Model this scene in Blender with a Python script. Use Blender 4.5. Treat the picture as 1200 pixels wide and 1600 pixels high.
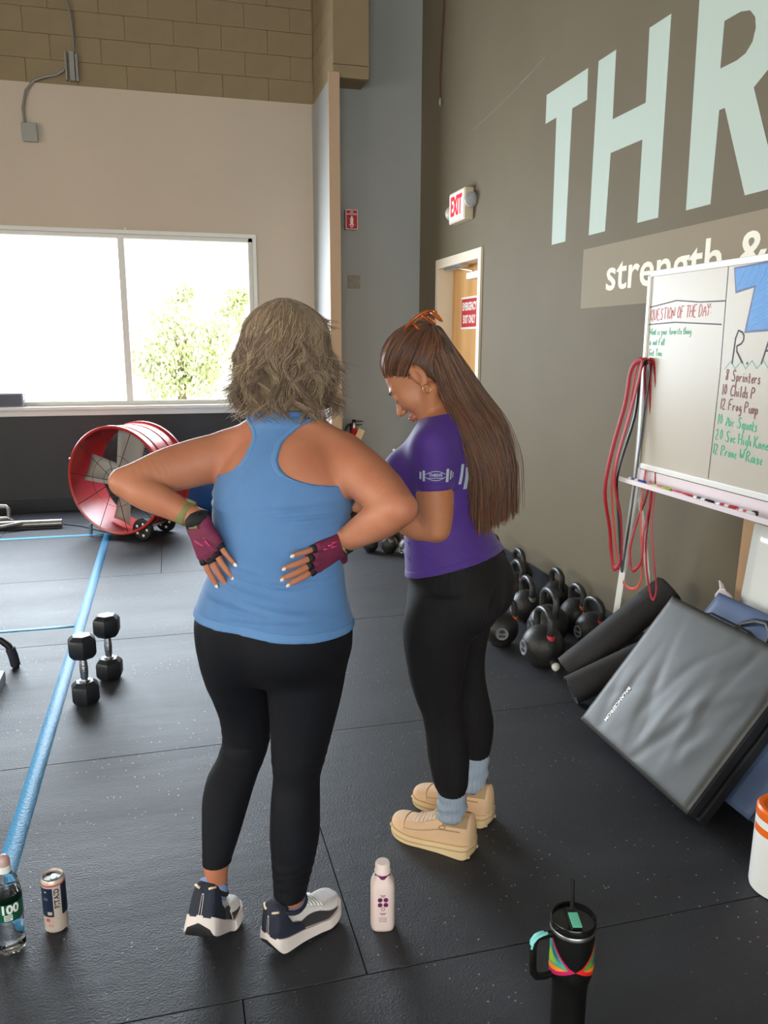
import bpy, bmesh, math, random
import numpy as np
from mathutils import Vector, Matrix, Euler

for o in list(bpy.data.objects):
    bpy.data.objects.remove(o)
SC = bpy.context.scene
COL = SC.collection
random.seed(7)
PI = math.pi

# ---------------------------------------------------------------- camera
def set_camera():
    f, yaw, pitch, roll = 1256.5, 0.26112, 0.20495, 0.0032256
    fw = Vector((math.sin(yaw) * math.cos(pitch), math.cos(yaw) * math.cos(pitch), -math.sin(pitch)))
    rt = Vector((math.cos(yaw), -math.sin(yaw), 0))
    up = rt.cross(fw)
    r2 = math.cos(roll) * rt + math.sin(roll) * up
    u2 = -math.sin(roll) * rt + math.cos(roll) * up
    cd = bpy.data.cameras.new('camera')
    cd.sensor_fit = 'VERTICAL'
    cd.sensor_height = 32.0
    cd.lens = f / 1600 * 32.0
    cd.clip_start = 0.05
    cam = bpy.data.objects.new('camera', cd)
    COL.objects.link(cam)
    m = Matrix((r2, u2, -fw)).transposed().to_4x4()
    m.translation = (0, 0, 1.5)
    cam.matrix_world = m
    SC.camera = cam
set_camera()

# ---------------------------------------------------------------- world, lights, exposure
W = bpy.data.worlds.new('overcast_sky')
SC.world = W
W.use_nodes = True
W.node_tree.nodes['Background'].inputs[0].default_value = (0.88, 0.95, 1.0, 1)
W.node_tree.nodes['Background'].inputs[1].default_value = 6.0

def area(name, loc, target, sx, sy, power, color, spread=180):
    l = bpy.data.lights.new(name, 'AREA')
    l.shape = 'RECTANGLE'
    l.size, l.size_y, l.energy, l.color = sx, sy, power, color
    l.spread = math.radians(spread)
    o = bpy.data.objects.new(name, l)
    COL.objects.link(o)
    o.location = loc
    o.rotation_euler = (Vector(target) - Vector(loc)).to_track_quat('-Z', 'Y').to_euler()
    return o
# daylight through the far window, the side windows and the shop front behind the camera
area('daylight_far_window', (-0.85, 7.62, 1.72), (-0.85, 0, 1.1), 3.2, 1.4, 330, (0.79, 0.89, 1.0))
area('daylight_side_windows', (-5.3, 1.57, 1.85), (2.2, 1.57, 1.85), 5.2, 1.7, 135, (1.0, 0.86, 0.66))
area('daylight_shop_front', (-1.0, -3.2, 2.0), (-0.6, 8, 2.2), 5.0, 2.6, 70, (1.0, 0.87, 0.72))

vs = SC.view_settings
SC.display_settings.display_device = 'sRGB'
vs.view_transform = 'Standard'
vs.look = 'None'
vs.gamma = 1
vs.use_curve_mapping = False
vs.exposure = 0.0
SC.cycles.max_bounces = 8
SC.cycles.transparent_max_bounces = 12
SC.cycles.sample_clamp_indirect = 6

# ---------------------------------------------------------------- helpers
def lin(c):
    return tuple(((v / 255) / 12.92 if v / 255 <= 0.04045 else ((v / 255 + 0.055) / 1.055) ** 2.4) for v in c)

def mat(name, rgb, rough=0.6, metal=0.0, var=0.0, vscale=8.0, bump=0.0, bscale=60.0, spec=0.5, emit=None, estr=1.0,
        trans=0.0, ior=1.45, sss=0.0, sheen=0.0, coat=0.0, stretch=None, vrgb=None):
    """Principled material: base colour with noise variation and fine noise relief."""
    m = bpy.data.materials.new(name)
    m.use_nodes = True
    nt = m.node_tree
    b = nt.nodes['Principled BSDF']
    c = lin(rgb) + (1,)
    b.inputs['Base Color'].default_value = c
    b.inputs['Roughness'].default_value = rough
    b.inputs['Metallic'].default_value = metal
    b.inputs['Specular IOR Level'].default_value = spec
    b.inputs['IOR'].default_value = ior
    b.inputs['Transmission Weight'].default_value = trans
    if sss:
        b.inputs['Subsurface Weight'].default_value = sss
        b.inputs['Subsurface Radius'].default_value = (0.012, 0.005, 0.003)
        b.inputs['Subsurface Scale'].default_value = 1.0
    if sheen:
        b.inputs['Sheen Weight'].default_value = sheen
        b.inputs['Sheen Roughness'].default_value = 0.4
    if coat:
        b.inputs['Coat Weight'].default_value = coat
    if emit:
        b.inputs['Emission Color'].default_value = lin(emit) + (1,)
        b.inputs['Emission Strength'].default_value = estr
    tc = None
    if var or bump:
        tc = nt.nodes.new('ShaderNodeTexCoord')
        mp = nt.nodes.new('ShaderNodeMapping')
        if stretch:
            mp.inputs['Scale'].default_value = stretch
        nt.links.new(tc.outputs['Object'], mp.inputs[0])
    if var:
        n = nt.nodes.new('ShaderNodeTexNoise')
        n.inputs['Scale'].default_value = vscale
        n.inputs['Detail'].default_value = 6
        nt.links.new(mp.outputs[0], n.inputs['Vector'])
        r = nt.nodes.new('ShaderNodeValToRGB')
        r.color_ramp.elements[0].position = 0.3
        r.color_ramp.elements[1].position = 0.7
        lo = lin(vrgb) if vrgb else tuple(v * (1 - var) for v in c[:3])
        hi = c[:3] if vrgb else tuple(min(1, v * (1 + var)) for v in c[:3])
        r.color_ramp.elements[0].color = lo + (1,)
        r.color_ramp.elements[1].color = hi + (1,)
        nt.links.new(n.outputs[0], r.inputs[0])
        nt.links.new(r.outputs[0], b.inputs['Base Color'])
    if bump:
        n = nt.nodes.new('ShaderNodeTexNoise')
        n.inputs['Scale'].default_value = bscale
        n.inputs['Detail'].default_value = 4
        nt.links.new(mp.outputs[0], n.inputs['Vector'])
        bp = nt.nodes.new('ShaderNodeBump')
        bp.inputs['Strength'].default_value = bump
        bp.inputs['Distance'].default_value = 0.01
        nt.links.new(n.outputs[0], bp.inputs['Height'])
        nt.links.new(bp.outputs[0], b.inputs['Normal'])
    return m

class MB:
    """collects verts and faces for one mesh"""
    def __init__(s):
        s.v, s.f = [], []
    def add(s, vs, fs):
        k = len(s.v)
        s.v += [tuple(p) for p in vs]
        s.f += [tuple(i + k for i in f) for f in fs]
        return s
    def box(s, x0, x1, y0, y1, z0, z1, M=None):
        vs = [Vector((x, y, z)) for x in (x0, x1) for y in (y0, y1) for z in (z0, z1)]
        if M: vs = [M @ p for p in vs]
        return s.add(vs, [(0, 1, 3, 2), (4, 6, 7, 5), (0, 4, 5, 1), (2, 3, 7, 6), (0, 2, 6, 4), (1, 5, 7, 3)])
    def prism(s, pts, h, M=None, z0=0.0):
        """polygon in xy (counter-clockwise) extruded along z"""
        n = len(pts)
        vs = [Vector((p[0], p[1], z0)) for p in pts] + [Vector((p[0], p[1], z0 + h)) for p in pts]
        if M: vs = [M @ p for p in vs]
        return s.add(vs, [tuple(range(n))[::-1], tuple(range(n, 2 * n))] + [(i, (i + 1) % n, n + (i + 1) % n, n + i) for i in range(n)])
    def lathe(s, prof, n=32, M=None, cap0=True, cap1=True, ang=2 * PI, closed=False):
        """profile [(r, z)] turned about z"""
        full = abs(ang - 2 * PI) < 1e-6
        m = n if full else n + 1
        vs = []
        for r, z in prof:
            for i in range(m):
                a = ang * i / n
                vs.append(Vector((r * math.cos(a), r * math.sin(a), z)))
        if M: vs = [M @ p for p in vs]
        fs = []
        K = len(prof)
        for k in range(K if closed else K - 1):
            k2 = (k + 1) % K
            for i in range(n):
                j = (i + 1) % m
                fs.append((k * m + i, k * m + j, k2 * m + j, k2 * m + i))
        if not closed:
            if cap0: fs.append(tuple(range(m))[::-1])
            if cap1: fs.append(tuple((K - 1) * m + i for i in range(m)))
        return s.add(vs, fs)
    def tube(s, path, r, n=10, closed=False, M=None, flat=1.0, up=None):
        """tube along points; r number or list; flat squashes the section"""
        P = [Vector(p) for p in path]
        K = len(P)
        R = r if isinstance(r, (list, tuple)) else [r] * K
        vs = []
        prev = None
        for k in range(K):
            if closed: t = P[(k + 1) % K] - P[k - 1]
            else: t = P[min(k + 1, K - 1)] - P[max(k - 1, 0)]
            t.normalize()
            if prev is None:
                a = Vector(up) if up else (Vector((0, 0, 1)) if abs(t.z) < 0.9 else Vector((1, 0, 0)))
            else: a = prev
            nrm = (a - t * a.dot(t))
            if nrm.length < 1e-6: nrm = t.orthogonal()
            nrm.normalize()
            prev = nrm
            bn = t.cross(nrm)
            for i in range(n):
                an = 2 * PI * i / n
                vs.append(P[k] + nrm * (R[k] * math.cos(an) * flat) + bn * (R[k] * math.sin(an)))
        if M: vs = [M @ p for p in vs]
        fs = []
        for k in range(K if closed else K - 1):
            k2 = (k + 1) % K
            for i in range(n):
                j = (i + 1) % n
                fs.append((k * n + i, k * n + j, k2 * n + j, k2 * n + i))
        if not closed:
            fs.append(tuple(range(n))[::-1])
            fs.append(tuple((K - 1) * n + i for i in range(n)))
        return s.add(vs, fs)
    def grid(s, fn, nu, nv):
        """fn(u, v) -> point for u, v in 0..1"""
        vs = [fn(i / nu, j / nv) for j in range(nv + 1) for i in range(nu + 1)]
        return s.add(vs, [(j * (nu + 1) + i, j * (nu + 1) + i + 1, (j + 1) * (nu + 1) + i + 1, (j + 1) * (nu + 1) + i)
                          for j in range(nv) for i in range(nu)])
    def mesh(s, name, smooth=None, bevel=0, seg=2, fix=True):
        me = bpy.data.meshes.new(name)
        me.from_pydata(s.v, [], s.f)
        bm = bmesh.new()
        bm.from_mesh(me)
        if fix: bmesh.ops.recalc_face_normals(bm, faces=bm.faces)
        if bevel:
            es = [e for e in bm.edges if len(e.link_faces) == 2 and e.calc_face_angle(0) > 0.6]
            bmesh.ops.bevel(bm, geom=es, offset=bevel, segments=seg, profile=0.6, affect='EDGES')
        bm.to_mesh(me)
        bm.free()
        if smooth is not None:
            me.polygons.foreach_set('use_smooth', [True] * len(me.polygons))
            if smooth < PI: me.set_sharp_from_angle(angle=smooth)
        return me

def link(name, me, m=None, parent=None, loc=None, world=False):
    o = bpy.data.objects.new(name, me)
    COL.objects.link(o)
    if m is not None and me is not None:
        if not len(me.materials): me.materials.append(m)
    if parent is not None:
        o.parent = parent
        if world: o.location = tuple(-c for c in total(parent))
    if loc: o.location = loc
    return o

def total(o):
    v = Vector((0, 0, 0))
    while o is not None:
        v += o.location
        o = o.parent
    return v

def part(name, mb, m, parent, smooth=0.7, bevel=0, seg=2, world=False, loc=None, label=None, stuff=False):
    me = mb.mesh(name, smooth, bevel, seg) if isinstance(mb, MB) else mb
    o = link(name, me, m, parent, loc, world)
    if label: o['label'] = label
    if stuff: o['kind'] = 'stuff'
    return o

def thing(name, label, cat, loc=(0, 0, 0), rot=(0, 0, 0), group=None):
    o = bpy.data.objects.new(name, None)
    COL.objects.link(o)
    o.empty_display_size = 0.05
    o.location = loc
    o.rotation_euler = rot
    tag(o, label, cat, group)
    return o

def tag(o, label, cat, group=None):
    o['label'], o['category'] = label, cat
    if group: o['group'] = group
    return o

def struct(name, mb, m, parent=None, smooth=0.6, bevel=0, label=None):
    o = part(name, mb, m, parent, smooth, bevel)
    if parent is None: o['kind'] = 'structure'
    if label: o['label'] = label
    return o

def copy_tree(o, parent=None):
    c = o.copy()
    COL.objects.link(c)
    if parent is not None: c.parent = parent
    for ch in list(o.children): copy_tree(ch, c)
    return c

def text_mesh(txt, size, depth=0.0006, bold=0.0, align='CENTER', sx=1.0, space=1.0, res=3):
    cu = bpy.data.curves.new('lettering', 'FONT')
    cu.body = txt
    cu.size = size
    cu.extrude = depth / 2
    cu.offset = bold
    cu.align_x = align
    cu.align_y = 'CENTER'
    cu.space_character = space
    cu.resolution_u = res
    o = bpy.data.objects.new('lettering', cu)
    COL.objects.link(o)
    dg = bpy.context.evaluated_depsgraph_get()
    dg.update()
    me = bpy.data.meshes.new_from_object(o.evaluated_get(dg))
    me.materials.clear()
    bpy.data.objects.remove(o)
    bpy.data.curves.remove(cu)
    if sx != 1.0:
        for v in me.vertices: v.co.x *= sx
    return me

def wrap(me, r, a0=0.0, z0=0.0, turn=0.0, taper=None):
    """bend a flat mesh (x right, y up) round a vertical cylinder; a0 = azimuth of its centre"""
    c, s = math.cos(turn), math.sin(turn)
    for v in me.vertices:
        x, y, d = v.co.x * c - v.co.y * s, v.co.x * s + v.co.y * c, v.co.z
        rr = (taper(z0 + y) if taper else r) + d + 0.0003
        a = a0 + x / (taper(z0 + y) if taper else r)
        v.co = (rr * math.cos(a), rr * math.sin(a), z0 + y)
    return me

def curved_patch(r, a0, a1, z0, z1, t=0.0005, n=12, taper=None, nz=1):
    b = MB()
    R = lambda z: (taper(z) if taper else r)
    b.grid(lambda u, v: ((R(z0 + (z1 - z0) * v) + t) * math.cos(a0 + (a1 - a0) * u), (R(z0 + (z1 - z0) * v) + t) * math.sin(a0 + (a1 - a0) * u), z0 + (z1 - z0) * v), n, nz)
    return b

# simple one-stroke hand lettering: glyph -> list of strokes in a 0..1 x 0..1 box
GL = {
 'A': [[(0, 0), (.45, 1), (.9, 0)], [(.18, .38), (.74, .38)]], 'B': [[(0, 0), (0, 1), (.6, .9), (.6, .6), (0, .52), (.7, .4), (.65, .08), (0, 0)]],
 'C': [[(.8, .85), (.4, 1), (.05, .6), (.1, .2), (.45, 0), (.8, .15)]], 'D': [[(0, 0), (0, 1), (.5, .95), (.8, .5), (.5, .05), (0, 0)]],
 'E': [[(.7, 1), (0, 1), (0, 0), (.7, 0)], [(0, .5), (.55, .5)]], 'F': [[(.7, 1), (0, 1), (0, 0)], [(0, .55), (.5, .55)]],
 'G': [[(.8, .85), (.4, 1), (.05, .5), (.4, 0), (.8, .15), (.8, .45), (.5, .45)]], 'H': [[(0, 0), (0, 1)], [(.7, 0), (.7, 1)], [(0, .5), (.7, .5)]],
 'I': [[(.2, 0), (.2, 1)]], 'K': [[(0, 0), (0, 1)], [(.65, 1), (0, .45), (.7, 0)]], 'N': [[(0, 0), (0, 1), (.7, 0), (.7, 1)]],
 'O': [[(.4, 1), (.05, .6), (.1, .2), (.4, 0), (.75, .3), (.7, .8), (.4, 1)]], 'P': [[(0, 0), (0, 1), (.6, .92), (.65, .6), (0, .48)]],
 'Q': [[(.4, 1), (.05, .6), (.1, .2), (.4, 0), (.75, .3), (.7, .8), (.4, 1)], [(.5, .25), (.85, -.1)]],
 'R': [[(0, 0), (.02, 1), (.6, .92), (.62, .62), (.05, .5), (.75, 0)]], 'S': [[(.7, .88), (.35, 1), (.08, .75), (.6, .4), (.6, .1), (.3, 0), (0, .12)]],
 'T': [[(.4, 0), (.4, 1)], [(0, 1), (.85, 1)]], 'U': [[(0, 1), (.05, .2), (.35, 0), (.65, .2), (.7, 1)]], 'W': [[(0, 1), (.2, 0), (.45, .7), (.7, 0), (.95, 1)]],
 'Y': [[(0, 1), (.4, .5), (.8, 1)], [(.4, .5), (.35, 0)]], 'L': [[(0, 1), (0, 0), (.65, 0)]], 'V': [[(0, 1), (.35, 0), (.7, 1)]], 'M': [[(0, 0), (.1, 1), (.4, .3), (.7, 1), (.85, 0)]],
 'Z': [[(0, 1), (.7, 1), (0, 0), (.7, 0)]],
 '0': [[(.35, 1), (.05, .5), (.35, 0), (.65, .5), (.35, 1)]], '1': [[(.25, 0), (.25, 1)]], '2': [[(.05, .8), (.35, 1), (.6, .75), (0, 0), (.7, .02)]],
 '8': [[(.6, .9), (.3, 1), (.1, .75), (.6, .3), (.4, 0), (.1, .2), (.35, .5), (.6, .75), (.6, .9)]], ':': [[(.1, .2), (.1, .26)], [(.1, .62), (.1, .68)]],
 '.': [[(.05, 0), (.1, .05)]], ' ': [],
 'a': [[(.5, .45), (.2, .5), (.02, .2), (.2, 0), (.5, .2), (.5, .5), (.55, 0)]], 'c': [[(.5, .42), (.2, .5), (.02, .25), (.2, 0), (.5, .1)]],
 'd': [[(.5, .4), (.2, .5), (.02, .2), (.25, 0), (.5, .2)], [(.5, 1), (.5, 0)]], 'e': [[(.02, .25), (.5, .28), (.3, .5), (.05, .3), (.2, 0), (.5, .08)]],
 'f': [[(.5, .95), (.25, .9), (.22, 0)], [(.05, .5), (.45, .5)]], 'g': [[(.5, .45), (.2, .5), (.05, .2), (.3, .05), (.5, .4), (.5, -.3), (.1, -.35)]],
 'h': [[(0, 1), (0, 0)], [(0, .3), (.3, .5), (.45, .3), (.45, 0)]], 'i': [[(.1, .5), (.1, 0)], [(.1, .7), (.1, .74)]], 'l': [[(.1, 1), (.1, 0)]],
 'm': [[(0, .5), (0, 0)], [(0, .35), (.2, .5), (.3, .35), (.3, 0)], [(.3, .35), (.5, .5), (.62, .3), (.62, 0)]],
 'n': [[(0, .5), (0, 0)], [(0, .3), (.25, .5), (.42, .3), (.42, 0)]], 'o': [[(.25, .5), (.02, .25), (.25, 0), (.48, .25), (.25, .5)]],
 'p': [[(0, .5), (0, -.4)], [(0, .4), (.3, .5), (.45, .25), (.25, 0), (0, .1)]], 'q': [[(.45, .4), (.2, .5), (.02, .2), (.25, 0), (.45, .3)], [(.45, .5), (.45, -.4)]],
 'r': [[(0, .5), (0, 0)], [(0, .3), (.2, .48), (.4, .45)]], 's': [[(.4, .45), (.15, .5), (.1, .32), (.4, .18), (.3, 0), (.02, .05)]],
 't': [[(.2, .85), (.2, .05), (.4, 0)], [(0, .5), (.4, .5)]], 'u': [[(0, .5), (.05, .08), (.3, .02), (.42, .2)], [(.42, .5), (.45, 0)]],
 'v': [[(0, .5), (.2, 0), (.4, .5)]], 'w': [[(0, .5), (.15, 0), (.3, .4), (.45, 0), (.6, .5)]], 'y': [[(0, .5), (.2, .05)], [(.42, .5), (.1, -.4)]], 'k': [[(0, 1), (0, 0)], [(.4, .5), (0, .22), (.42, 0)]],
}
def handwriting(txt, h, w=0.0035, sx=0.75, jit=0.02, slope=0.0, shear=0.05):
    """ribbons in the xy plane starting at the origin, thickness toward +z"""
    b = MB()
    x = 0.0
    for ch in txt:
        g = GL.get(ch, [])
        wd = 0.45 if ch in ' .:1Iil' else (0.62 if ch.islower() else 0.9)
        for st in g:
            pts = []
            for (px, py) in st:
                X = x + (px + random.uniform(-jit, jit)) * h * sx + shear * py * h
                Y = (py + random.uniform(-jit, jit)) * h + slope * x
                pts.append(Vector((X, Y, 0.0006)))
            if len(pts) > 2:   # smooth corners a little
                q = [pts[0]]
                for i in range(len(pts) - 1):
                    a, c = pts[i], pts[i + 1]
                    q += [a.lerp(c, 0.25), a.lerp(c, 0.75)]
                q.append(pts[-1])
                pts = q
            b.tube(pts, w * .75, 4, flat=0.2, up=(0, 0, 1))
        x += wd * h * sx * 1.12
    return b
# ---------------------------------------------------------------- materials of the setting
def rubber_material():
    m = bpy.data.materials.new('flecked_rubber')
    m.use_nodes = True
    nt = m.node_tree
    N, L = nt.nodes.new, nt.links.new
    b = nt.nodes['Principled BSDF']
    b.inputs['Roughness'].default_value = 0.44
    b.inputs['Specular IOR Level'].default_value = 0.55
    g = N('ShaderNodeNewGeometry')
    n1 = N('ShaderNodeTexNoise'); n1.inputs['Scale'].default_value = 1.7; n1.inputs['Detail'].default_value = 8
    mp = N('ShaderNodeMapping'); mp.inputs['Scale'].default_value = (0.6, 2.2, 1)
    L(g.outputs['Position'], mp.inputs[0]); L(mp.outputs[0], n1.inputs['Vector'])
    r = N('ShaderNodeValToRGB')
    r.color_ramp.elements[0].position, r.color_ramp.elements[1].position = 0.35, 0.75
    r.color_ramp.elements[0].color = lin((36, 37, 41)) + (1,)
    r.color_ramp.elements[1].color = lin((50, 52, 57)) + (1,)
    L(n1.outputs[0], r.inputs[0])
    # white rubber flecks, more of them on the newer mats at the right
    v = N('ShaderNodeTexVoronoi'); v.inputs['Scale'].default_value = 95
    L(g.outputs['Position'], v.inputs['Vector'])
    lt = N('ShaderNodeMath'); lt.operation = 'LESS_THAN'; lt.inputs[1].default_value = 0.26
    L(v.outputs['Distance'], lt.inputs[0])
    sx = N('ShaderNodeSeparateColor'); L(v.outputs['Color'], sx.inputs[0])
    gt = N('ShaderNodeMath'); gt.operation = 'GREATER_THAN'; gt.inputs[1].default_value = 0.945
    L(sx.outputs[0], gt.inputs[0])
    mu = N('ShaderNodeMath'); mu.operation = 'MULTIPLY'; L(lt.outputs[0], mu.inputs[0]); L(gt.outputs[0], mu.inputs[1])
    mk = N('ShaderNodeTexNoise'); mk.inputs['Scale'].default_value = 2.5; L(g.outputs['Position'], mk.inputs['Vector'])
    mr = N('ShaderNodeMapRange'); mr.inputs['From Min'].default_value = 0.4; mr.inputs['From Max'].default_value = 0.7; mr.inputs['To Max'].default_value = 0.75
    L(mk.outputs[0], mr.inputs['Value'])
    m2 = N('ShaderNodeMath'); m2.operation = 'MULTIPLY'; L(mu.outputs[0], m2.inputs[0]); L(mr.outputs[0], m2.inputs[1])
    mix = N('ShaderNodeMix'); mix.data_type = 'RGBA'
    L(m2.outputs[0], mix.inputs['Factor']); L(r.outputs[0], mix.inputs['A']); mix.inputs['B'].default_value = lin((190, 188, 182)) + (1,)
    L(mix.outputs['Result'], b.inputs['Base Color'])
    n2 = N('ShaderNodeTexNoise'); n2.inputs['Scale'].default_value = 160; n2.inputs['Detail'].default_value = 3
    L(g.outputs['Position'], n2.inputs['Vector'])
    n3 = N('ShaderNodeTexNoise'); n3.inputs['Scale'].default_value = 7; n3.inputs['Detail'].default_value = 5
    L(mp.outputs[0], n3.inputs['Vector'])
    ad = N('ShaderNodeMath'); ad.operation = 'MULTIPLY_ADD'; ad.inputs[1].default_value = 1.2; L(n3.outputs[0], ad.inputs[0]); L(n2.outputs[0], ad.inputs[2])
    bp = N('ShaderNodeBump'); bp.inputs['Strength'].default_value = 0.35; bp.inputs['Distance'].default_value = 0.006
    L(ad.outputs[0], bp.inputs['Height']); L(bp.outputs[0], b.inputs['Normal'])
    rr = N('ShaderNodeMapRange'); rr.inputs['To Min'].default_value = 0.50; rr.inputs['To Max'].default_value = 0.66
    L(n1.outputs[0], rr.inputs['Value']); L(rr.outputs[0], b.inputs['Roughness'])
    return m

def glass_material(name='window_glass', tint=(0.97, 0.99, 0.98)):
    m = bpy.data.materials.new(name)
    m.use_nodes = True
    nt = m.node_tree
    for n in list(nt.nodes):
        if n.type != 'OUTPUT_MATERIAL': nt.nodes.remove(n)
    out = nt.nodes['Material Output']
    t = nt.nodes.new('ShaderNodeBsdfTransparent'); t.inputs[0].default_value = tint + (1,)
    g = nt.nodes.new('ShaderNodeBsdfGlossy'); g.inputs['Roughness'].default_value = 0.02
    f = nt.nodes.new('ShaderNodeFresnel'); f.inputs[0].default_value = 1.3
    mx = nt.nodes.new('ShaderNodeMixShader')
    nt.links.new(f.outputs[0], mx.inputs[0]); nt.links.new(t.outputs[0], mx.inputs[1]); nt.links.new(g.outputs[0], mx.inputs[2])
    nt.links.new(mx.outputs[0], out.inputs[0])
    return m

M_rubber = rubber_material()
M_glass = glass_material()
M_beige = mat('beige_drywall_paint', (201, 184, 164), 0.75, var=0.03, vscale=1.2, bump=0.03, bscale=120)
M_block = mat('tan_block_paint', (146, 127, 98), 0.85, var=0.08, vscale=3, bump=0.25, bscale=70)
M_mortar = mat('tan_mortar', (138, 120, 92), 0.9)
M_char = mat('charcoal_wall_paint', (108, 98, 80), 0.7, spec=0.2, var=0.05, vscale=1.5, bump=0.04, bscale=60)
M_wains = mat('dark_lower_wall_paint', (48, 47, 47), 0.5, var=0.06, vscale=2)
M_bluegrey = mat('blue_grey_paint', (158, 158, 154), 0.6, var=0.03, vscale=2, bump=0.03, bscale=90)
M_trim = mat('tan_trim_paint', (190, 160, 132), 0.6)
M_white = mat('white_frame_paint', (226, 224, 216), 0.4)
M_ceil = mat('ceiling_deck', (120, 118, 112), 0.8)
M_letter = mat('pale_wall_lettering', (180, 191, 180), 0.65, spec=0.25)
M_band = mat('taupe_wall_band', (142, 129, 108), 0.7, spec=0.2)
M_text = mat('cream_wall_text', (236, 230, 214), 0.7, spec=0.2)
M_black = mat('black_plastic', (22, 22, 23), 0.45)
M_base = mat('black_baseboard_vinyl', (30, 32, 36), 0.35)
M_wood = mat('oak_door_veneer', (228, 176, 110), 0.45, var=0.12, vscale=5, stretch=(1, 1, 0.12), vrgb=(196, 142, 80))
M_steel = mat('brushed_steel', (190, 190, 188), 0.3, metal=1.0)
M_red = mat('sign_red', (196, 26, 32), 0.45)
M_signwhite = mat('sign_white', (238, 236, 228), 0.45)
M_tape = mat('blue_floor_tape', (56, 140, 186), 0.5, var=0.12, vscale=60, bump=0.3, bscale=90)
M_conduit = mat('galvanised_conduit', (150, 148, 142), 0.5, metal=0.6)
M_dark_join = mat('dark_underlay', (14, 14, 15), 0.8)

XR, YF, YB = 2.24, 7.754, 7.172     # right wall, far wall, blue-grey wall beside it
XL, YN, ZC = -5.6, -3.6, 4.75

# ---------------------------------------------------------------- floor of loose rubber mats
b = MB(); b.box(XL, XR, YN, YF, -0.06, -0.012)
floor = struct('floor', b, M_dark_join)
mat_me = {}
def rubber_tile(x0, x1, y0, y1):
    x0, x1, y0, y1 = max(x0, XL), min(x1, XR), max(y0, YN), min(y1, YF)
    if x1 - x0 < 0.05 or y1 - y0 < 0.05: return
    g = 0.0013
    b = MB(); b.box(x0 + g, x1 - g, y0 + g, y1 - g, -0.012, -random.uniform(0, 0.0006))
    part('rubber_mat', b, M_rubber, floor, None, 0.0012, 1)
rows = [(-3.24, 0.3), (-2.02, -0.4), (-0.8, 0.9), (0.42, 0.1), (1.64, 0.40), (2.90, -0.53), (4.17, 0.62), (5.39, -0.1), (6.61, 0.5), (7.83, 0)]
for i in range(len(rows)):
    y0 = rows[i][0]
    y1 = rows[i + 1][0] if i + 1 < len(rows) else YF
    x = rows[i][1] - 4 * 1.83
    while x < XR:
        wdt = 3.66 if (y0 == 2.90 and x > -0.6) else 1.83
        rubber_tile(x, x + wdt, y0, y1)
        x += wdt
rubber_tile(-5.6, 2.24, -3.6, -3.24)

# ---------------------------------------------------------------- far wall with window
WX0, WX1, WZ0, WZ1 = -2.62, 0.82, 0.955, 2.45
b = MB()
b.box(XL, WX0, YF, YF + 0.2, 0.9, 3.62)
b.box(WX1, 1.41, YF, YF + 0.2, 0.9, 3.62)
b.box(WX0, WX1, YF, YF + 0.2, WZ1, 3.62)
wall_far = struct('wall_far', b, M_beige, smooth=None)
b = MB(); b.box(XL, XR, YF + 0.005, YF + 0.2, 0, 0.9)
part('lower_wall', b, M_wains, wall_far, None, label='dark painted lower wall')
b = MB(); b.box(XL, XR, YF - 0.012, YF + 0.004, 0.0, 0.11)
struct('baseboard_far', b, M_base)
# block courses above the drywall
b = MB(); b.box(XL, XR, YF + 0.06, YF + 0.2, 3.62, ZC)
part('block_backing', b, M_mortar, wall_far, None)
bl = MB(); bl.box(0.0012, 0.3988, 0, 0.05, 0.0012, 0.1928)
blk = bl.mesh('concrete_block', 0.5, 0.002, 1)
blk.materials.append(M_block)
for k in range(6):
    x = 1.40 - 0.4 * 8 - (0.2 if k % 2 else 0)
    while x < 1.39:
        o = link('concrete_block', blk, None, wall_far, (x, YF + 0.012 + random.uniform(0, .003), 3.615 + 0.194 * k))
        if x + 0.4 > 1.41: o.scale.x = (1.40 - x) / 0.4
        x += 0.4
# window: frame, mullions, panes, ledge
b = MB()
fy0, fy1 = YF + 0.03, YF + 0.11
b.box(WX0, WX1, fy0, fy1, WZ1 - 0.035, WZ1); b.box(WX0, WX1, fy0, fy1, WZ0, WZ0 + 0.035)
b.box(WX0, WX0 + 0.04, fy0, fy1, WZ0, WZ1); b.box(WX1 - 0.04, WX1, fy0, fy1, WZ0, WZ1)
win = struct('window_1', b, M_white, bevel=0.003)
for mx in (-0.335, -1.475):
    b = MB(); b.box(mx - 0.028, mx + 0.028, fy0, fy1, WZ0 + 0.03, WZ1 - 0.03)
    part('mullion', b, M_white, win, None, 0.003)
for x0, x1 in ((-2.585, -1.5), (-1.45, -0.36), (-0.31, 0.785)):
    b = MB(); b.box(x0, x1, YF + 0.066, YF + 0.072, WZ0 + 0.03, WZ1 - 0.03)
    part('window_pane', b, M_glass, win, None)
b = MB()
b.box(WX0 - 0.03, WX1 + 0.03, YF - 0.012, YF + 0.002, WZ1 - 0.002, WZ1 + 0.032)
b.box(WX1 - 0.002, WX1 + 0.03, YF - 0.012, YF + 0.002, WZ0, WZ1); b.box(WX0 - 0.03, WX0 + 0.002, YF - 0.012, YF + 0.002, WZ0, WZ1)
part('window_casing', b, M_white, win, None, 0.003)
b = MB(); b.box(XL, 1.36, YF - 0.11, YF + 0.11, 0.925, 0.955); b.box(XL, 1.36, YF - 0.03, YF + 0.002, 0.868, 0.925)
part('window_ledge', b, M_white, win, None, 0.004)

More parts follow.
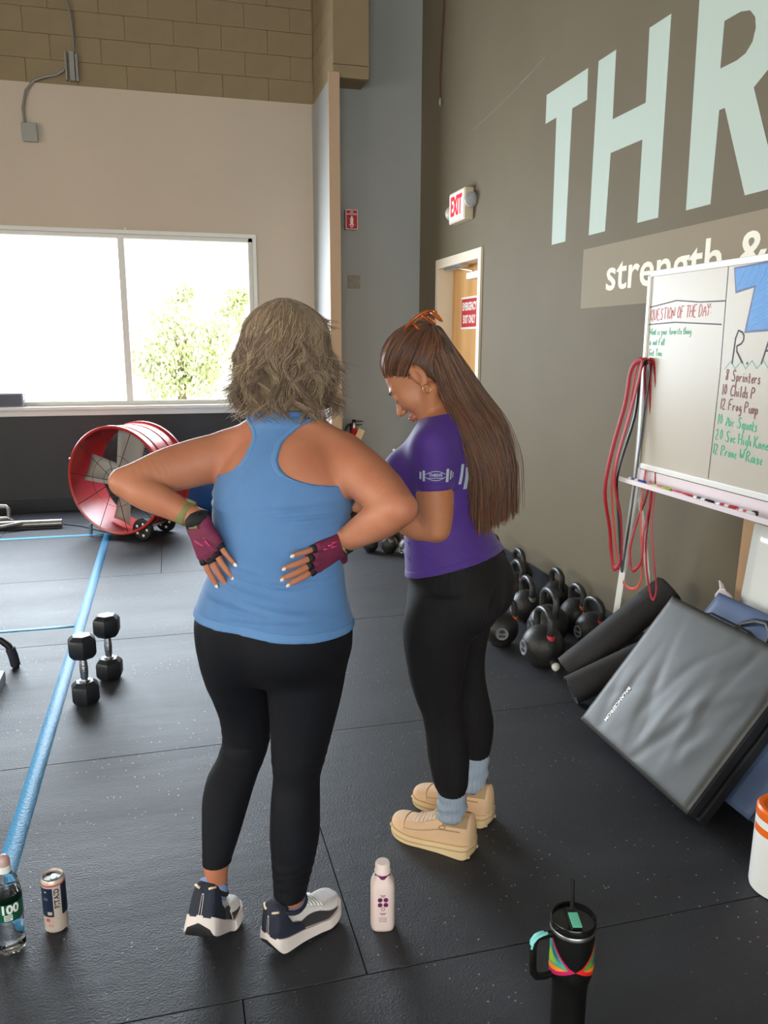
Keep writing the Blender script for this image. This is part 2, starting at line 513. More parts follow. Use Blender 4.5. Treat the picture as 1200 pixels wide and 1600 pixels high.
# pilaster: block corbel above, furred drywall return with tan end strip below
wp = MB(); wp.box(1.385, 1.46, 6.88, YF, 0, 3.60)
ret = struct('wall_return', wp, M_bluegrey, smooth=None)
b = MB(); b.box(1.362, 1.455, 6.865, 6.882, 0, 3.635)
part('end_strip', b, M_trim, ret, None, 0.003, label='tan end strip of the blue grey wall return')
b = MB(); b.box(1.42, 1.70, 6.90, YF, 3.605, ZC)
cor = struct('wall_corbel', b, M_mortar, smooth=None)
for k in range(3):
    z0 = 3.605 + (0 if k == 0 else 0.095 + 0.194 * (k - 1) * 3)
    z1 = [3.697, 4.3, ZC][k]
    z0 = [3.603, 3.701, 4.304][k]
    b = MB(); b.box(1.405, 1.703, 6.885, 6.905, z0, z1)
    part('concrete_block', b, M_block, cor, None, 0.003, 1)
for k in range(6):
    for j in range(3):
        y0 = 6.89 + 0.4 * j - (0.2 if k % 2 else 0)
        y1 = min(y0 + 0.396, YF); y0 = max(y0, 6.905)
        if y1 - y0 < 0.03: continue
        b = MB(); b.box(1.402, 1.425, y0, y1, 3.615 + 0.194 * k, 3.805 + 0.194 * k)
        part('concrete_block', b, M_block, cor, None, 0.003, 1)
b = MB(); b.box(1.44, XR + 0.1, YB, YB + 0.14, 0, ZC)
wall_corner = struct('wall_front', b, M_bluegrey, smooth=None)
b = MB(); b.box(1.46, XR, YB - 0.012, YB, 0, 0.1)
struct('baseboard_front', b, M_base)

# ---------------------------------------------------------------- right wall, painted lettering, door opening
DY0, DY1, DZ = 5.69, 6.62, 2.13
b = MB()
b.box(XR, XR + 0.2, YN, DY0, 0, ZC); b.box(XR, XR + 0.2, DY1, YB + 0.14, 0, ZC); b.box(XR, XR + 0.2, DY0, DY1, DZ, ZC)
wall_right = struct('wall_right', b, M_char, smooth=None)
for y0, y1 in ((YN, DY0 - 0.06), (DY1 + 0.06, YB)):
    b = MB(); b.box(XR - 0.012, XR, y0, y1, 0, 0.102)
    struct('baseboard_right', b, M_base, bevel=0.003)
# wall plane map: text x -> -y, text y -> z, thickness -> -x
MR = Matrix(((0, 0, -1, XR), (-1, 0, 0, 0), (0, 1, 0, 0), (0, 0, 0, 1)))
def wall_poly(name, pts, m, t=0.0012, holes=None):
    """pts in (y, z) of the right wall"""
    bm = bmesh.new()
    loops = [pts] + (holes or [])
    es = []
    for lp in loops:
        vs = [bm.verts.new((XR - t, p[0], p[1])) for p in lp]
        es += [bm.edges.new((vs[i], vs[(i + 1) % len(vs)])) for i in range(len(vs))]
    r = bmesh.ops.triangle_fill(bm, edges=es, use_beauty=True)
    fs = [f for f in bm.faces]
    ex = bmesh.ops.extrude_face_region(bm, geom=fs)
    for v in [g for g in ex['geom'] if isinstance(g, bmesh.types.BMVert)]: v.co.x = XR + 0.0005
    bmesh.ops.recalc_face_normals(bm, faces=bm.faces)
    me = bpy.data.meshes.new(name)
    bm.to_mesh(me); bm.free()
    return part(name, me, m, wall_right)
zt, zb = 2.94, 2.082
wall_poly('painted_letter', [(4.706, zt), (4.706, 2.783), (4.566, 2.783), (4.556, zb), (4.385, zb), (4.378, 2.783), (4.21, 2.783), (4.218, zt)], M_letter)
wall_poly('painted_letter', [(4.108, zt), (4.117, zb), (3.947, zb), (3.934, 2.459), (3.646, 2.459), (3.645, zb), (3.471, zb), (3.477, zt), (3.646, zt), (3.638, 2.618), (3.934, 2.618), (3.937, zt)], M_letter)
# R with a round bowl
def arc(cy, cz, ry, rz, a0, a1, n=14):
    return [(cy - ry * math.cos(a0 + (a1 - a0) * i / n), cz + rz * math.sin(a0 + (a1 - a0) * i / n)) for i in range(n + 1)]
bowl_o = arc(2.945, 2.69, 0.215, 0.25, PI / 2, -PI / 2 + 0.55)
R_out = [(3.276, zt)] + [(3.26, zb), (3.092, zb), (3.085, 2.445), (3.05, 2.445), (2.881, zb), (2.70, zb), (2.885, 2.475)] + [(2.79, 2.53), (2.735, 2.61), (2.72, 2.70), (2.735, 2.79), (2.79, 2.87), (2.87, 2.92), (2.96, zt)]
R_hole = [(3.10, 2.605), (3.098, 2.78), (3.0, 2.78), (2.945, 2.765), (2.912, 2.73), (2.903, 2.69), (2.915, 2.645), (2.95, 2.615), (3.0, 2.605)]
wall_poly('painted_letter', R_out, M_letter, holes=[R_hole])
wall_poly('painted_band', [(4.166, 2.013), (4.166, 1.70), (1.45, 1.70), (1.45, 2.013)], M_band, 0.0008)
tm = text_mesh('strength &', 0.232, 0.0008, 0.003, 'LEFT', sx=1.05, space=1.0)
ys = [v.co.x for v in tm.vertices]
w_ = max(ys) - min(ys)
k_ = (3.905 - 2.715) / w_
for v in tm.vertices: v.co = (XR - 0.0014 - v.co.z, 3.905 - (v.co.x - min(ys)) * k_, 1.853 + v.co.y)
part('painted_text', tm, M_text, wall_right)
# scuffs on the wall: a long scrape and small chips
b = MB()
for (y0, z0, y1, z1) in ((5.9, 3.03, 4.9, 3.13), (5.1, 3.115, 4.75, 3.16)):
    b.tube([(XR - 0.0004, y0, z0), (XR - 0.0004, (y0 + y1) / 2, (z0 + z1) / 2 - 0.01), (XR - 0.0004, y1, z1)], 0.0025, 4, flat=0.2, up=(1, 0, 0))
part('scrape', b, mat('scraped_paint', (118, 112, 102), 0.7), wall_right)

# door
b = MB()
b.box(XR - 0.018, XR + 0.2, DY0 - 0.045, DY0 + 0.012, 0, DZ - 0.012); b.box(XR - 0.018, XR + 0.2, DY1 - 0.012, DY1 + 0.045, 0, DZ - 0.012)
b.box(XR - 0.018, XR + 0.2, DY0 - 0.045, DY1 + 0.045, DZ - 0.012, DZ + 0.06)
M_dframe = mat('cream_door_frame', (222, 208, 184), 0.45)
door = struct('door_1', b, M_dframe, smooth=None)
b = MB(); b.box(XR + 0.12, XR + 0.165, DY0 + 0.012, DY1 - 0.012, 0.005, DZ - 0.012)
part('door_slab', b, M_wood, door, None, 0.002)
b = MB(); b.box(XR + 0.112, XR + 0.12, 6.005, 6.375, 1.626, 1.878)
sg = part('door_sign', b, M_signwhite, door, None, label='red emergency exit only notice on the oak door')
b = MB(); b.box(XR + 0.110, XR + 0.113, 6.015, 6.365, 1.642, 1.862)
part('sign_face', b, M_red, sg, None)
for tx, tz in (('EMERGENCY', 1.80), ('EXIT ONLY', 1.70)):
    tm = text_mesh(tx, 0.085, 0.001, 0.003, sx=0.72 if tx[0] == 'E' and 'M' in tx else 0.7)
    for v in tm.vertices: v.co = (XR + 0.1094 - v.co.z, 6.19 - v.co.x * (0.86 if 'M' in tx else 0.9), tz + v.co.y)
    part('sign_text', tm, M_signwhite, sg)
b = MB(); b.box(XR + 0.05, XR + 0.12, 5.80, 6.12, 2.0, 2.05)
part('door_closer', b, M_signwhite, door, None, 0.006)
b = MB(); b.tube([(XR + 0.06, 6.0, 2.055), (XR + 0.0, 6.15, 2.085), (XR + 0.03, 6.35, 2.10)], 0.008, 6, flat=0.6); b.box(XR + 0.0, XR + 0.06, 6.1, 6.5, 2.095, 2.12)
part('closer_arm', b, M_steel, door, 0.6)
b = MB(); b.box(XR + 0.06, XR + 0.12, 5.72, 6.58, 0.98, 1.05)
part('push_bar', b, M_steel, door, None, 0.006)

# ---------------------------------------------------------------- ceiling and the walls behind the camera
b = MB(); b.box(XL, XR + 0.2, YN, YF + 0.2, ZC, ZC + 0.1)
struct('ceiling', b, M_ceil)
b = MB(); b.box(XL - 0.2, XL, YN, YF + 0.2, 0, 0.9); b.box(XL - 0.2, XL, YN, YF + 0.2, 2.75, ZC)
for y0, y1 in ((YN, -1.0), (1.4, 1.75), (4.15, YF + 0.2)): b.box(XL - 0.2, XL, y0, y1, 0.9, 2.75)
struct('wall_left', b, M_beige, smooth=None)
for i, (y0, y1) in enumerate(((-1.0, 1.4), (1.75, 4.15))):
    b = MB(); b.box(XL - 0.12, XL - 0.06, y0, y0 + 0.05, 0.9, 2.75); b.box(XL - 0.12, XL - 0.06, y1 - 0.05, y1, 0.9, 2.75)
    b.box(XL - 0.12, XL - 0.06, y0, y1, 0.9, 0.95); b.box(XL - 0.12, XL - 0.06, y0, y1, 2.7, 2.75)
    w2 = struct('window_%d' % (i + 2), b, M_white, smooth=None)
    b = MB(); b.box(XL - 0.095, XL - 0.09, y0 + 0.05, y1 - 0.05, 0.95, 2.7)
    part('window_pane', b, M_glass, w2, None)
b = MB(); b.box(XL, XR, YN - 0.2, YN, 0, 0.3); b.box(XL, XR, YN - 0.2, YN, 3.0, ZC); b.box(XL, -3.6, YN - 0.2, YN, 0.3, 3.0); b.box(1.6, XR, YN - 0.2, YN, 0.3, 3.0)
struct('wall_back', b, M_beige, smooth=None)
b = MB()
for x in (-3.6, -1.9, -0.15, 1.55): b.box(x, x + 0.05, YN - 0.12, YN - 0.06, 0.3, 3.0)
b.box(-3.6, 1.6, YN - 0.12, YN - 0.06, 0.3, 0.35); b.box(-3.6, 1.6, YN - 0.12, YN - 0.06, 2.95, 3.0)
w5 = struct('window_4', b, M_white, smooth=None)
for x in (-3.55, -1.85, -0.1):
    b = MB(); b.box(x, x + 1.65, YN - 0.095, YN - 0.09, 0.35, 2.95)
    part('window_pane', b, M_glass, w5, None)

# ---------------------------------------------------------------- outside the far window: bright lot, trees, pale van
M_lot = mat('sunlit_concrete', (214, 210, 200), 0.9, var=0.05, vscale=2)
b = MB(); b.box(-40, 40, YF + 0.3, 60, -0.35, -0.25)
struct('ground_outside', b, M_lot)
M_leaf = mat('tree_leaf', (208, 212, 158), 0.6, var=0.3, vscale=1.5, spec=0.2)
M_bark = mat('tree_bark', (130, 112, 92), 0.9)
def tree(loc, h, rx, n, label, seed, blobs):
    rnd = random.Random(seed)
    t = thing('tree', label, 'tree', loc, group=None)
    b = MB()
    b.tube([(0, 0, -0.1), (0.03, 0.02, h * 0.35), (-0.05, 0, h * 0.8)], [0.12, 0.09, 0.03], 8)
    for k in range(7):
        a = k * 2.4
        b.tube([(0, 0, h * (0.2 + 0.07 * k)), (0.5 * rx * math.cos(a), 0.5 * rx * math.sin(a), h * (0.4 + 0.07 * k))], [0.04, 0.012], 5)
    part('trunk', b, M_bark, t, 0.8)
    b = MB()
    for k in range(n):
        bx, bz, br = blobs[rnd.randrange(len(blobs))]
        d = Vector((rnd.gauss(0, 1), rnd.gauss(0, 1), rnd.gauss(0, 1))).normalized() * br * (rnd.random() ** 0.45)
        p = Vector((bx + d.x, d.y * 0.9, bz + d.z * 0.9))
        M = Matrix.Translation(p) @ Euler((rnd.random() * 6, rnd.random() * 6, rnd.random() * 6)).to_matrix().to_4x4()
        s = rnd.uniform(0.05, 0.11)
        b.add([M @ Vector(q) for q in ((-s, 0, 0), (0, -s * .45, s * .12), (s, 0, 0), (0, s * .45, s * .12))], [(0, 1, 2, 3)])
    part('foliage', b.mesh('foliage', None, fix=False), M_leaf, t, stuff=True)
    return t
tree((0.35, 22, -0.25), 2.9, 1.1, 7000, 'pale green bushy tree beyond the window, the larger one', 3,
     [(-0.1, 2.5, 0.66), (-0.6, 1.8, 0.75), (0.35, 1.8, 0.8), (-0.9, 1.25, 0.5), (-.45, .75, .55), (.4, .75, .6), (0.75, 1.4, 0.7), (0.0, 1.3, 0.7), (0.15, 3.05, 0.3), (1.0, 2.0, .5)])
tree((2.1, 26, -0.25), 3.3, 1.1, 4500, 'yellow green tree at the right edge of the window', 5,
     [(-0.2, 2.7, 0.65), (0.3, 2.2, 0.9), (-0.6, 2.1, 0.5), (0.1, 3.2, 0.4), (0.4, 1.4, 0.5), (-0.3, 1.2, 0.4)])
t = thing('storage_shed', 'white storage shed between the trees outside the window', 'shed', (1.75, 23.2, -0.25))
M_van = mat('white_shed_paint', (240, 240, 238), 0.4)
b = MB(); b.box(-0.62, 0.9, 0, 1.1, 0, 1.95); part('shed_wall', b, M_van, t, None, 0.02)
b = MB(); b.box(-0.68, 0.96, -0.05, 1.15, 1.95, 2.02); part('flat_roof', b, M_van, t, None, 0.02)
b = MB(); b.box(-0.2, 0.5, -0.03, 0.0, 0.02, 1.7); part('shed_door', b, M_van, t, None, 0.01)
# ================================================================ objects
# ---- floor tape
def tape(label, x0, x1, y0, y1):
    b = MB()
    n = max(2, int(max(x1 - x0, y1 - y0) / 0.12))
    rnd = random.Random(int(y0 * 100))
    if y1 - y0 > x1 - x0:
        b.grid(lambda u, v: (x0 + (x1 - x0) * u + rnd.uniform(-.001, .001), y0 + (y1 - y0) * v, 0.0011), 2, n)
    else:
        b.grid(lambda u, v: (x0 + (x1 - x0) * u, y0 + (y1 - y0) * v + rnd.uniform(-.001, .001), 0.0011 if y0 > 6 else 0.0013), n, 2)
    o = part('floor_tape', b, M_tape, None)
    md = o.modifiers.new('thick', 'SOLIDIFY'); md.thickness = 0.0008; md.offset = -1
    tag(o, label, 'tape', 'blue tape lines on the floor')
tape('long blue tape line running toward the drum fan', -0.602, -0.54, 6.2, 6.70)
bpy.data.objects.remove(bpy.data.objects['floor_tape'])
tape('long blue tape line running along the floor to the drum fan', -0.55, -0.492, -1.0, 6.70)
tape('blue cross tape line on the floor just before the drum fan', -3.2, -0.55, 6.645, 6.70)
tape('short blue cross tape line level with the upright dumbbells', -3.2, -0.552, 4.42, 4.462)

# ---- wall box and conduit above the window
XP = lambda px: -1.004 + (px - 47) * 0.00561
ZP = lambda py: 3.225 - (py - 208) * 0.0052
t = thing('junction_box', 'grey metal junction box on the beige wall with looping cable', 'electrical box', (XP(47), YF, ZP(208)))
b = MB(); b.box(-0.055, 0.055, -0.045, 0, -0.07, 0.065); part('box_body', b, M_conduit, t, None, 0.006)
b = MB(); b.box(-0.06, 0.06, -0.05, -0.044, -0.075, 0.07); part('cover_plate', b, M_conduit, t, None, 0.003)
b = MB(); b.tube([(XP(px) - XP(47), -0.02, ZP(py) - ZP(208)) for px, py in ((41, 196), (40, 172), (46, 146), (58, 130), (74, 123), (90, 119), (100, 112), (104, 103))], 0.011, 8)
part('flexible_conduit', b, M_conduit, t)
t = thing('conduit_strut', 'pair of upright metal struts where the cable reaches the drywall top', 'electrical fitting', (XP(113), YF, ZP(105)))
for dx, w, h0, h1 in ((-0.048, 0.008, -0.11, 0.11), (0.0, 0.032, -0.11, 0.115), (0.037, 0.012, -0.11, 0.10)):
    b = MB(); b.box(dx - w / 2 - 0.004, dx + w / 2 + 0.004, -0.03, 0.01, h0, h1); part('strut_rail', b, M_conduit, t, None, 0.002)
b = MB(); b.tube([(0.02, -0.01, 0.11), (0.022, -0.01, 0.25), (0.01, -0.01, 0.4), (-0.03, -0.01, 0.6), (-0.06, -0.01, 0.85)], 0.010, 8); part('flexible_conduit', b, M_conduit, t)
t = thing('wall_hook', 'small white hook screwed in above the window', 'hook', (XP(175), YF, ZP(350)))
b = MB(); b.lathe([(0.012, 0), (0.012, 0.008), (0.006, 0.012), (0.006, 0.03), (0.011, 0.034), (0.009, 0.042)], 12, Matrix.Rotation(PI / 2, 4, 'X')); part('hook_body', b, M_white, t)
# red thin cable on the right wall
t = thing('hanging_cable', 'thin dark red cable hanging down the charcoal wall near the corner', 'cable', (XR - 0.012, 6.63, 3.41))
b = MB(); b.tube([(0, 0, 0), (0, 0.02, 0.2), (0.002, -0.01, 0.45), (0, -0.06, 0.75), (0, -0.1, 1.3)], 0.005, 6); part('cord', b, mat('dark_red_cord', (92, 42, 40), 0.6), t)
b = MB(); b.lathe([(0.004, 0.03), (0.011, 0.02), (0.012, -0.01), (0.006, -0.03)], 10); part('connector', b, M_conduit, t)

# ---- exit sign
t = thing('exit_sign', 'lit exit sign with two emergency lamp heads above the oak door', 'sign', (2.205, 6.03, 2.52))
b = MB(); b.box(-0.035, 0.034, -0.17, 0.17, -0.112, 0.112); part('housing', b, mat('aged_white_plastic', (206, 190, 164), 0.45), t, None, 0.006)
b = MB(); b.box(-0.04, -0.034, -0.155, 0.155, -0.1, 0.1); part('face_plate', b, M_signwhite, t, None, 0.002)
tm = text_mesh('EXIT', 0.19, 0.002, 0.006, sx=0.62)
for v in tm.vertices: v.co = (-0.0415 - v.co.z, -v.co.x * 1.0, v.co.y)
part('exit_lettering', tm, mat('lit_red_letters', (235, 30, 40), 0.4, emit=(255, 40, 50), estr=0.6), t)
M_lens = mat('lamp_lens', (170, 172, 174), 0.25, spec=0.8, bump=0.6, bscale=120)
for s in (-1, 1):
    M = Matrix.Translation((0.0, s * 0.20, 0.02 if s < 0 else -0.02)) @ Euler((PI / 2 + (0.0 if s < 0 else PI), 0.5 * s, 0)).to_matrix().to_4x4()
    b = MB(); b.lathe([(0.012, -0.045), (0.03, -0.04), (0.05, -0.01), (0.054, 0.01), (0.052, 0.018)], 24, M); h = part('lamp_head', b, mat('lamp_head_plastic', (188, 180, 166), 0.4), t, 0.6)
    b = MB(); b.lathe([(0.05, 0.018), (0.045, 0.024), (0.025, 0.029), (0.004, 0.03)], 24, M); part('lamp_lens', b, M_lens, h)
# ---- fire extinguisher sign, wall plate, extinguisher
t = thing('extinguisher_sign', 'small red box sign with a white fire extinguisher picture', 'sign', (1.605, YB, 2.555))
b = MB(); b.box(-0.052, 0.052, -0.055, 0, -0.08, 0.08); part('sign_box', b, mat('aged_red_plastic', (150, 60, 50), 0.5), t, None, 0.003)
b = MB(); b.box(-0.053, 0.053, -0.058, -0.054, -0.081, 0.081); part('border', b, M_signwhite, t, None)
b = MB(); b.box(-0.047, 0.047, -0.06, -0.057, -0.075, 0.075); part('red_panel', b, M_red, t, None)
FR = Matrix(((1, 0, 0, 0), (0, 0, -1, -0.0605), (0, 1, 0, 0), (0, 0, 0, 1)))
b = MB(); b.prism([(-0.013, -0.045), (0.013, -0.045), (0.014, 0.01), (0.006, 0.02), (0.006, 0.03), (-0.006, 0.03), (-0.006, 0.02), (-0.014, 0.01)], 0.001, FR)
b.prism([(-0.024, -0.04), (-0.016, -0.04), (-0.0, -0.06), (0.016, -0.04), (0.024, -0.04), (0, -0.07)], 0.001, FR); part('pictogram', b, M_signwhite, t, None)
for tx, z, s in (('FIRE', 0.06, 0.018), ('EXTINGUISHER', 0.043, 0.016)):
    tm = text_mesh(tx, s, 0.0008, 0.0004, sx=0.8)
    for v in tm.vertices: v.co = (v.co.x, -0.0606 - v.co.z, z + v.co.y)
    part('sign_text', tm, M_signwhite, t)
t = thing('wall_plate', 'blank square wall plate on the blue grey wall', 'wall plate', (1.635, YB, 2.04))
b = MB(); b.box(-0.055, 0.055, -0.008, 0, -0.055, 0.055); part('plate', b, mat('worn_plate', (140, 132, 118), 0.6, var=0.15, vscale=30), t, None, 0.004)
t = thing('fire_extinguisher', 'red fire extinguisher with a paper tag hung on the wall', 'fire extinguisher', (1.61, YB - 0.085, 0.24))
b = MB(); b.lathe([(0.05, 0), (0.066, 0.012), (0.068, 0.03), (0.068, 0.42), (0.06, 0.46), (0.035, 0.495), (0.022, 0.51), (0.022, 0.525)], 28); part('cylinder', b, M_red, t, 0.8)
b = MB(); b.lathe([(0.02, 0.525), (0.02, 0.56), (0.013, 0.575)], 14); part('valve', b, M_steel, t)
b = MB(); b.box(-0.012, 0.085, -0.012, 0.012, 0.58, 0.588); b.box(-0.012, 0.075, -0.01, 0.01, 0.548, 0.556); b.box(-0.014, 0.014, -0.012, 0.012, 0.556, 0.60); part('lever', b, M_black, t, None, 0.002)
b = MB(); b.tube([(-0.015, 0, 0.555), (-0.06, -0.01, 0.55), (-0.085, -0.02, 0.5), (-0.085, -0.02, 0.3), (-0.075, -0.02, 0.15)], 0.010, 8); part('hose', b, M_black, t)
b = MB(); b.box(0.01, 0.07, -0.002, 0.0, -0.05, 0.05, Matrix.Translation((0.0, -0.075, 0.49)) @ Matrix.Rotation(0.45, 4, 'Y')); part('paper_tag', b, mat('manila_tag', (226, 196, 152), 0.7), t, None)
b = MB(); b.box(-0.02, 0.02, 0.06, 0.084, 0.36, 0.56); part('wall_bracket', b, M_black, t, None)

# ---- grey box on the window ledge
t = thing('speaker_box', 'grey boxy speaker sitting on the window ledge', 'box', (-1.42, YF - 0.045, 0.955))
b = MB(); b.box(-0.2, 0.2, -0.05, 0.04, 0.0, 0.125); part('case', b, mat('grey_plastic', (120, 124, 132), 0.5), t, None, 0.012)
b = MB(); b.box(-0.185, 0.185, -0.054, -0.049, 0.012, 0.113); part('grille', b, mat('grey_grille', (96, 100, 108), 0.7, bump=0.4, bscale=300), t, None, 0.002)

# ---- drum fan
M_fanred = mat('red_enamel', (176, 40, 36), 0.28, spec=0.6, var=0.06, vscale=6)
M_blade = mat('dusty_fan_blade', (150, 146, 138), 0.5, var=0.08, vscale=9)
M_wire = mat('dark_wire', (52, 44, 42), 0.4, metal=0.5)
t = thing('drum_fan', 'large red drum fan with grey blades standing on wheels', 'fan', (-0.32, 6.62, 0), (0, 0, -math.radians(32)))
FA = Matrix.Translation((0, 0, 0.465)) @ Matrix.Rotation(-PI / 2, 4, 'X')   # lathe z -> +y (back)
b = MB()
b.lathe([(0.420, -0.205), (0.427, -0.2), (0.427, -0.185), (0.414, -0.175), (0.41, -0.1), (0.416, -0.095), (0.416, -0.075), (0.41, -0.07), (0.41, 0.06), (0.416, 0.065), (0.416, 0.085), (0.41, 0.09), (0.41, 0.175), (0.427, 0.185), (0.427, 0.2), (0.42, 0.205), (0.405, 0.2), (0.405, -0.2)], 72, FA, closed=True)
part('drum_shell', b, M_fanred, t, 0.5)
for k in range(4):
    b = MB()
    a0 = k * PI / 2 + 0.2
    def bf(u, v, a0=a0):
        r = 0.07 + 0.30 * v
        w = (0.17 + 0.05 * v)
        x = (u - 0.5) * w
        tw = 0.6 - 0.25 * v
        return FA @ Vector((r * math.cos(a0) - x * math.cos(tw) * math.sin(a0), r * math.sin(a0) + x * math.cos(tw) * math.cos(a0), x * math.sin(tw) + 0.02 * math.sin(u * PI) - 0.04))
    b.grid(bf, 6, 8)
    o = part('fan_blade', b, M_blade, t, 0.8)
    md = o.modifiers.new('thick', 'SOLIDIFY'); md.thickness = 0.003
b = MB(); b.lathe([(0.02, -0.09), (0.07, -0.085), (0.075, -0.07), (0.075, 0.0), (0.06, 0.02), (0.09, 0.03), (0.09, 0.17), (0.07, 0.18)], 28, FA); part('hub_motor', b, M_wire, t)
for side, yy in (('front_guard', -0.2), ('rear_guard', 0.195)):
    b = MB()
    for r in ([0.1, 0.2] if yy < 0 else [0.06 + 0.022 * i for i in range(16)]):
        b.tube([FA @ Vector((r * math.cos(a * PI / 24), r * math.sin(a * PI / 24), yy)) for a in range(48)], 0.0016, 5, closed=True)
    for k in range(10):
        a = k * PI / 5 + 0.1
        b.tube([FA @ Vector((0.03 * math.cos(a), 0.03 * math.sin(a), yy - 0.004)), FA @ Vector((0.418 * math.cos(a), 0.418 * math.sin(a), yy))], 0.0028, 6)
    part(side, b, M_wire, t)
b = MB(); b.tube([(0.2, -0.17, 0.09), (0.2, 0.17, 0.09)], 0.012, 10); part('axle', b, M_steel, t)
for yy in (-0.16, 0.16):
    MW = Matrix.Translation((0.2, yy, 0.088)) @ Matrix.Rotation(PI / 2, 4, 'X')
    b = MB(); b.lathe([(0.03, -0.02), (0.062, -0.024), (0.082, -0.02), (0.087, -0.01), (0.087, 0.01), (0.082, 0.02), (0.062, 0.024), (0.03, 0.02)], 32, MW, closed=True); w = part('wheel', b, M_black, t)
    b = MB(); b.lathe([(0.0125, -0.022), (0.032, -0.02), (0.032, 0.02), (0.0125, 0.022)], 20, MW); part('wheel_hub', b, M_black, w)
    for k in range(5):
        a = k * 2 * PI / 5
        b = MB(); b.lathe([(0.008, -0.026), (0.011, -0.024), (0.011, 0.024), (0.008, 0.026)], 10, MW @ Matrix.Translation((0.047 * math.cos(a), 0.047 * math.sin(a), 0))); part('wheel_cutout', b, M_signwhite, w)
b = MB(); b.tube([(-0.285, -0.16, 0.012), (-0.28, -0.16, 0.09), (-0.272, -0.1, 0.115), (-0.272, 0.1, 0.115), (-0.28, 0.16, 0.09), (-0.285, 0.16, 0.012)], 0.014, 8); part('support_foot', b, mat('blue_steel_tube', (120, 150, 170), 0.35, metal=0.6), t)
for s in (-1, 1):
    b = MB(); b.tube([(0.2, s * 0.16, 0.09), (0.27, s * 0.17, 0.14), (0.33, s * 0.18, 0.2)], 0.011, 8); part('wheel_bracket', b, M_wire, t)
b = MB(); b.lathe([(0.004, -0.01), (0.009, -0.008), (0.009, 0.0), (0.005, 0.012)], 10, Matrix.Translation((-0.40, -0.195, 0.62)) @ Matrix.Rotation(PI / 2, 4, 'X')); part('guard_screw', b, M_steel, t)
o = MB(); o.tube([(-0.52, 6.70, 0.008), (-0.75, 7.0, 0.006), (-1.0, 7.2, 0.006), (-1.5, 7.35, 0.006), (-2.2, 7.45, 0.006)], 0.005, 6)
tag(part('power_cord', o, M_black, None), 'black power cord lying on the floor behind the steel frame', 'cord')
# ---- blue exercise ball by the far wall
b = MB(); b.lathe([(0.03, 0.0)] + [(0.31 * math.sin(a * PI / 24), 0.302 - 0.302 * math.cos(a * PI / 24)) for a in range(1, 24)] + [(0.012, 0.604)], 40)
t = thing('exercise_ball', 'blue exercise ball behind the drum fan by the far wall', 'ball', (0.335, 7.35, 0))
part('ball_skin', b, mat('blue_ball_vinyl', (36, 82, 140), 0.4), t)
b = MB(); b.lathe([(0.014, 0.6), (0.014, 0.606), (0.006, 0.61)], 12); part('valve_plug', b, M_signwhite, t)
# ---- steel tube frame at the left
t = thing('steel_frame', 'silver steel tube frame lying by the dark lower wall', 'frame', (-1.3, 7.0, 0))
M_tube = mat('dull_steel_tube', (150, 144, 136), 0.3, metal=0.9)
b = MB(); b.tube([(0.40, 0, 0.042), (0.08, 0.01, 0.042), (-0.5, 0.03, 0.042)], 0.036, 16); part('main_tube', b, M_tube, t)
b = MB(); b.tube([(0.10, -0.02, 0.062), (-0.06, -0.07, 0.045), (-0.3, -0.13, 0.03), (-0.6, -0.2, 0.03)], 0.016, 10); part('angled_strut', b, M_tube, t)
b = MB(); b.tube([(-0.02, 0.09, 0.08), (-0.02, 0.09, 0.165), (-0.035, 0.09, 0.185), (-0.09, 0.09, 0.19)], 0.017, 10); b.tube([(0.02, 0.02, 0.07), (-0.03, 0.09, 0.085), (-0.3, 0.09, 0.085)], 0.017, 10); part('upright_hook', b, M_tube, t)
# ---- parallette handle and low platform at the left edge
t = thing('parallette_bar', 'black foam covered push up bar standing at the left edge', 'exercise bar', (-0.76, 3.9, 0))
b = MB(); b.tube([(0.004, 0, 0.0), (-0.004, 0, 0.06), (-0.02, 0, 0.11), (-0.05, 0, 0.142), (-0.10, 0, 0.158), (-0.4, 0, 0.162)], 0.016, 14); b.tube([(-0.40, 0, 0.162), (-0.5, 0, 0.14), (-0.55, 0, 0.06), (-0.56, 0, 0)], 0.016, 14); part('bar', b, M_black, t)
b = MB(); b.tube([(0.003, 0, 0.012), (-0.004, 0, 0.06), (-0.014, 0, 0.098)], 0.022, 16); part('foam_sleeve', b, mat('navy_foam', (36, 40, 52), 0.8), t)
t = thing('step_platform', 'low grey exercise platform cut off by the left edge', 'platform', (-1.05, 3.5, 0))
b = MB(); b.box(-0.3, 0.28, -0.5, 0.24, 0.0, 0.058); part('deck', b, mat('grey_platform', (104, 112, 126), 0.35), t, None, 0.012)
b = MB(); b.box(-0.28, 0.235, -0.48, 0.2, 0.058, 0.064); part('grip_mat', b, mat('pale_grip', (150, 154, 164), 0.5, bump=0.3, bscale=150), t, None, 0.002)

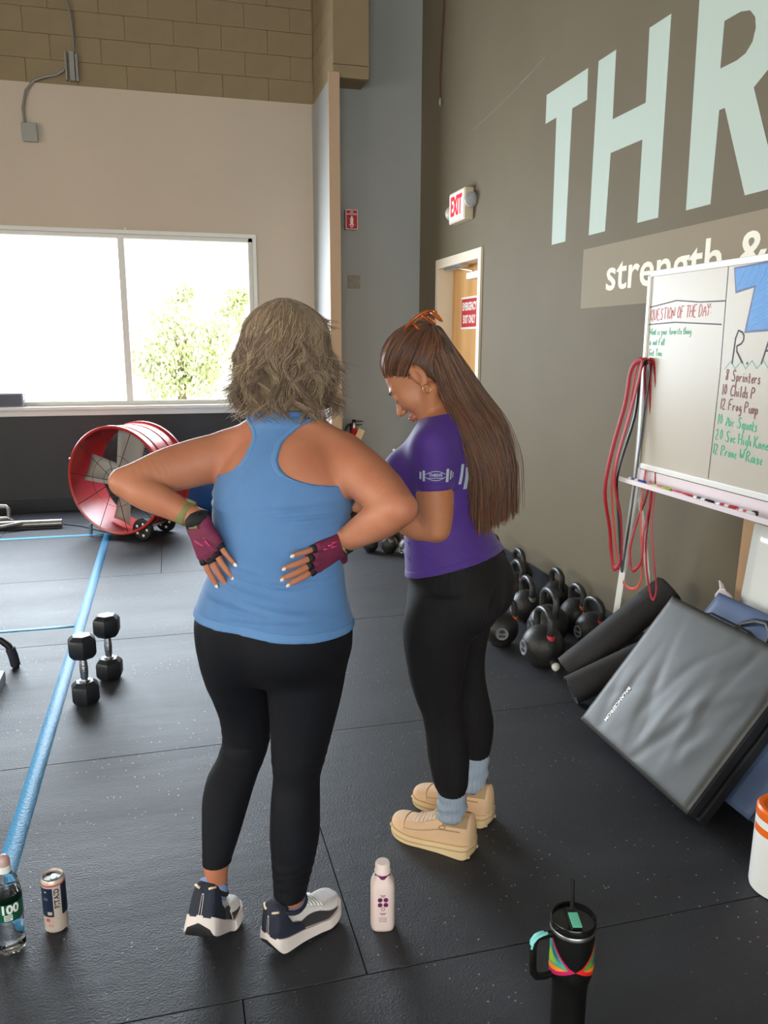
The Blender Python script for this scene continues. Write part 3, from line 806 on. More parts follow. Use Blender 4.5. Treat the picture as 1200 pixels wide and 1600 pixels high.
# ---- hex dumbbells standing on end
M_hex = mat('black_hex_rubber', (30, 32, 38), 0.42, bump=0.1, bscale=200)
M_chrome = mat('chrome_handle', (200, 202, 206), 0.16, metal=1.0, bump=0.25, bscale=260)
def dumbbell(loc, rz, label):
    t = thing('dumbbell', label, 'dumbbell', loc, (0, 0, rz), 'hex dumbbells standing on the floor')
    R = 0.063
    def head(z0):
        b = MB()
        prof = [(0.70, 0.0), (0.93, 0.016), (1.0, 0.026), (1.0, 0.074), (0.93, 0.084), (0.62, 0.1)]
        for k, (s, z) in enumerate(prof):
            for i in range(6):
                a = PI / 6 + i * PI / 3
                b.v.append((R * s * math.cos(a), R * s * math.sin(a), z0 + z))
        for k in range(len(prof) - 1):
            for i in range(6):
                j = (i + 1) % 6
                b.f.append((k * 6 + i, k * 6 + j, k * 6 + 6 + j, k * 6 + 6 + i))
        b.f += [tuple(range(6))[::-1], tuple(range(30, 36))]
        return b
    for z0 in (0.0, 0.205):
        part('hex_head', head(z0), M_hex, t, 0.4, 0.0035)
    b = MB(); b.lathe([(0.014, 0.095), (0.0145, 0.108), (0.0165, 0.13), (0.0175, 0.152), (0.0165, 0.175), (0.0145, 0.197), (0.014, 0.21)], 20); part('handle', b, M_chrome, t)
    for z in (0.099, 0.2):
        b = MB(); b.lathe([(0.021, z), (0.021, z + 0.007)], 20); part('collar', b, M_chrome, t)
    return t
dumbbell((-0.40, 3.415, 0), 0.15, 'nearer of the two black hex dumbbells standing on end')
dumbbell((-0.318, 3.66, 0), -0.1, 'farther hex dumbbell standing on end, beside the first')

# ---- kettlebells
M_kb = mat('black_kettlebell_coat', (36, 35, 34), 0.42, bump=0.2, bscale=180, spec=0.5)
M_kbh = mat('worn_kettlebell_handle', (44, 44, 44), 0.32, bump=0.2, bscale=150, var=0.2, vscale=40)
M_badge = mat('badge_grey', (112, 112, 116), 0.5)
COLLARS = {'red': mat('red_collar_band', (200, 58, 62), 0.5), 'orange': mat('orange_collar_band', (222, 98, 44), 0.5), 'pink': mat('pink_collar_band', (150, 70, 84), 0.5), 'grey': mat('grey_collar_band', (120, 120, 120), 0.5), None: M_kb}
def kettlebell(x, y, R, col, label, rz=0.0, hs=1.0):
    t = thing('kettlebell', label, 'kettlebell', (x, y, 0), (0, 0, rz), 'black kettlebells along the charcoal wall')
    zc = R * 0.95
    z0 = 0.0
    b = MB()
    prof = [(R * 0.55, 0.0)]
    for i in range(3, 28):
        a = -PI / 2 + PI * i / 28
        z = zc + R * math.sin(a)
        if z > 0.012: prof.append((R * math.cos(a), z))
    prof.append((0.004, zc + R))
    b.lathe(prof, 36); part('ball', b, M_kb, t)
    hw, ht = R * 0.74 * hs, R * 1.12 * hs
    zs = zc + R * 0.62
    pth = [(0, -hw * 0.86, zs - 0.03), (0, -hw * 0.98, zs + ht * 0.25)]
    for i in range(9):
        a = PI - PI * i / 8
        pth.append((0, hw * math.cos(a) * (1.0 if 0 < i < 8 else 1.0), zs + ht * 0.5 + ht * 0.5 * math.sin(a) ** 0.8))
    pth += [(0, hw * 0.98, zs + ht * 0.25), (0, hw * 0.86, zs - 0.03)]
    b = MB(); b.tube(pth, 0.0165, 14, up=(1, 0, 0)); part('handle', b, M_kbh, t)
    for s in (-1, 1):
        b = MB(); b.tube([(0, s * hw * 0.90, zs - 0.012), (0, s * hw * 0.95, zs + 0.012)], [0.0205, 0.019], 18); part('collar_band', b, COLLARS[col], t, label=(col + ' collar band') if col else None)
    MBd = Matrix.Translation((-R * 0.955, 0, zc - 0.0)) @ Matrix.Rotation(-PI / 2, 4, 'Y')
    b = MB(); b.lathe([(R * 0.30, -0.012), (R * 0.36, 0.004), (R * 0.34, 0.0065), (R * 0.30, 0.004)], 28, MBd); bd = part('badge', b, M_badge, t)
    b = MB()
    b.prism([(R * .08, -R * .2), (R * .22, -R * .12), (R * .25, 0), (R * .22, R * .12), (R * .08, R * .2), (R * .02, 0)], 0.0015, MBd @ Matrix.Translation((0, 0, 0.0035)))
    for q in (-0.14, -0.02, 0.10): b.prism([(-R * .2, R * q - R * .03), (-R * .06, R * q - R * .03), (-R * .06, R * (q + .07)), (-R * .2, R * (q + .07))], 0.0015, MBd @ Matrix.Translation((0, 0, 0.0035)))
    part('badge_mark', b, M_kb, bd, None)
    return t
kettlebell(1.672, 3.31, 0.103, 'red', 'front black kettlebell with red collar bands and a grey badge, nearest the rolled mats')
kettlebell(1.83, 3.572, 0.104, None, 'plain black kettlebell with tall handle right behind the front red banded one')
kettlebell(1.585, 3.615, 0.090, 'orange', 'orange collared kettlebell beside the trainer, its handle seen edge on', rz=1.25)
kettlebell(2.03, 3.475, 0.092, 'red', 'red collared kettlebell tucked against the rolled mat', 0.1)
kettlebell(2.06, 3.705, 0.092, 'orange', 'orange collared kettlebell behind the one by the rolled mat')
kettlebell(1.87, 3.92, 0.090, 'grey', 'plain kettlebell left of the tall handled one, small grey bands')
kettlebell(2.12, 4.06, 0.086, None, 'kettlebell closest to the wall behind the orange collared one')
kettlebell(1.97, 4.27, 0.088, 'pink', 'dull pink banded kettlebell fourth along the inner row')
kettlebell(2.09, 4.52, 0.088, None, 'kettlebell by the baseboard behind the dull pink banded one')
kettlebell(1.92, 4.66, 0.086, None, 'kettlebell just showing behind the hips of the trainer')
kettlebell(2.1, 4.95, 0.086, None, 'kettlebell deepest of those along the wall, behind the trainer')
kettlebell(1.395, 5.61, 0.060, None, 'leftmost of the small kettlebells seen under the elbow')
kettlebell(1.525, 5.55, 0.064, 'grey', 'small kettlebell with grey bands seen under the elbow')
kettlebell(1.62, 5.37, 0.075, 'pink', 'largest of the small kettlebells beside the purple shirt hem', 0.5)
kettlebell(1.62, 5.78, 0.062, None, 'small kettlebell behind the others under the elbow')

# ---- white board on its stand
t = thing('whiteboard', 'white dry erase board with workout notes on a metal stand', 'whiteboard', (2.0, 3.12, 0))
def brd(u, z, d=0.0):   # u to the right along the board, local coordinates
    return Vector((-d, -u, z))
MBRD = Matrix(((0, 0, -1, 0), (-1, 0, 0, 0), (0, 1, 0, 0), (0, 0, 0, 1)))   # x right, y up, z toward viewer
M_wb = mat('whiteboard_enamel', (196, 187, 173), 0.28, spec=0.12)
M_alu = mat('white_aluminium', (232, 230, 224), 0.35)
BW, B0, B1 = 1.5, 0.985, 1.795
b = MB(); b.box(-0.006, 0.01, -BW, 0, B0, B1); part('board', b, M_wb, t, None)
for z0, z1, u0, u1 in ((B0 - 0.012, B0 + 0.012, 0, BW), (B1 - 0.012, B1 + 0.012, 0, BW), (B0, B1, -0.004, 0.016), (B0, B1, BW - 0.016, BW + 0.004)):
    b = MB(); b.box(-0.014, 0.014, -u1, -u0, z0, z1); part('frame_rail', b, M_alu, t, None, 0.003)
b = MB(); b.box(-0.078, 0.01, -BW, 0.03, 0.912, 0.918); b.box(-0.082, -0.076, -BW, 0.03, 0.912, 0.932); b.box(0.004, 0.01, -BW, 0.0, 0.918, 0.966); part('marker_tray', b, mat('pinkish_white_steel', (230, 216, 218), 0.35), t, None)
for uu in (-0.022, BW - 0.02):
    b = MB(); b.tube([(0.02, -uu, 1.43), (0.01, -uu, 0.9), (-0.075, -uu, 0.0)], 0.019, 4, up=(1, 0, 0)); part('stand_leg', b, M_alu, t, 0.3)
    b = MB(); b.tube([(0.012, -uu, 0.95), (0.19, -uu, 0.0)], 0.014, 4); part('stand_leg', b, M_alu, t, 0.3)
b = MB(); b.box(-0.03, 0.004, -0.635, -0.565, 0.965, 0.995); b.box(-0.035, -0.02, -0.65, -0.63, 0.955, 0.975); part('tray_clip', b, mat('beige_clip', (206, 190, 168), 0.5), t, None, 0.003)
INK = {k: mat(k + '_marker_ink', c, 0.5) for k, c in dict(black=(52, 44, 44), red=(196, 88, 92), maroon=(124, 60, 58), green=(52, 168, 124), teal=(96, 178, 166), blue=(44, 122, 190), darkblue=(52, 66, 110)).items()}
def write(txt, u, z, h, ink, w=0.0035, sx=0.75, slope=0.0, name='handwriting'):
    hb = handwriting(txt, h, w, sx, slope=slope)
    M = Matrix.Translation(brd(u, z, 0.0061)) @ MBRD
    hb.v = [tuple(M @ Vector(p)) for p in hb.v]
    return part(name, hb, INK[ink], t, None, stuff=True)
def stroke(pts, ink, w=0.004):
    b = MB(); b.tube([brd(u, z, 0.0066) for u, z in pts], w / 2, 4, flat=0.2, up=(1, 0, 0)); return part('marker_line', b, INK[ink], t, None)
stroke([(0.50, 1.783), (0.505, 1.4), (0.489, 1.0)], 'black')
stroke([(0.016, 1.659), (0.2, 1.678), (0.35, 1.665), (0.50, 1.662)], 'black', 0.005)
stroke([(0.016, 1.588), (0.2, 1.593), (0.49, 1.578)], 'black', 0.005)
write('QUESTION OF THE DAY:', 0.025, 1.604, 0.046, 'red', 0.003, 0.50, slope=0.02)
write('What is your favorite thing', 0.025, 1.545, 0.028, 'green', 0.0028, 0.58)
write('about Fall', 0.03, 1.502, 0.028, 'green', 0.0028, 0.6)
write('Get Time', 0.03, 1.458, 0.028, 'green', 0.0028, 0.6)
T0 = 0.532
for pts, ink, dz in (([(0, 1.777), (0.36, 1.79), (0.36, 1.71), (0.215, 1.70), (0.215, 1.55), (0.085, 1.545), (0.115, 1.70), (0.02, 1.685)], 'darkblue', 0.0),
                     ([(0.008, 1.770), (0.352, 1.782), (0.352, 1.717), (0.206, 1.706), (0.206, 1.558), (0.097, 1.553), (0.126, 1.707), (0.027, 1.694)], 'blue', 0.001)):
    b = MB(); b.prism([(T0 + p[0], p[1]) for p in pts][::-1], 0.0008, MBRD @ Matrix.Translation((0, 0, 0.0061 + dz))); part('drawn_letter', b, INK[ink], t, None)
b = MB()
M_scrib = mat('light_blue_scribble', (110, 170, 216), 0.5)
for k in range(9):
    u = T0 + 0.03 + k * 0.036
    b.tube([brd(u, 1.712, 0.0082), brd(u + 0.02, 1.74, 0.0082), brd(u + 0.03, 1.772, 0.0082)], 0.0018, 4, flat=0.3, up=(1, 0, 0))
for k in range(5):
    z = 1.57 + k * 0.027
    b.tube([brd(T0 + 0.115, z, 0.0082), brd(T0 + 0.16, z + 0.012, 0.0082), brd(T0 + 0.2, z + 0.03, 0.0082)], 0.0018, 4, flat=0.3, up=(1, 0, 0))
part('scribble_shading', b, M_scrib, t, None)
write('R. A.', 0.567, 1.437, 0.12, 'black', 0.005, 0.62, slope=0.02)
stroke([(0.53 + 0.028 * k, 1.425 + (0.02 if k % 2 else -0.008) + 0.001 * k) for k in range(12)], 'teal', 0.0045)
for i, (tx, u, z, ink) in enumerate((('8 Sprinters', 0.537, 1.376, 'maroon'), ('10 Childs P', 0.523, 1.322, 'maroon'), ('12 Frog Pump', 0.52, 1.27, 'maroon'), ('10 Air Squats', 0.512, 1.212, 'green'), ('20 Sec High Knees', 0.508, 1.155, 'green'), ('12 Prone W Raise', 0.50, 1.10, 'green'))):
    write(tx, u, z, 0.040, ink, 0.0038, 0.60, slope=-0.03)
write('F A L L', 0.006, 1.30, 0.016, 'green', 0.0025, 0.5)
bpy.data.objects.remove(list(t.children)[-1])

def marker(y, length, body, cap, label, x=1.945, z=0.927, tilt=0.0):
    m = thing('marker', label, 'marker', (x, y, z), (0, 0, -PI / 2 + tilt), 'markers on the whiteboard tray')
    ML = Matrix.Rotation(PI / 2, 4, 'Y')
    b = MB(); b.lathe([(0.0065, 0.0), (0.0085, 0.003), (0.0085, length * 0.62), (0.007, length * 0.63)], 14, ML); part('barrel', b, body, m)
    b = MB(); b.lathe([(0.0088, length * 0.63), (0.0088, length * 0.96), (0.006, length)], 14, ML); part('cap', b, cap, m)
    b = MB(); b.lathe([(0.0087, length * .2), (0.0087, length * .42)], 14, ML, cap0=False, cap1=False); part('sleeve_print', b, cap, m)
MK = {k: mat(k + '_marker_plastic', c, 0.35) for k, c in dict(white=(232, 230, 226), blue=(46, 74, 150), pink=(214, 60, 110), lime=(170, 190, 60), black=(30, 28, 30), red=(196, 50, 60), green=(84, 160, 130)).items()}
marker(3.10, 0.12, MK['white'], MK['blue'], 'blue and white marker at the left end of the tray', tilt=0.02)
marker(2.945, 0.15, MK['pink'], MK['lime'], 'pink marker with a lime cap on the tray', tilt=0.03)
marker(2.775, 0.13, MK['pink'], MK['red'], 'pink marker lying in the middle of the tray', tilt=-0.03)
marker(2.64, 0.115, MK['white'], MK['black'], 'white marker with a black cap on the tray')
marker(2.505, 0.1, MK['white'], MK['red'], 'short red and white marker right of the tray clip', tilt=0.12)
marker(2.395, 0.09, MK['red'], MK['white'], 'thin red marker lying near the right end of the tray')
marker(2.235, 0.13, MK['green'], MK['green'], 'pale green marker at the right edge of the picture')
b = MB(); b.lathe([(0.008, 0.0), (0.012, 0.003), (0.012, 0.016), (0.009, 0.02)], 14); o = part('magnet', b, MK['black'], None, loc=(1.955, 2.315, 0.9185)); tag(o, 'round black magnet standing on the marker tray', 'magnet')

# ---- resistance bands over the stand
def band(name_label, pts, w, m, x=1.955):
    P = []
    n = len(pts)
    for i in range(n):       # Catmull-Rom through the closed outline
        p0, p1, p2, p3 = [Vector(pts[(i + k - 1) % n]) for k in range(4)]
        for s in range(4):
            q = s / 4
            P.append(0.5 * ((2 * p1) + (p2 - p0) * q + (2 * p0 - 5 * p1 + 4 * p2 - p3) * q * q + (3 * p1 - p0 - 3 * p2 + p3) * q ** 3))
    b = MB(); b.tube([(x + p.z, p.x, p.y) for p in P], w / 2, 8, closed=True, flat=0.28, up=(1, 0, 0))
    o = part('resistance_band', b, m, None)
    tag(o, name_label, 'resistance band', 'resistance bands on the whiteboard stand')
M_bred = mat('red_latex', (150, 22, 32), 0.55, spec=0.3)
M_bora = mat('orange_red_latex', (190, 66, 48), 0.55, spec=0.3)
M_bblk = mat('black_latex', (34, 32, 36), 0.4)
band('wide bright red band, the outermost loop on the left', [(3.085, 1.44, 0), (3.14, 1.40, -.01), (3.155, 1.25, -.02), (3.17, 1.05, -.06), (3.195, 0.86, -.07), (3.22, 0.68, -.02), (3.225, 0.56, 0), (3.19, 0.49, 0), (3.14, 0.56, 0), (3.135, 0.75, -.02), (3.13, 0.95, -.065), (3.115, 1.2, -.02), (3.085, 1.39, 0)], 0.026, M_bred)
band('narrow orange red band just inside the wide red loop', [(3.08, 1.445, .012), (3.125, 1.40, .006), (3.14, 1.2, -.01), (3.155, 0.95, -.058), (3.18, 0.75, -.03), (3.19, 0.55, .01), (3.12, 0.44, .01), (3.03, 0.44, .01), (2.985, 0.50, .01), (2.99, 0.6, .01), (3.04, 0.8, .02), (3.06, 1.1, .05), (3.06, 1.40, .03)], 0.014, M_bora)
band('black band hanging beside the metal leg', [(3.075, 1.43, .02), (3.11, 1.39, .015), (3.12, 1.2, .01), (3.13, 0.95, -.05), (3.145, 0.8, -.03), (3.14, 0.55, 0), (3.125, 0.5, 0), (3.115, 0.55, 0), (3.11, 0.8, .02), (3.095, 1.1, .03), (3.06, 1.40, .03)], 0.022, M_bblk)
band('dark red band looping to the right of the metal leg', [(3.07, 1.44, .03), (3.10, 1.38, .03), (3.07, 1.1, .05), (3.045, 0.90, .055), (3.06, 0.75, .02), (3.07, 0.62, .0), (3.05, 0.53, 0), (3.01, 0.54, 0), (2.975, 0.60, 0), (2.99, 0.72, .01), (3.02, 0.85, .05), (3.03, 1.1, .05), (3.04, 1.4, .04)], 0.018, M_bred)
band('long thin red band, the rightmost loop', [(3.05, 1.43, .035), (3.06, 1.35, .035), (3.03, 1.0, .05), (3.01, 0.85, .05), (2.985, 0.7, .02), (2.94, 0.58, 0), (2.90, 0.47, 0), (2.87, 0.44, 0), (2.855, 0.5, 0), (2.89, 0.62, 0), (2.95, 0.75, .02), (2.995, 0.95, .05), (3.03, 1.35, .04)], 0.013, M_bred)

# ---- leaning mats
M_vinyl = mat('black_vinyl', (66, 65, 61), 0.50, bump=0.08, bscale=14, var=0.1, vscale=5, spec=0.6)
M_vinylside = mat('black_vinyl_side', (24, 24, 26), 0.5)
M_foam = mat('black_foam_roll', (46, 44, 44), 0.75, bump=0.15, bscale=220)
M_bluevinyl = mat('blue_vinyl', (92, 108, 140), 0.35, bump=0.08, bscale=14, var=0.06, vscale=5)
def frame_matrix(origin, ang):
    """local x up the slope (toward +x, +z), local y along -y of the room, local z out of the face"""
    u = Vector((math.cos(ang), 0, math.sin(ang)))
    v = Vector((0, -1, 0))
    n = v.cross(u)
    M = Matrix((u, v, n)).transposed().to_4x4()
    M.translation = origin
    return M
def puffed(L, Wd, T, amp, seed, nu=40, nv=44):
    """soft vinyl slab with gentle creases on its top face (z = 0 is the face)"""
    rnd = random.Random(seed)
    cr = [(rnd.uniform(0.1, .9) * L, rnd.uniform(0.1, .9) * Wd, rnd.uniform(-0.6, 0.9), rnd.uniform(0.012, 0.03), rnd.uniform(-1, 1)) for _ in range(26)]
    def hgt(x, y):
        z = 0.004 * math.sin(PI * x / L) * math.sin(PI * y / Wd)
        for (cx, cy, a, s, k) in cr:
            d = (x - cx) * math.sin(a) - (y - cy) * math.cos(a)
            e = (x - cx) * math.cos(a) + (y - cy) * math.sin(a)
            z += amp * k * math.exp(-(d / s) ** 2 - (e / 0.16) ** 2)
        ed = min(x, L - x, y, Wd - y)
        return z * min(1, ed / 0.03) - 0.006 * max(0, 1 - ed / 0.012) ** 2
    b = MB()
    b.grid(lambda u, v: (u * L, v * Wd, hgt(u * L, v * Wd)), nu, nv)
    return b
t = thing('folding_mat', 'black folding gym mat leaning at an angle, creased vinyl face up front', 'gym mat', (1.511, 2.636, 0.06))
AN = math.radians(52)
MF = frame_matrix((0, 0, 0), AN)
for k in range(2):
    zt_ = -0.051 * k
    b = MB(); b.box(0, 0.60, 0, 0.675, zt_ - 0.049, zt_ - 0.007, MF); part('mat_panel', b, M_vinylside, t, None, 0.008)
b = puffed(0.60, 0.675, 0.05, 0.0040, 4); b.v = [tuple(MF @ Vector(p)) for p in b.v]
o = part('vinyl_face', b, M_vinyl, t, 3.2, label='creased glossy vinyl face')
md = o.modifiers.new('thick', 'SOLIDIFY'); md.thickness = 0.007; md.offset = -1
b = MB(); b.tube([MF @ Vector(p) for p in ((0, 0, -0.004), (0.6, 0, -0.004), (0.6, 0.675, -0.004), (0, 0.675, -0.004))], 0.0035, 6, closed=True); part('piping', b, M_vinylside, t)
b = MB(); b.tube([MF @ Vector(p) for p in ((0.6, 0.18, -0.02), (0.612, 0.22, -0.01), (0.612, 0.42, -0.01), (0.6, 0.46, -0.02))], 0.008, 6, flat=0.4); part('carry_strap', b, M_vinylside, t)
tm = text_mesh('BALANCEFROM', 0.0225, 0.0008, 0.0005, 'CENTER')
MT = MF @ Matrix.Translation((0.135, 0.125, 0.007)) @ Matrix.Diagonal((-1, 1, 1, 1))
for v in tm.vertices: v.co = MT @ v.co
part('printed_name', tm, M_signwhite, t)
t = thing('folding_mat', 'blue folding gym mat behind the black one with a black carry strap', 'gym mat', (1.675, 2.60, 0.063))
MF2 = frame_matrix((0, 0, 0), math.radians(51))
for k in range(2):
    b = MB(); b.box(0, 0.62, 0, 0.72, -0.049 - 0.051 * k, -0.007 - 0.051 * k, MF2); part('mat_panel', b, M_bluevinyl, t, None, 0.01)
b = puffed(0.62, 0.72, 0.05, 0.005, 9, 30, 30); b.v = [tuple(MF2 @ Vector(p)) for p in b.v]
o = part('vinyl_face', b, M_bluevinyl, t, 3.2); md = o.modifiers.new('thick', 'SOLIDIFY'); md.thickness = 0.007; md.offset = -1
b = MB(); b.tube([MF2 @ Vector(p) for p in ((0.48, 0.17, 0.006), (0.545, 0.21, 0.012), (0.575, 0.26, 0.018), (0.585, 0.31, 0.02), (0.56, 0.35, 0.016), (0.48, 0.375, 0.008))], 0.010, 8, flat=0.35, up=tuple(MF2.to_3x3() @ Vector((0, 0, 1)))); part('carry_strap', b, M_vinylside, t)
b = MB(); b.tube([MF2 @ Vector(p) for p in ((0, 0, -0.004), (0.62, 0, -0.004), (0.62, 0.72, -0.004), (0, 0.72, -0.004))], 0.004, 6, closed=True); part('piping', b, mat('navy_piping', (52, 60, 84), 0.5), t)

def mat_roll(p0, p1, r, label, seed):
    p0, p1 = Vector(p0), Vector(p1)
    t = thing('rolled_mat', label, 'rolled mat', p0, group='rolled foam mats leaning by the wall')
    d = p1 - p0
    M = d.to_track_quat('Z', 'Y').to_matrix().to_4x4()
    b = MB()
    turns, n = 4.5, 110
    th = 0.0085
    inner, outer = [], []
    for i in range(n + 1):
        a = turns * 2 * PI * i / n
        rr = r - (turns * 2 * PI - a) / (2 * PI) * (th + 0.0022)
        off = 0.006 * math.sin(a * 0.35 + seed)
        outer.append((rr * math.cos(a + seed), rr * math.sin(a + seed), off))
        inner.append(((rr - th) * math.cos(a + seed), (rr - th) * math.sin(a + seed), off))
    L = d.length
    vs, fs = [], []
    for q in outer: vs += [(q[0], q[1], q[2]), (q[0], q[1], L + q[2])]
    for q in inner: vs += [(q[0], q[1], q[2]), (q[0], q[1], L + q[2])]
    m = 2 * (n + 1)
    for i in range(n):
        a, c = 2 * i, 2 * i + 2
        fs += [(a, c, c + 1, a + 1), (m + a, m + a + 1, m + c + 1, m + c), (a, m + a, m + c, c), (a + 1, c + 1, m + c + 1, m + a + 1)]
    fs += [(0, 1, m + 1, m), (2 * n, m + 2 * n, m + 2 * n + 1, 2 * n + 1)]
    b.add([M @ Vector(q) for q in vs], fs)
    part('foam_sheet', b, M_foam, t, 0.7)
    b = MB(); b.lathe([(r * 0.38, 0.01), (r * 0.38, L - 0.01)], 16, M); part('roll_core', b, M_vinylside, t)
    return t
mat_roll((1.678, 3.06, 0.070), (2.105, 2.975, 0.445), 0.076, 'upper black rolled foam mat, slanting up to the wall', 0.6)
mat_roll((1.60, 2.885, 0.066), (2.10, 2.82, 0.29), 0.068, 'lower black rolled foam mat, half hidden by the folding mat', 2.2)
b = MB(); b.lathe([(0.006, 0)] + [(0.02 * math.sin(a * PI / 10), 0.02 - 0.02 * math.cos(a * PI / 10)) for a in range(1, 10)] + [(0.002, 0.04)], 18)
o = part('massage_ball', b, M_signwhite, None, loc=(1.70, 3.225, 0.0)); tag(o, 'small white ball peeking out behind the upper rolled mat', 'ball')

# ---- boards leaning on the wall under the tray
t = thing('poster_sheet', 'glossy white poster board leaning on the wall at the right edge', 'poster board', (2.10, 2.58, 0.0))
MP = frame_matrix((0, 0, 0), math.radians(84.0))
b = MB(); b.grid(lambda u, v: MP @ Vector((u * 0.83, v * 0.62 - 0.0, 0.006 * math.sin(u * 3) * math.sin(v * 4))), 12, 10)
o = part('sheet', b, mat('glossy_white_card', (226, 224, 214), 0.16, spec=0.6), t, 3.2); md = o.modifiers.new('thick', 'SOLIDIFY'); md.thickness = 0.004
t = thing('plywood_board', 'bare tan plywood board behind the white poster sheet', 'board', (2.19, 2.67, 0.0))
b = MB(); b.box(-0.01, 0.01, -0.9, 0.0, 0, 0.865, Matrix.Rotation(0.03, 4, 'Y')); part('board', b, mat('tan_plywood', (186, 146, 104), 0.6, var=0.12, vscale=6, stretch=(1, 1, .15)), t, None, 0.002)
t = thing('towel', 'crumpled pinkish white towel between blue mat and poster', 'towel', (2.125, 2.655, 0.50))
b = MB()
rnd = random.Random(3)
b.grid(lambda u, v: (0.012 * math.sin(v * 9 + u * 3) * (0.4 + v), 0.035 - u * 0.09 + 0.008 * math.sin(v * 7), -0.05 + 0.11 * v - 0.03 * u * v + 0.008 * math.sin(u * 11)), 12, 10)
o = part('cloth', b, mat('pinkish_white_cloth', (226, 214, 216), 0.8), t, 3.2); md = o.modifiers.new('thick', 'SOLIDIFY'); md.thickness = 0.006

# ---- drinks and tub on the floor
def loft(sections, n=32, ex=2.0):
    """superellipse sections [(half_x, half_y, z)]"""
    b = MB()
    for hx, hy, z in sections:
        for i in range(n):
            a = 2 * PI * i / n
            c, s = math.cos(a), math.sin(a)
            b.v.append((hx * math.copysign(abs(c) ** (2 / ex), c), hy * math.copysign(abs(s) ** (2 / ex), s), z))
    for k in range(len(sections) - 1):
        for i in range(n):
            j = (i + 1) % n
            b.f.append((k * n + i, k * n + j, k * n + n + j, k * n + n + i))
    b.f += [tuple(range(n))[::-1], tuple(range((len(sections) - 1) * n, len(sections) * n))]
    return b
def face_mesh(me, y, z0):
    for v in me.vertices: v.co = (v.co.x, -y - v.co.z, z0 + v.co.y)
    return me
t = thing('shake_bottle', 'white shake bottle tinted by warm light with purple neck band on the floor', 'bottle', (0.479, 1.795, 0), (0, 0, -0.22))
M_shake = mat('warm_lit_white_bottle', (230, 206, 198), 0.4, sss=0.05)  # white plastic; warm back light is put into the pinkish base colour
M_plum = mat('plum_print', (104, 34, 84), 0.5)
b = loft([(0.024, 0.024, 0), (0.030, 0.030, 0.004), (0.0315, 0.0315, 0.012), (0.0315, 0.0315, 0.118), (0.0305, 0.0305, 0.13), (0.026, 0.026, 0.142), (0.020, 0.020, 0.149), (0.0185, 0.0185, 0.156)], 40, 3.2); part('bottle_body', b, M_shake, t, 0.9)
b = MB(); b.lathe([(0.0205, 0.148), (0.0207, 0.158), (0.0205, 0.160)], 28); part('neck_band', b, M_plum, t)
b = MB(); b.lathe([(0.0212, 0.160), (0.0215, 0.164), (0.0195, 0.168), (0.0193, 0.184), (0.0165, 0.1885)], 32); part('cap', b, mat('warm_lit_white_cap', (236, 214, 206), 0.4), t, 0.6)  # white cap, its tint holds the same warm light
b = MB()
for dx in (-0.0075, 0.0075):
    for dz in (0.0835, 0.098): b.lathe([(0.0062, 0), (0.0062, 0.0005)], 18, Matrix.Translation((dx, -0.0314, dz)) @ Matrix.Rotation(PI / 2, 4, 'X'))
part('printed_dots', b, M_plum, t)
b = MB(); b.lathe([(0.0035, 0), (0.005, 0), (0.005, 0.0005), (0.0035, 0.0005)], 18, Matrix.Translation((-0.0, -0.0314, 0.071)) @ Matrix.Rotation(PI / 2, 4, 'X'), closed=True)
for z, w in ((0.110, 0.014), (0.1065, 0.009), (0.058, 0.017), (0.0545, 0.011), (0.045, 0.02), (0.040, 0.02), (0.035, 0.02)): b.box(-w / 2, w / 2, -0.0320, -0.0310, z, z + 0.0017 if z > 0.05 else z + 0.001)
part('small_print', b, mat('plum_small_print', (140, 84, 110), 0.5), t, None)

t = thing('drink_can', 'slim beige and navy drink can standing open on the floor', 'can', (-0.350, 2.005, 0), (0, 0, 0.05))
M_can = mat('beige_can_print', (214, 196, 180), 0.3, metal=0.25)
M_navy = mat('navy_can_print', (30, 40, 64), 0.35)
M_coral = mat('coral_can_print', (206, 92, 84), 0.35)
b = MB(); b.lathe([(0.022, 0), (0.024, 0.001), (0.0292, 0.007), (0.0294, 0.012), (0.0294, 0.143), (0.027, 0.151), (0.0255, 0.153), (0.0258, 0.1555), (0.0248, 0.156), (0.024, 0.1535), (0.0235, 0.150), (0.004, 0.1495)], 48); part('can_body', b, M_can, t, 0.6)
b = MB(); b.lathe([(0.024, 0.1505), (0.0255, 0.156), (0.0262, 0.1555), (0.0262, 0.153), (0.0252, 0.1525)], 40, closed=True); part('rim', b, M_steel, t)
b = MB(); b.lathe([(0.0235, 0.1500), (0.0005, 0.1502)], 40); part('lid', b, M_steel, t)
b = MB(); b.prism([(0.012 * math.cos(a) * 1.0 - 0.004, 0.006 * math.sin(a) + 0.011) for a in [k * PI / 10 for k in range(20)]], 0.0006, Matrix.Translation((0, 0, 0.1503))); part('mouth_opening', b, M_black, t, None)
b = MB(); b.prism([(0.0085 * math.cos(a) + 0.003, 0.0125 * math.sin(a) - 0.004) for a in [k * PI / 10 for k in range(20)]], 0.0012, Matrix.Translation((0, 0, 0.1512))); part('pull_tab', b, M_steel, t, None)
cz = lambda z: 0.0294
FR0 = -PI / 2   # azimuth that faces the camera side
part('coral_ring', curved_patch(0.0294, 0, 2 * PI, 0.138, 0.1425, n=48), M_coral, t)
part('navy_panel', curved_patch(0.0294, FR0 - 1.35, FR0 - 0.02, 0.052, 0.134, n=20), M_navy, t)
part('navy_panel', curved_patch(0.0294, FR0 + 0.68, FR0 + 1.9, 0.052, 0.138, n=20), M_navy, t)
tm = text_mesh('FITAID', 0.0175, 0.0002, 0.0006, 'CENTER', sx=1.0, space=1.1)
part('brand_lettering', wrap(tm, 0.0296, FR0 + 0.32, 0.103, PI / 2), M_navy, t)
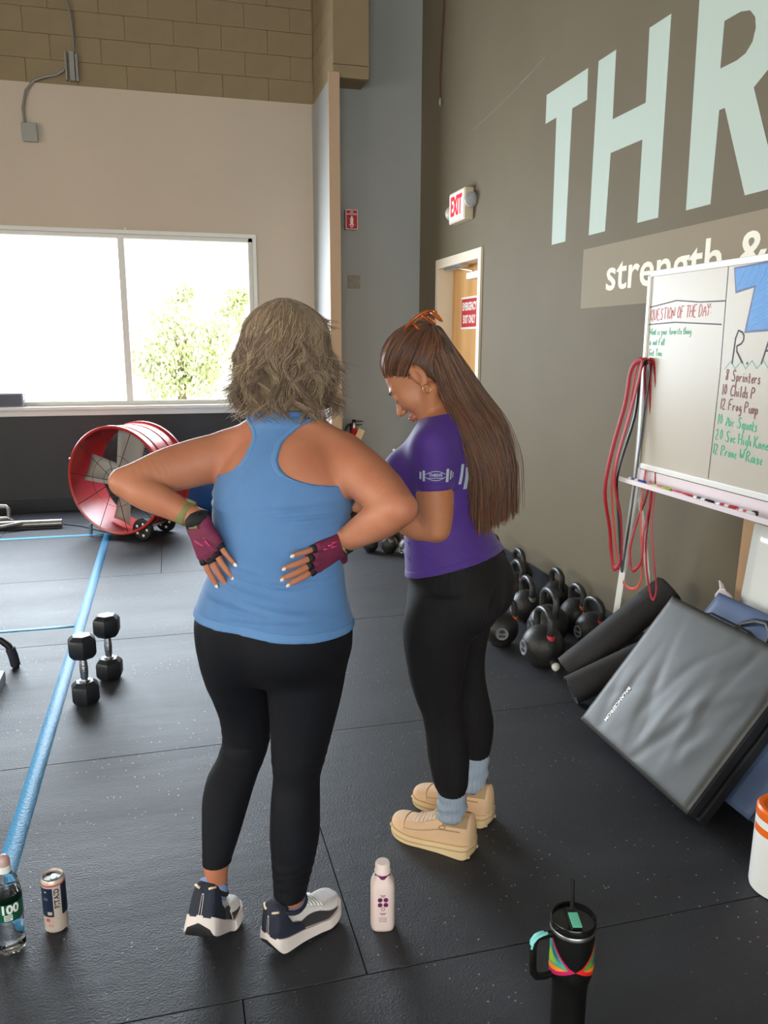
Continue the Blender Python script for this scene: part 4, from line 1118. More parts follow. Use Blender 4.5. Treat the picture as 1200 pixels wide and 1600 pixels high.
part('white_box', curved_patch(0.0298, FR0 - 0.55, FR0 - 0.16, 0.058, 0.067, n=6), M_can, t)
b = curved_patch(0.0299, FR0 - 0.72, FR0 - 0.52, 0.122, 0.1262, n=4)
for z in (0.105, 0.101): b.add(*(lambda q: (q.v, q.f))(curved_patch(0.0299, FR0 - 0.85, FR0 - 0.45, z, z + 0.0012, n=5)))
part('small_print', b, M_can, t)
b = curved_patch(0.0296, FR0 - 0.75, FR0 - 0.4, 0.038, 0.047, n=5)
for z in (0.028, 0.024): b.add(*(lambda q: (q.v, q.f))(curved_patch(0.0296, FR0 - 0.6, FR0 - 0.1, z, z + 0.0012, n=5)))
part('coral_print', b, M_coral, t)

t = thing('water_bottle', 'clear plastic water bottle with green label at the left edge', 'bottle', (-0.449, 1.95, 0))
M_pet = bpy.data.materials.new('clear_pet')
M_pet.use_nodes = True
pb = M_pet.node_tree.nodes['Principled BSDF']
pb.inputs['Base Color'].default_value = (0.95, 0.98, 0.98, 1); pb.inputs['Transmission Weight'].default_value = 1.0; pb.inputs['Roughness'].default_value = 0.03; pb.inputs['IOR'].default_value = 1.2
prof = [(0.010, 0.004), (0.022, 0.0), (0.030, 0.004), (0.034, 0.014), (0.0335, 0.03), (0.031, 0.05), (0.0325, 0.064), (0.032, 0.07), (0.0335, 0.082), (0.0335, 0.088), (0.032, 0.091), (0.034, 0.1), (0.034, 0.145), (0.034, 0.158), (0.0325, 0.163), (0.0335, 0.167), (0.031, 0.178), (0.0315, 0.182), (0.027, 0.195), (0.0275, 0.199), (0.018, 0.213), (0.0135, 0.219), (0.0135, 0.226)]
b = MB(); b.lathe(prof, 40)
for i, v in enumerate(b.v):    # petaloid foot
    if v[2] < 0.012:
        a = math.atan2(v[1], v[0]); b.v[i] = (v[0], v[1], v[2] + 0.006 * (0.5 + 0.5 * math.cos(5 * a)) * (1 if v[2] < 0.006 else 0.5))
part('bottle_wall', b, M_pet, t)
b = MB(); b.lathe([(0.012, 0.008), (0.028, 0.009), (0.0315, 0.016), (0.031, 0.03), (0.0288, 0.05), (0.030, 0.065), (0.030, 0.084), (0.0295, 0.091), (0.0315, 0.1), (0.0318, 0.15), (0.031, 0.166), (0.001, 0.166)], 40); 
M_water = bpy.data.materials.new('water'); M_water.use_nodes = True
pw = M_water.node_tree.nodes['Principled BSDF']; pw.inputs['Transmission Weight'].default_value = 1.0; pw.inputs['Roughness'].default_value = 0.0; pw.inputs['IOR'].default_value = 1.33
part('water', b, M_water, t)
M_green = mat('green_label', (20, 84, 62), 0.35)
b = MB(); b.lathe([(0.0344, 0.101), (0.0346, 0.102), (0.0346, 0.148), (0.0344, 0.149)], 48, cap0=False, cap1=False); part('label', b, M_green, t)
tm = text_mesh('100', 0.033, 0.0004, 0.0012, 'CENTER', sx=0.9); part('label_lettering', wrap(tm, 0.0347, FR0 + 0.30, 0.134), M_signwhite, t)
part('label_box', curved_patch(0.0347, FR0 - 0.1, FR0 + 0.45, 0.105, 0.121, n=8), M_signwhite, t)
b = MB()
for z, a1 in ((0.1165, .42), (0.112, .4), (0.1075, .3)): b.add(*(lambda q: (q.v, q.f))(curved_patch(0.0350, FR0 - 0.06, FR0 + a1, z, z + 0.002, n=8)))
part('label_small_print', b, M_green, t)
b = MB(); b.lathe([(0.0155, 0.222), (0.0158, 0.225), (0.0158, 0.238), (0.013, 0.241)], 28); part('cap_base', b, M_signwhite, t)
b = MB(); b.lathe([(0.010, 0.241), (0.0105, 0.248), (0.009, 0.253)], 20); part('red_spout', b, mat('red_spout_plastic', (220, 70, 60), 0.4), t)
b = MB(); b.lathe([(0.0148, 0.239), (0.0152, 0.25), (0.0135, 0.259), (0.008, 0.265), (0.001, 0.2665)], 28); part('overcap', b, mat('frosted_cap', (236, 214, 206), 0.35, trans=0.5), t)

t = thing('tumbler', 'black handled tumbler with straw and rainbow pattern on the floor', 'tumbler', (0.795, 1.372, 0))
M_tum = mat('black_powder_coat', (6, 6, 6), 0.6, spec=0.3)
b = MB(); b.lathe([(0.034, 0), (0.0375, 0.003), (0.0385, 0.10), (0.0395, 0.125), (0.043, 0.140), (0.0472, 0.155), (0.0478, 0.165), (0.0487, 0.258), (0.0485, 0.262)], 56); part('cup_body', b, M_tum, t, 0.8)
b = MB(); b.lathe([(0.0487, 0.260), (0.0492, 0.2605), (0.0492, 0.268), (0.0485, 0.269)], 56); part('steel_ring', b, M_steel, t)
b = MB(); b.lathe([(0.0488, 0.269), (0.0496, 0.272), (0.0496, 0.284), (0.048, 0.287), (0.0455, 0.286), (0.044, 0.279), (0.001, 0.278)], 56); part('lid', b, mat('smoky_black_lid', (20, 20, 22), 0.2), t, 0.6)
b = MB(); b.box(-0.012, 0.012, -0.036, 0.036, 0.278, 0.2835, Matrix.Rotation(-0.25, 4, 'Z')); part('lid_slider', b, M_black, t, None, 0.003)
M_mint = mat('mint_plastic', (110, 205, 172), 0.4)
b = MB(); b.box(-0.0105, 0.0105, -0.032, 0.014, 0.2835, 0.2862, Matrix.Translation((0.002, 0, 0)) @ Matrix.Rotation(-0.25, 4, 'Z')); part('mint_flap', b, M_mint, t, None, 0.002, label='mint green lid flap')
b = MB(); b.tube([(0.008, 0.018, 0.12), (0.010, 0.024, 0.28), (0.0125, 0.034, 0.352)], 0.0047, 12); part('straw', b, M_black, t)
b = MB()
hp = [(-0.040, 0, 0.252), (-0.066, 0, 0.256), (-0.086, -0.002, 0.252), (-0.094, -0.004, 0.238), (-0.094, -0.005, 0.20), (-0.092, -0.005, 0.172), (-0.082, -0.004, 0.158), (-0.062, -0.002, 0.153), (-0.040, 0, 0.155)]
b.tube(hp, 0.0085, 12, flat=0.75, up=(0, 1, 0)); part('handle', b, M_tum, t)
b = MB(); b.tube([(-0.062, -0.001, 0.2605), (-0.076, -0.002, 0.2605), (-0.088, -0.003, 0.2575), (-0.0975, -0.004, 0.247), (-0.0995, -0.005, 0.232)], [0.006, 0.0075, 0.0078, 0.0075, 0.005], 12, flat=0.5, up=(-0.5, 0, 0.8)); part('grip_pad', b, mat('pale_teal_grip', (126, 208, 206), 0.45), t, label='pale teal grip pad')
RB = lambda z: 0.0478 + (z - 0.165) / 0.093 * 0.0009
def wing(pts, col, lift, side):
    bm = bmesh.new()
    vs = [bm.verts.new((side * p[0], p[1], 0)) for p in pts]
    es = [bm.edges.new((vs[i], vs[(i + 1) % len(vs)])) for i in range(len(vs))]
    bmesh.ops.triangle_fill(bm, edges=es, use_beauty=True)
    bmesh.ops.subdivide_edges(bm, edges=bm.edges, cuts=3, use_grid_fill=True)
    for v in bm.verts:
        a = -PI / 2 - 0.28 + v.co.x
        r = RB(v.co.y) + 0.0003 + lift
        v.co = (r * math.cos(a), r * math.sin(a), v.co.y)
    bmesh.ops.recalc_face_normals(bm, faces=bm.faces)
    me = bpy.data.meshes.new('printed_wing'); bm.to_mesh(me); bm.free()
    part('printed_wing', me, mat('print_' + col[0], col[1], 0.5), t)
zap = 0.186
outer_w = [(0.0, zap), (0.3, zap + .009), (0.43, zap + .0156), (0.65, zap + .026), (0.85, zap + .038), (1.1, zap + .055), (1.35, zap + .073), (1.5, zap + .070), (1.5, zap - .029), (1.0, zap - .023), (0.6, zap - .014), (0.3, zap - .007)]
for s, cols in ((-1, (('magenta', (196, 28, 92)), ('teal', (76, 166, 150)), ('navy', (44, 72, 110)), ('lime', (150, 196, 62)), ('orange', (242, 142, 34)))),
                (1, (('red', (224, 38, 34)), ('olive_green', (98, 160, 66)), ('teal2', (66, 130, 120)), ('slate', (60, 80, 110)), ('amber', (232, 132, 30))))):
    wing(outer_w, cols[0], 0.0, s)
    wing([(0.32, zap + .003), (0.6, zap + .018), (0.85, zap + .031), (1.1, zap + .047), (1.35, zap + .064), (1.46, zap + .058), (1.46, zap - .004)], cols[1], 0.0007, s)
    wing([(0.62, zap + .011), (0.85, zap + .025), (1.1, zap + .041), (1.3, zap + .053), (1.05, zap + .027)], cols[2], 0.0014, s)
    wing([(0.85, zap + .008), (1.05, zap + .021), (1.3, zap + .038), (1.44, zap + .02), (1.44, zap + .001)], cols[3], 0.0014, s)
    wing([(0.32, zap + .003), (0.7, zap + .003), (1.46, zap - .002), (1.46, zap - .016), (0.9, zap - .010)], cols[4], 0.0014, s)

t = thing('wipes_tub', 'white tub of wipes with an orange lid at the right edge', 'tub', (1.602, 1.655, 0), (0, 0, -0.3))
M_tub = mat('white_tub_plastic', (236, 234, 230), 0.35)
M_or = mat('orange_plastic', (238, 108, 26), 0.35)
b = MB(); b.lathe([(0.07, 0), (0.078, 0.004), (0.080, 0.014), (0.078, 0.215), (0.0775, 0.222)], 56); part('tub_body', b, M_tub, t, 0.8)
b = MB(); b.lathe([(0.0785, 0.222), (0.079, 0.224), (0.078, 0.246), (0.073, 0.252), (0.064, 0.253), (0.060, 0.249), (0.045, 0.249), (0.042, 0.254), (0.001, 0.255)], 56); part('lid', b, M_or, t, 0.6)
tp = lambda z: 0.080 - (z - 0.014) / 0.2 * 0.002
part('orange_stripe', curved_patch(0, FR0 - 1.8, FR0 - 0.62, 0.178, 0.200, n=16, taper=tp), M_or, t)
part('orange_stripe', curved_patch(0, FR0 - 0.55, FR0 + 1.2, 0.170, 0.200, n=16, taper=tp), M_or, t)
part('orange_panel', curved_patch(0, FR0 - 0.72, FR0 + 0.7, 0.062, 0.088, n=14, taper=tp), mat('red_orange_print', (226, 84, 32), 0.4), t)
part('brown_line', curved_patch(0, FR0 - 0.72, FR0 + 0.7, 0.054, 0.060, n=14, taper=tp), mat('brown_print', (110, 70, 60), 0.4), t)
part('photo_print', curved_patch(0, FR0 - 0.55, FR0 + 0.8, 0.096, 0.155, n=14, taper=tp), mat('pale_yellow_print', (222, 206, 170), 0.4), t)
# ================================================================ people
import openvdb
class Field:
    """signed distance grid, blended from simple shapes and turned into one continuous surface"""
    def __init__(s, lo, hi, h):
        s.lo, s.h = np.array(lo, float), h
        s.n = np.ceil((np.array(hi, float) - s.lo) / h).astype(int) + 1
        s.D = np.full(s.n, 1.0, np.float32)
    def like(s):
        f = Field(s.lo, s.lo, s.h); f.n = s.n.copy(); f.D = np.full(f.n, 1.0, np.float32); return f
    def sl(s, lo, hi, pad):
        a = np.maximum(np.floor((np.array(lo) - pad - s.lo) / s.h).astype(int), 0)
        b = np.minimum(np.ceil((np.array(hi) + pad - s.lo) / s.h).astype(int) + 1, s.n)
        return tuple(slice(i, max(j, i)) for i, j in zip(a, b)), [(s.lo[k] + s.h * np.arange(a[k], max(b[k], a[k]))).astype(np.float32) for k in range(3)]
    def open(s, ax): return ax[0][:, None, None], ax[1][None, :, None], ax[2][None, None, :]
    def blend(s, sl, d, k):
        A = s.D[sl]
        if k > 0:
            h = np.clip(0.5 + 0.5 * (A - d) / k, 0, 1)
            s.D[sl] = A * (1 - h) + d * h - k * h * (1 - h)
        else:
            s.D[sl] = np.minimum(A, d)
    def ellipsoid(s, c, r, axes=None, k=0.0, cut=False):
        c, r = np.array(c, float), np.array(r, float)
        R = np.array(axes, float) if axes is not None else np.eye(3)   # rows are the local axes
        m = r.max()
        sl, ax = s.sl(c - m, c + m, k + 0.012)
        if 0 in s.D[sl].shape: return
        X, Y, Z = s.open(ax)
        q = [((X - c[0]) * R[i][0] + (Y - c[1]) * R[i][1] + (Z - c[2]) * R[i][2]) for i in range(3)]
        k0 = np.sqrt(sum((q[i] / r[i]) ** 2 for i in range(3)))
        k1 = np.sqrt(sum((q[i] / r[i] ** 2) ** 2 for i in range(3))) + 1e-6
        d = np.maximum(k0 * (k0 - 1) / k1, -r.min())
        if cut:
            A = s.D[sl]; kk = max(k, 1e-4)
            h = np.clip(0.5 - 0.5 * (A + d) / kk, 0, 1)
            s.D[sl] = A * (1 - h) - d * h + kk * h * (1 - h)
        else: s.blend(sl, d, k)
    def limb(s, pts, rad, k=0.0, flat=None, sub=6):
        """smooth tapered tube through points; flat = (direction, factor) squashes it"""
        P, R = spline(np.array(pts, float), np.array(rad, float), sub)
        m = R.max()
        sl, ax = s.sl(P.min(0) - m, P.max(0) + m, k + 0.012)
        T = np.full([len(a) for a in ax], 1.0, np.float32)
        if 0 in T.shape: return
        if flat is not None:
            fd = np.array(flat[0], float); fd /= np.linalg.norm(fd); ff = 1.0 / flat[1] - 1.0
        for i in range(len(P) - 1):
            a, b, ra, rb = P[i], P[i + 1], R[i], R[i + 1]
            lo, hi = np.minimum(a, b) - max(ra, rb) - k - 0.012, np.maximum(a, b) + max(ra, rb) + k + 0.012
            ii = [slice(np.searchsorted(ax[q], lo[q]), np.searchsorted(ax[q], hi[q])) for q in range(3)]
            X, Y, Z = ax[0][ii[0]][:, None, None], ax[1][ii[1]][None, :, None], ax[2][ii[2]][None, None, :]
            v = b - a; L2 = max(float(v @ v), 1e-12)
            t = np.clip(((X - a[0]) * v[0] + (Y - a[1]) * v[1] + (Z - a[2]) * v[2]) / L2, 0, 1)
            dx, dy, dz = X - a[0] - t * v[0], Y - a[1] - t * v[1], Z - a[2] - t * v[2]
            if flat is not None:
                q = (dx * fd[0] + dy * fd[1] + dz * fd[2]) * ff
                dx, dy, dz = dx + q * fd[0], dy + q * fd[1], dz + q * fd[2]
            d = np.sqrt(dx * dx + dy * dy + dz * dz) - (ra + t * (rb - ra))
            T[tuple(ii)] = np.minimum(T[tuple(ii)], d)
        s.blend(sl, T, k)
    def zloft(s, secs, th, k=0.0, ex=2.0, grow=0.0, round_=0.01):
        """secs: (z, cx, cy, half width, half depth); th = azimuth of the width axis"""
        S = np.array(sorted(secs), float)
        z0, z1 = S[0, 0], S[-1, 0]
        m = max(S[:, 3].max(), S[:, 4].max()) + grow
        sl, ax = s.sl([S[:, 1].min() - m, S[:, 2].min() - m, z0], [S[:, 1].max() + m, S[:, 2].max() + m, z1], k + 0.02)
        zz = np.clip(ax[2], z0, z1)
        C = [pchip(S[:, 0], S[:, j], zz)[None, None, :].astype(np.float32) for j in (1, 2, 3, 4)]
        X, Y, Z = s.open(ax)
        u = (X - C[0]) * math.cos(th) + (Y - C[1]) * math.sin(th)
        v = -(X - C[0]) * math.sin(th) + (Y - C[1]) * math.cos(th)
        a, b = C[2] + grow, C[3] + grow
        if ex == 2.0: k0 = np.sqrt((u / a) ** 2 + (v / b) ** 2) + 1e-6
        else: k0 = (np.abs(u / a) ** ex + np.abs(v / b) ** ex) ** (1 / ex) + 1e-6
        k1 = np.sqrt((u / a ** 2) ** 2 + (v / b ** 2) ** 2) + 1e-6
        d = np.maximum(k0 * (k0 - 1) / k1, -np.minimum(a, b))
        e = np.maximum(Z - z1, z0 - Z)
        d = np.minimum(np.maximum(d, e), 0) + np.sqrt(np.maximum(d, 0) ** 2 + np.maximum(e, 0) ** 2)
        s.blend(sl, d.astype(np.float32), k)
    def grid(s):
        return [(s.lo[k] + s.h * np.arange(s.n[k])).astype(np.float32) for k in range(3)]
    def mesh(s, name, D=None, iso=0.0):
        D = s.D if D is None else D
        b = 3 * s.h
        g = openvdb.FloatGrid(b)
        g.copyFromArray(np.clip(D, -b, b).astype(np.float32), tolerance=1e-6)
        P, Q = g.convertToQuads(iso)
        P = np.asarray(P) * s.h + s.lo
        Q = np.asarray(Q)
        me = bpy.data.meshes.new(name)
        me.vertices.add(len(P)); me.vertices.foreach_set('co', P.astype(np.float32).ravel())
        me.loops.add(4 * len(Q)); me.loops.foreach_set('vertex_index', Q[:, ::-1].astype(np.int32).ravel())
        me.polygons.add(len(Q)); me.polygons.foreach_set('loop_start', np.arange(0, 4 * len(Q), 4, dtype=np.int32))
        me.polygons.foreach_set('use_smooth', np.ones(len(Q), bool))
        me.update(); me.validate()
        # make sure faces look outward
        if len(Q):
            n = np.zeros(3 * len(me.vertices), np.float32); me.vertices.foreach_get('normal', n)
            c = P.mean(0)
            if np.mean(np.sum(n.reshape(-1, 3) * (P - c), 1)) < 0: me.flip_normals()
        return me

def pchip(x, y, q):
    x, y = np.asarray(x, float), np.asarray(y, float)
    if len(x) == 2: return np.interp(q, x, y)
    h = np.diff(x); dl = np.diff(y) / h
    m = np.zeros(len(x))
    for i in range(1, len(x) - 1):
        if dl[i - 1] * dl[i] > 0:
            w1, w2 = 2 * h[i] + h[i - 1], h[i] + 2 * h[i - 1]
            m[i] = (w1 + w2) / (w1 / dl[i - 1] + w2 / dl[i])
    m[0], m[-1] = dl[0], dl[-1]
    i = np.clip(np.searchsorted(x, q) - 1, 0, len(h) - 1)
    t = (q - x[i]) / h[i]
    return (y[i] * (2 * t ** 3 - 3 * t ** 2 + 1) + h[i] * m[i] * (t ** 3 - 2 * t ** 2 + t) + y[i + 1] * (-2 * t ** 3 + 3 * t ** 2) + h[i] * m[i + 1] * (t ** 3 - t ** 2))

def spline(P, R, sub):
    n = len(P)
    if n == 2 or sub <= 1: return P, R
    d = np.r_[0, np.cumsum(np.linalg.norm(np.diff(P, axis=0), axis=1))]
    q = np.unique(np.concatenate([np.linspace(d[i], d[i + 1], sub + 1) for i in range(n - 1)]))
    out = []
    T = np.gradient(P, d, axis=0) if n > 2 else None
    for v in q:
        i = min(max(np.searchsorted(d, v) - 1, 0), n - 2)
        h = d[i + 1] - d[i]; t = (v - d[i]) / h
        out.append(P[i] * (2 * t ** 3 - 3 * t ** 2 + 1) + h * T[i] * (t ** 3 - 2 * t ** 2 + t) + P[i + 1] * (-2 * t ** 3 + 3 * t ** 2) + h * T[i + 1] * (t ** 3 - t ** 2))
    return np.array(out), np.maximum(pchip(d, R, q), 0.001)

def V3(*a): return np.array(a, float)
def unit(v): return np.array(v, float) / np.linalg.norm(v)

# ---------------------------------------------------------------- hand
def hand(F, W, K, N, S, sc=1.0, curl=(0.15, 0.2, 0.15), spread=0.05, thumb=None, k=0.010, fingers=True):
    """W wrist, K middle of the knuckle row, N out of the back of the hand, S from the little finger to the index side"""
    W, K = V3(*W), V3(*K)
    D = unit(K - W); S = unit(S - D * (S @ D)); N = unit(np.cross(D, S) * np.sign(np.cross(D, S) @ N))
    base = [K + S * (0.028 - 0.0187 * i) * sc - D * (0.003, 0, 0.004, 0.013)[i] * sc for i in range(4)]
    for i, p in enumerate(base):
        F.limb([W + S * (0.014 - 0.0095 * i) * sc, (W + p) / 2 + S * (0.004 - 0.003 * i) * sc + N * 0.002, p], [0.0165 * sc, 0.0145 * sc, 0.0105 * sc], k)
    F.limb([W + S * 0.016 * sc - N * 0.004, W + D * 0.045 * sc + S * 0.022 * sc - N * 0.008], [0.016 * sc, 0.013 * sc], k)
    tips = []
    lens = [(0.040, 0.024, 0.019), (0.044, 0.028, 0.020), (0.041, 0.026, 0.020), (0.033, 0.020, 0.017)]
    rads = [(0.0088, 0.0080, 0.0073, 0.0060), (0.0090, 0.0082, 0.0074, 0.0060), (0.0085, 0.0078, 0.0070, 0.0057), (0.0076, 0.0068, 0.0062, 0.0052)]
    for i, p in enumerate(base):
        d = unit(D + S * spread * (1.5 - i))
        pts = [p - d * 0.012 * sc, p]
        ang = 0
        q = p
        for j in range(3):
            ang += curl[j]
            dd = d * math.cos(ang) - N * math.sin(ang)
            q = q + dd * lens[i][j] * sc
            pts.append(q)
        if fingers:
            r = rads[i]
            for j in range(len(pts) - 1):
                F.limb([pts[j], pts[j + 1]], [r[max(j - 1, 0)] * sc, r[j] * sc], 0.0015, sub=1)
        tips.append((pts[-1], dd, N * math.cos(ang) + d * math.sin(ang), pts))
    if thumb is not None:
        tp = [W + D * 0.018 * sc + S * 0.018 * sc] + [V3(*t) for t in thumb]
        rr = [0.0155, 0.0125, 0.0098, 0.0072][:len(tp)]
        F.limb(tp, [r * sc for r in rr], 0.008)
    return tips

def nail(parent, tip, d, n, r=0.0056, m=None):
    d, n = unit(d), unit(n - d * (n @ d))
    s = np.cross(d, n)
    M = Matrix(((d[0], s[0], n[0], 0), (d[1], s[1], n[1], 0), (d[2], s[2], n[2], 0), (0, 0, 0, 1)))
    M.translation = Vector(tip + n * r * 0.62 + d * 0.001)
    b = MB()
    b.lathe([(1.0, -0.3), (1.0, 0.1), (0.8, 0.3), (0.3, 0.42), (0.02, 0.45)], 14, M @ Matrix.Diagonal((0.0062, 0.0046, 0.0042, 1)))
    part('nail', b, m, parent, 3.2, world=True)

# ---------------------------------------------------------------- head
def head(F, c, az, pitch, roll=0.0, sc=1.0, k=0.02):
    Fh = V3(math.sin(az), math.cos(az), 0); Rt = V3(math.cos(az), -math.sin(az), 0); U = V3(0, 0, 1)
    fwd = Fh * math.cos(pitch) - U * math.sin(pitch); up = Fh * math.sin(pitch) + U * math.cos(pitch)
    Rt2 = Rt * math.cos(roll) + up * math.sin(roll); up = up * math.cos(roll) - Rt * math.sin(roll)
    ax = np.array([Rt2, fwd, up])
    c = V3(*c)
    L = lambda x, y, z: c + sc * (x * Rt2 + y * fwd + z * up)
    E = lambda p, r, k=0.01, cut=False: F.ellipsoid(L(*p), np.array(r) * sc, ax, k, cut)
    E((0, -0.015, 0.045), (0.074, 0.094, 0.085), 0.0)
    E((0, 0.04, -0.015), (0.060, 0.055, 0.088), 0.03)
    for s in (-1, 1):
        F.limb([L(s * 0.055, -0.005, -0.045), L(s * 0.040, 0.035, -0.078), L(0, 0.074, -0.098)], np.array([0.018, 0.017, 0.016]) * sc, 0.02)
        E((s * 0.040, 0.062, -0.022), (0.022, 0.022, 0.022), 0.02)          # cheeks
        E((s * 0.031, 0.106, 0.006), (0.019, 0.017, 0.012), 0.010, True)     # eye sockets
        E((s * 0.031, 0.082, 0.004), (0.0145, 0.0125, 0.0125), 0.004)        # lidded eyes
        E((s * 0.074, -0.008, 0.002), (0.008, 0.019, 0.031), 0.004)          # ears
        E((s * 0.083, -0.004, 0.006), (0.006, 0.010, 0.016), 0.004, True)
        E((s * 0.074, 0.0, -0.026), (0.006, 0.009, 0.009), 0.004)
        E((s * 0.010, 0.104, -0.033), (0.008, 0.008, 0.006), 0.005)          # nostrils
    E((0, 0.078, -0.098), (0.021, 0.016, 0.016), 0.015)
    E((0, 0.080, 0.026), (0.045, 0.016, 0.010), 0.012)                       # brow
    F.limb([L(0, 0.088, 0.016), L(0, 0.100, -0.008), L(0, 0.115, -0.028)], np.array([0.008, 0.0085, 0.0100]) * sc, 0.008)
    E((0, 0.092, -0.054), (0.022, 0.012, 0.0065), 0.005)
    E((0, 0.090, -0.065), (0.019, 0.012, 0.0070), 0.004)
    return L, ax

# ---------------------------------------------------------------- hair
def hair_mesh(name, strands, r0=0.0011, r1=0.0004, seed=0, tone=None):
    """strands: array (n, m, 3) -> triangular tubes"""
    S = np.asarray(strands, float)
    n, m, _ = S.shape
    T = np.gradient(S, axis=1); T /= np.linalg.norm(T, axis=2, keepdims=True) + 1e-9
    rnd = np.random.default_rng(seed)
    a = rnd.normal(size=(n, 1, 3)); A = np.cross(T, a); A /= np.linalg.norm(A, axis=2, keepdims=True) + 1e-9
    B = np.cross(T, A)
    r = np.linspace(r0, r1, m)[None, :, None] * rnd.uniform(0.7, 1.3, (n, 1, 1))
    V = np.stack([S + r * (A * math.cos(q) + B * math.sin(q)) for q in (0, 2.094, 4.189)], 2)   # n, m, 3, 3
    idx = np.arange(n * m * 3).reshape(n, m, 3)
    q = []
    for j in range(3):
        j2 = (j + 1) % 3
        q.append(np.stack([idx[:, :-1, j], idx[:, :-1, j2], idx[:, 1:, j2], idx[:, 1:, j]], -1).reshape(-1, 4))
    Q = np.concatenate(q).astype(np.int32)
    me = bpy.data.meshes.new(name)
    me.vertices.add(n * m * 3); me.vertices.foreach_set('co', V.astype(np.float32).ravel())
    me.loops.add(4 * len(Q)); me.loops.foreach_set('vertex_index', Q.ravel())
    me.polygons.add(len(Q)); me.polygons.foreach_set('loop_start', np.arange(0, 4 * len(Q), 4, dtype=np.int32))
    me.polygons.foreach_set('use_smooth', np.ones(len(Q), bool))
    at = me.attributes.new('strand', 'FLOAT', 'POINT')
    at.data.foreach_set('value', np.repeat(rnd.random(n) if tone is None else np.clip(.62 * tone + .38 * rnd.random(n), 0, 1), m * 3).astype(np.float32))
    me.update()
    return me

def hair_material(name, stops, rough=0.42):
    m = bpy.data.materials.new(name)
    m.use_nodes = True
    nt = m.node_tree
    b = nt.nodes['Principled BSDF']
    b.inputs['Roughness'].default_value = rough
    b.inputs['Specular IOR Level'].default_value = 0.45
    at = nt.nodes.new('ShaderNodeAttribute'); at.attribute_name = 'strand'
    r = nt.nodes.new('ShaderNodeValToRGB')
    while len(r.color_ramp.elements) < len(stops): r.color_ramp.elements.new(0.5)
    for i, c in enumerate(stops):
        r.color_ramp.elements[i].position = i / (len(stops) - 1)
        r.color_ramp.elements[i].color = lin(c) + (1,)
    nt.links.new(at.outputs['Fac'], r.inputs[0]); nt.links.new(r.outputs[0], b.inputs['Base Color'])
    b.inputs['Sheen Weight'].default_value = 0.15
    return m

# ---------------------------------------------------------------- shoes
class Shoe:
    """shoe in its own frame: x toward the toe, y to the left, z up; heel back at x = 0"""
    def __init__(s, length, width, sole, mapf, side):
        s.L, s.W, s.sole, s.map, s.side = length, width, sole, mapf, side
    def half(s, u):      # half width along the length
        return s.W * float(pchip([0, .008, .04, .15, .35, .55, .72, .86, .95, 1.0], [.05, .40, .68, .82, .80, .84, 1.0, .90, .60, .06], np.array(u)))
    def mid(s, u):
        return s.side * s.W * float(pchip([0, .3, .6, 1.0], [0, .02, -.06, .16], np.array(u)))
    def slab(s, z0f, z1f, grow=0.0, flare=0.0, n=40, m=6, groove=0.0):
        b = MB()
        us = [i / n for i in range(n + 1)]
        ring = []
        for u in us:
            w = s.half(u) + grow
            for j in range(2 * m + 2):
                top = j > m
                t = (j if not top else (2 * m + 1 - j)) / m
                y = (2 * t - 1) * w * (1 + (0 if top else flare))
                z = z1f(u) if top else z0f(u)
                b.v.append(s.map((u * s.L, s.mid(u) + y, z)))
        K = 2 * m + 2
        for i in range(n):
            for j in range(K):
                j2 = (j + 1) % K
                b.f.append((i * K + j, i * K + j2, (i + 1) * K + j2, (i + 1) * K + j))
        b.f += [tuple(range(K))[::-1], tuple(range(n * K, n * K + K))]
        return b
    def upper_point(s, u, v, lift=0.0):
        """u along the foot, v 0..1 over the top from outer to inner side"""
        a = PI * v
        w = s.half(u) * 0.93 + lift * min(1, 0.4 + u / 0.012)
        h = s.hgt(u) + lift
        c, sn = math.cos(a), math.sin(a)
        y = w * math.copysign(abs(c) ** getattr(s, 'pw', 0.75), c) * (1 - 0.30 * s.nar(u) * sn ** 1.2)
        return s.map((u * s.L, s.mid(u) - s.side * y, s.sole(u) + h * sn ** 0.85))
    def patch(s, u0, u1, v0, v1, lift, n=14, m=10, shape=None):
        b = MB()
        def fn(a, c):
            u, v = u0 + (u1 - u0) * a, v0 + (v1 - v0) * c
            if shape: u, v = shape(a, c)
            return s.upper_point(min(max(u, 0.0), 1.0), v, lift)
        b.grid(fn, n, m)
        return b
# ---------------------------------------------------------------- shared people materials
def skin_material(name, rgb, red):
    m = mat(name, rgb, 0.48, var=0.10, vscale=9, vrgb=red, bump=0.06, bscale=260, spec=0.4, sss=0.12)
    return m
M_skinA = skin_material('tanned_skin', (188, 126, 95), (174, 108, 80))
M_skinB = skin_material('light_tan_skin', (190, 128, 92), (178, 112, 78))
M_nail = mat('white_nail_polish', (240, 230, 224), 0.25)
M_legA = mat('navy_black_leggings', (15, 16, 22), 0.75, bump=0.05, bscale=400, spec=0.25)
def ribbed(name, rgb):
    m = mat(name, rgb, 0.75, spec=0.25)
    nt = m.node_tree; b = nt.nodes['Principled BSDF']
    tc = nt.nodes.new('ShaderNodeTexCoord'); w = nt.nodes.new('ShaderNodeTexWave')
    mp = nt.nodes.new('ShaderNodeMapping'); mp.inputs['Rotation'].default_value = (0, 0, 0.9)
    w.inputs['Scale'].default_value = 60; w.inputs['Distortion'].default_value = 0.0
    nt.links.new(tc.outputs['Object'], mp.inputs[0]); nt.links.new(mp.outputs[0], w.inputs['Vector'])
    bp = nt.nodes.new('ShaderNodeBump'); bp.inputs['Strength'].default_value = 0.25; bp.inputs['Distance'].default_value = 0.002
    nt.links.new(w.outputs['Fac'], bp.inputs['Height']); nt.links.new(bp.outputs[0], b.inputs['Normal'])
    return m
M_legB = ribbed('ribbed_black_leggings', (24, 22, 23))
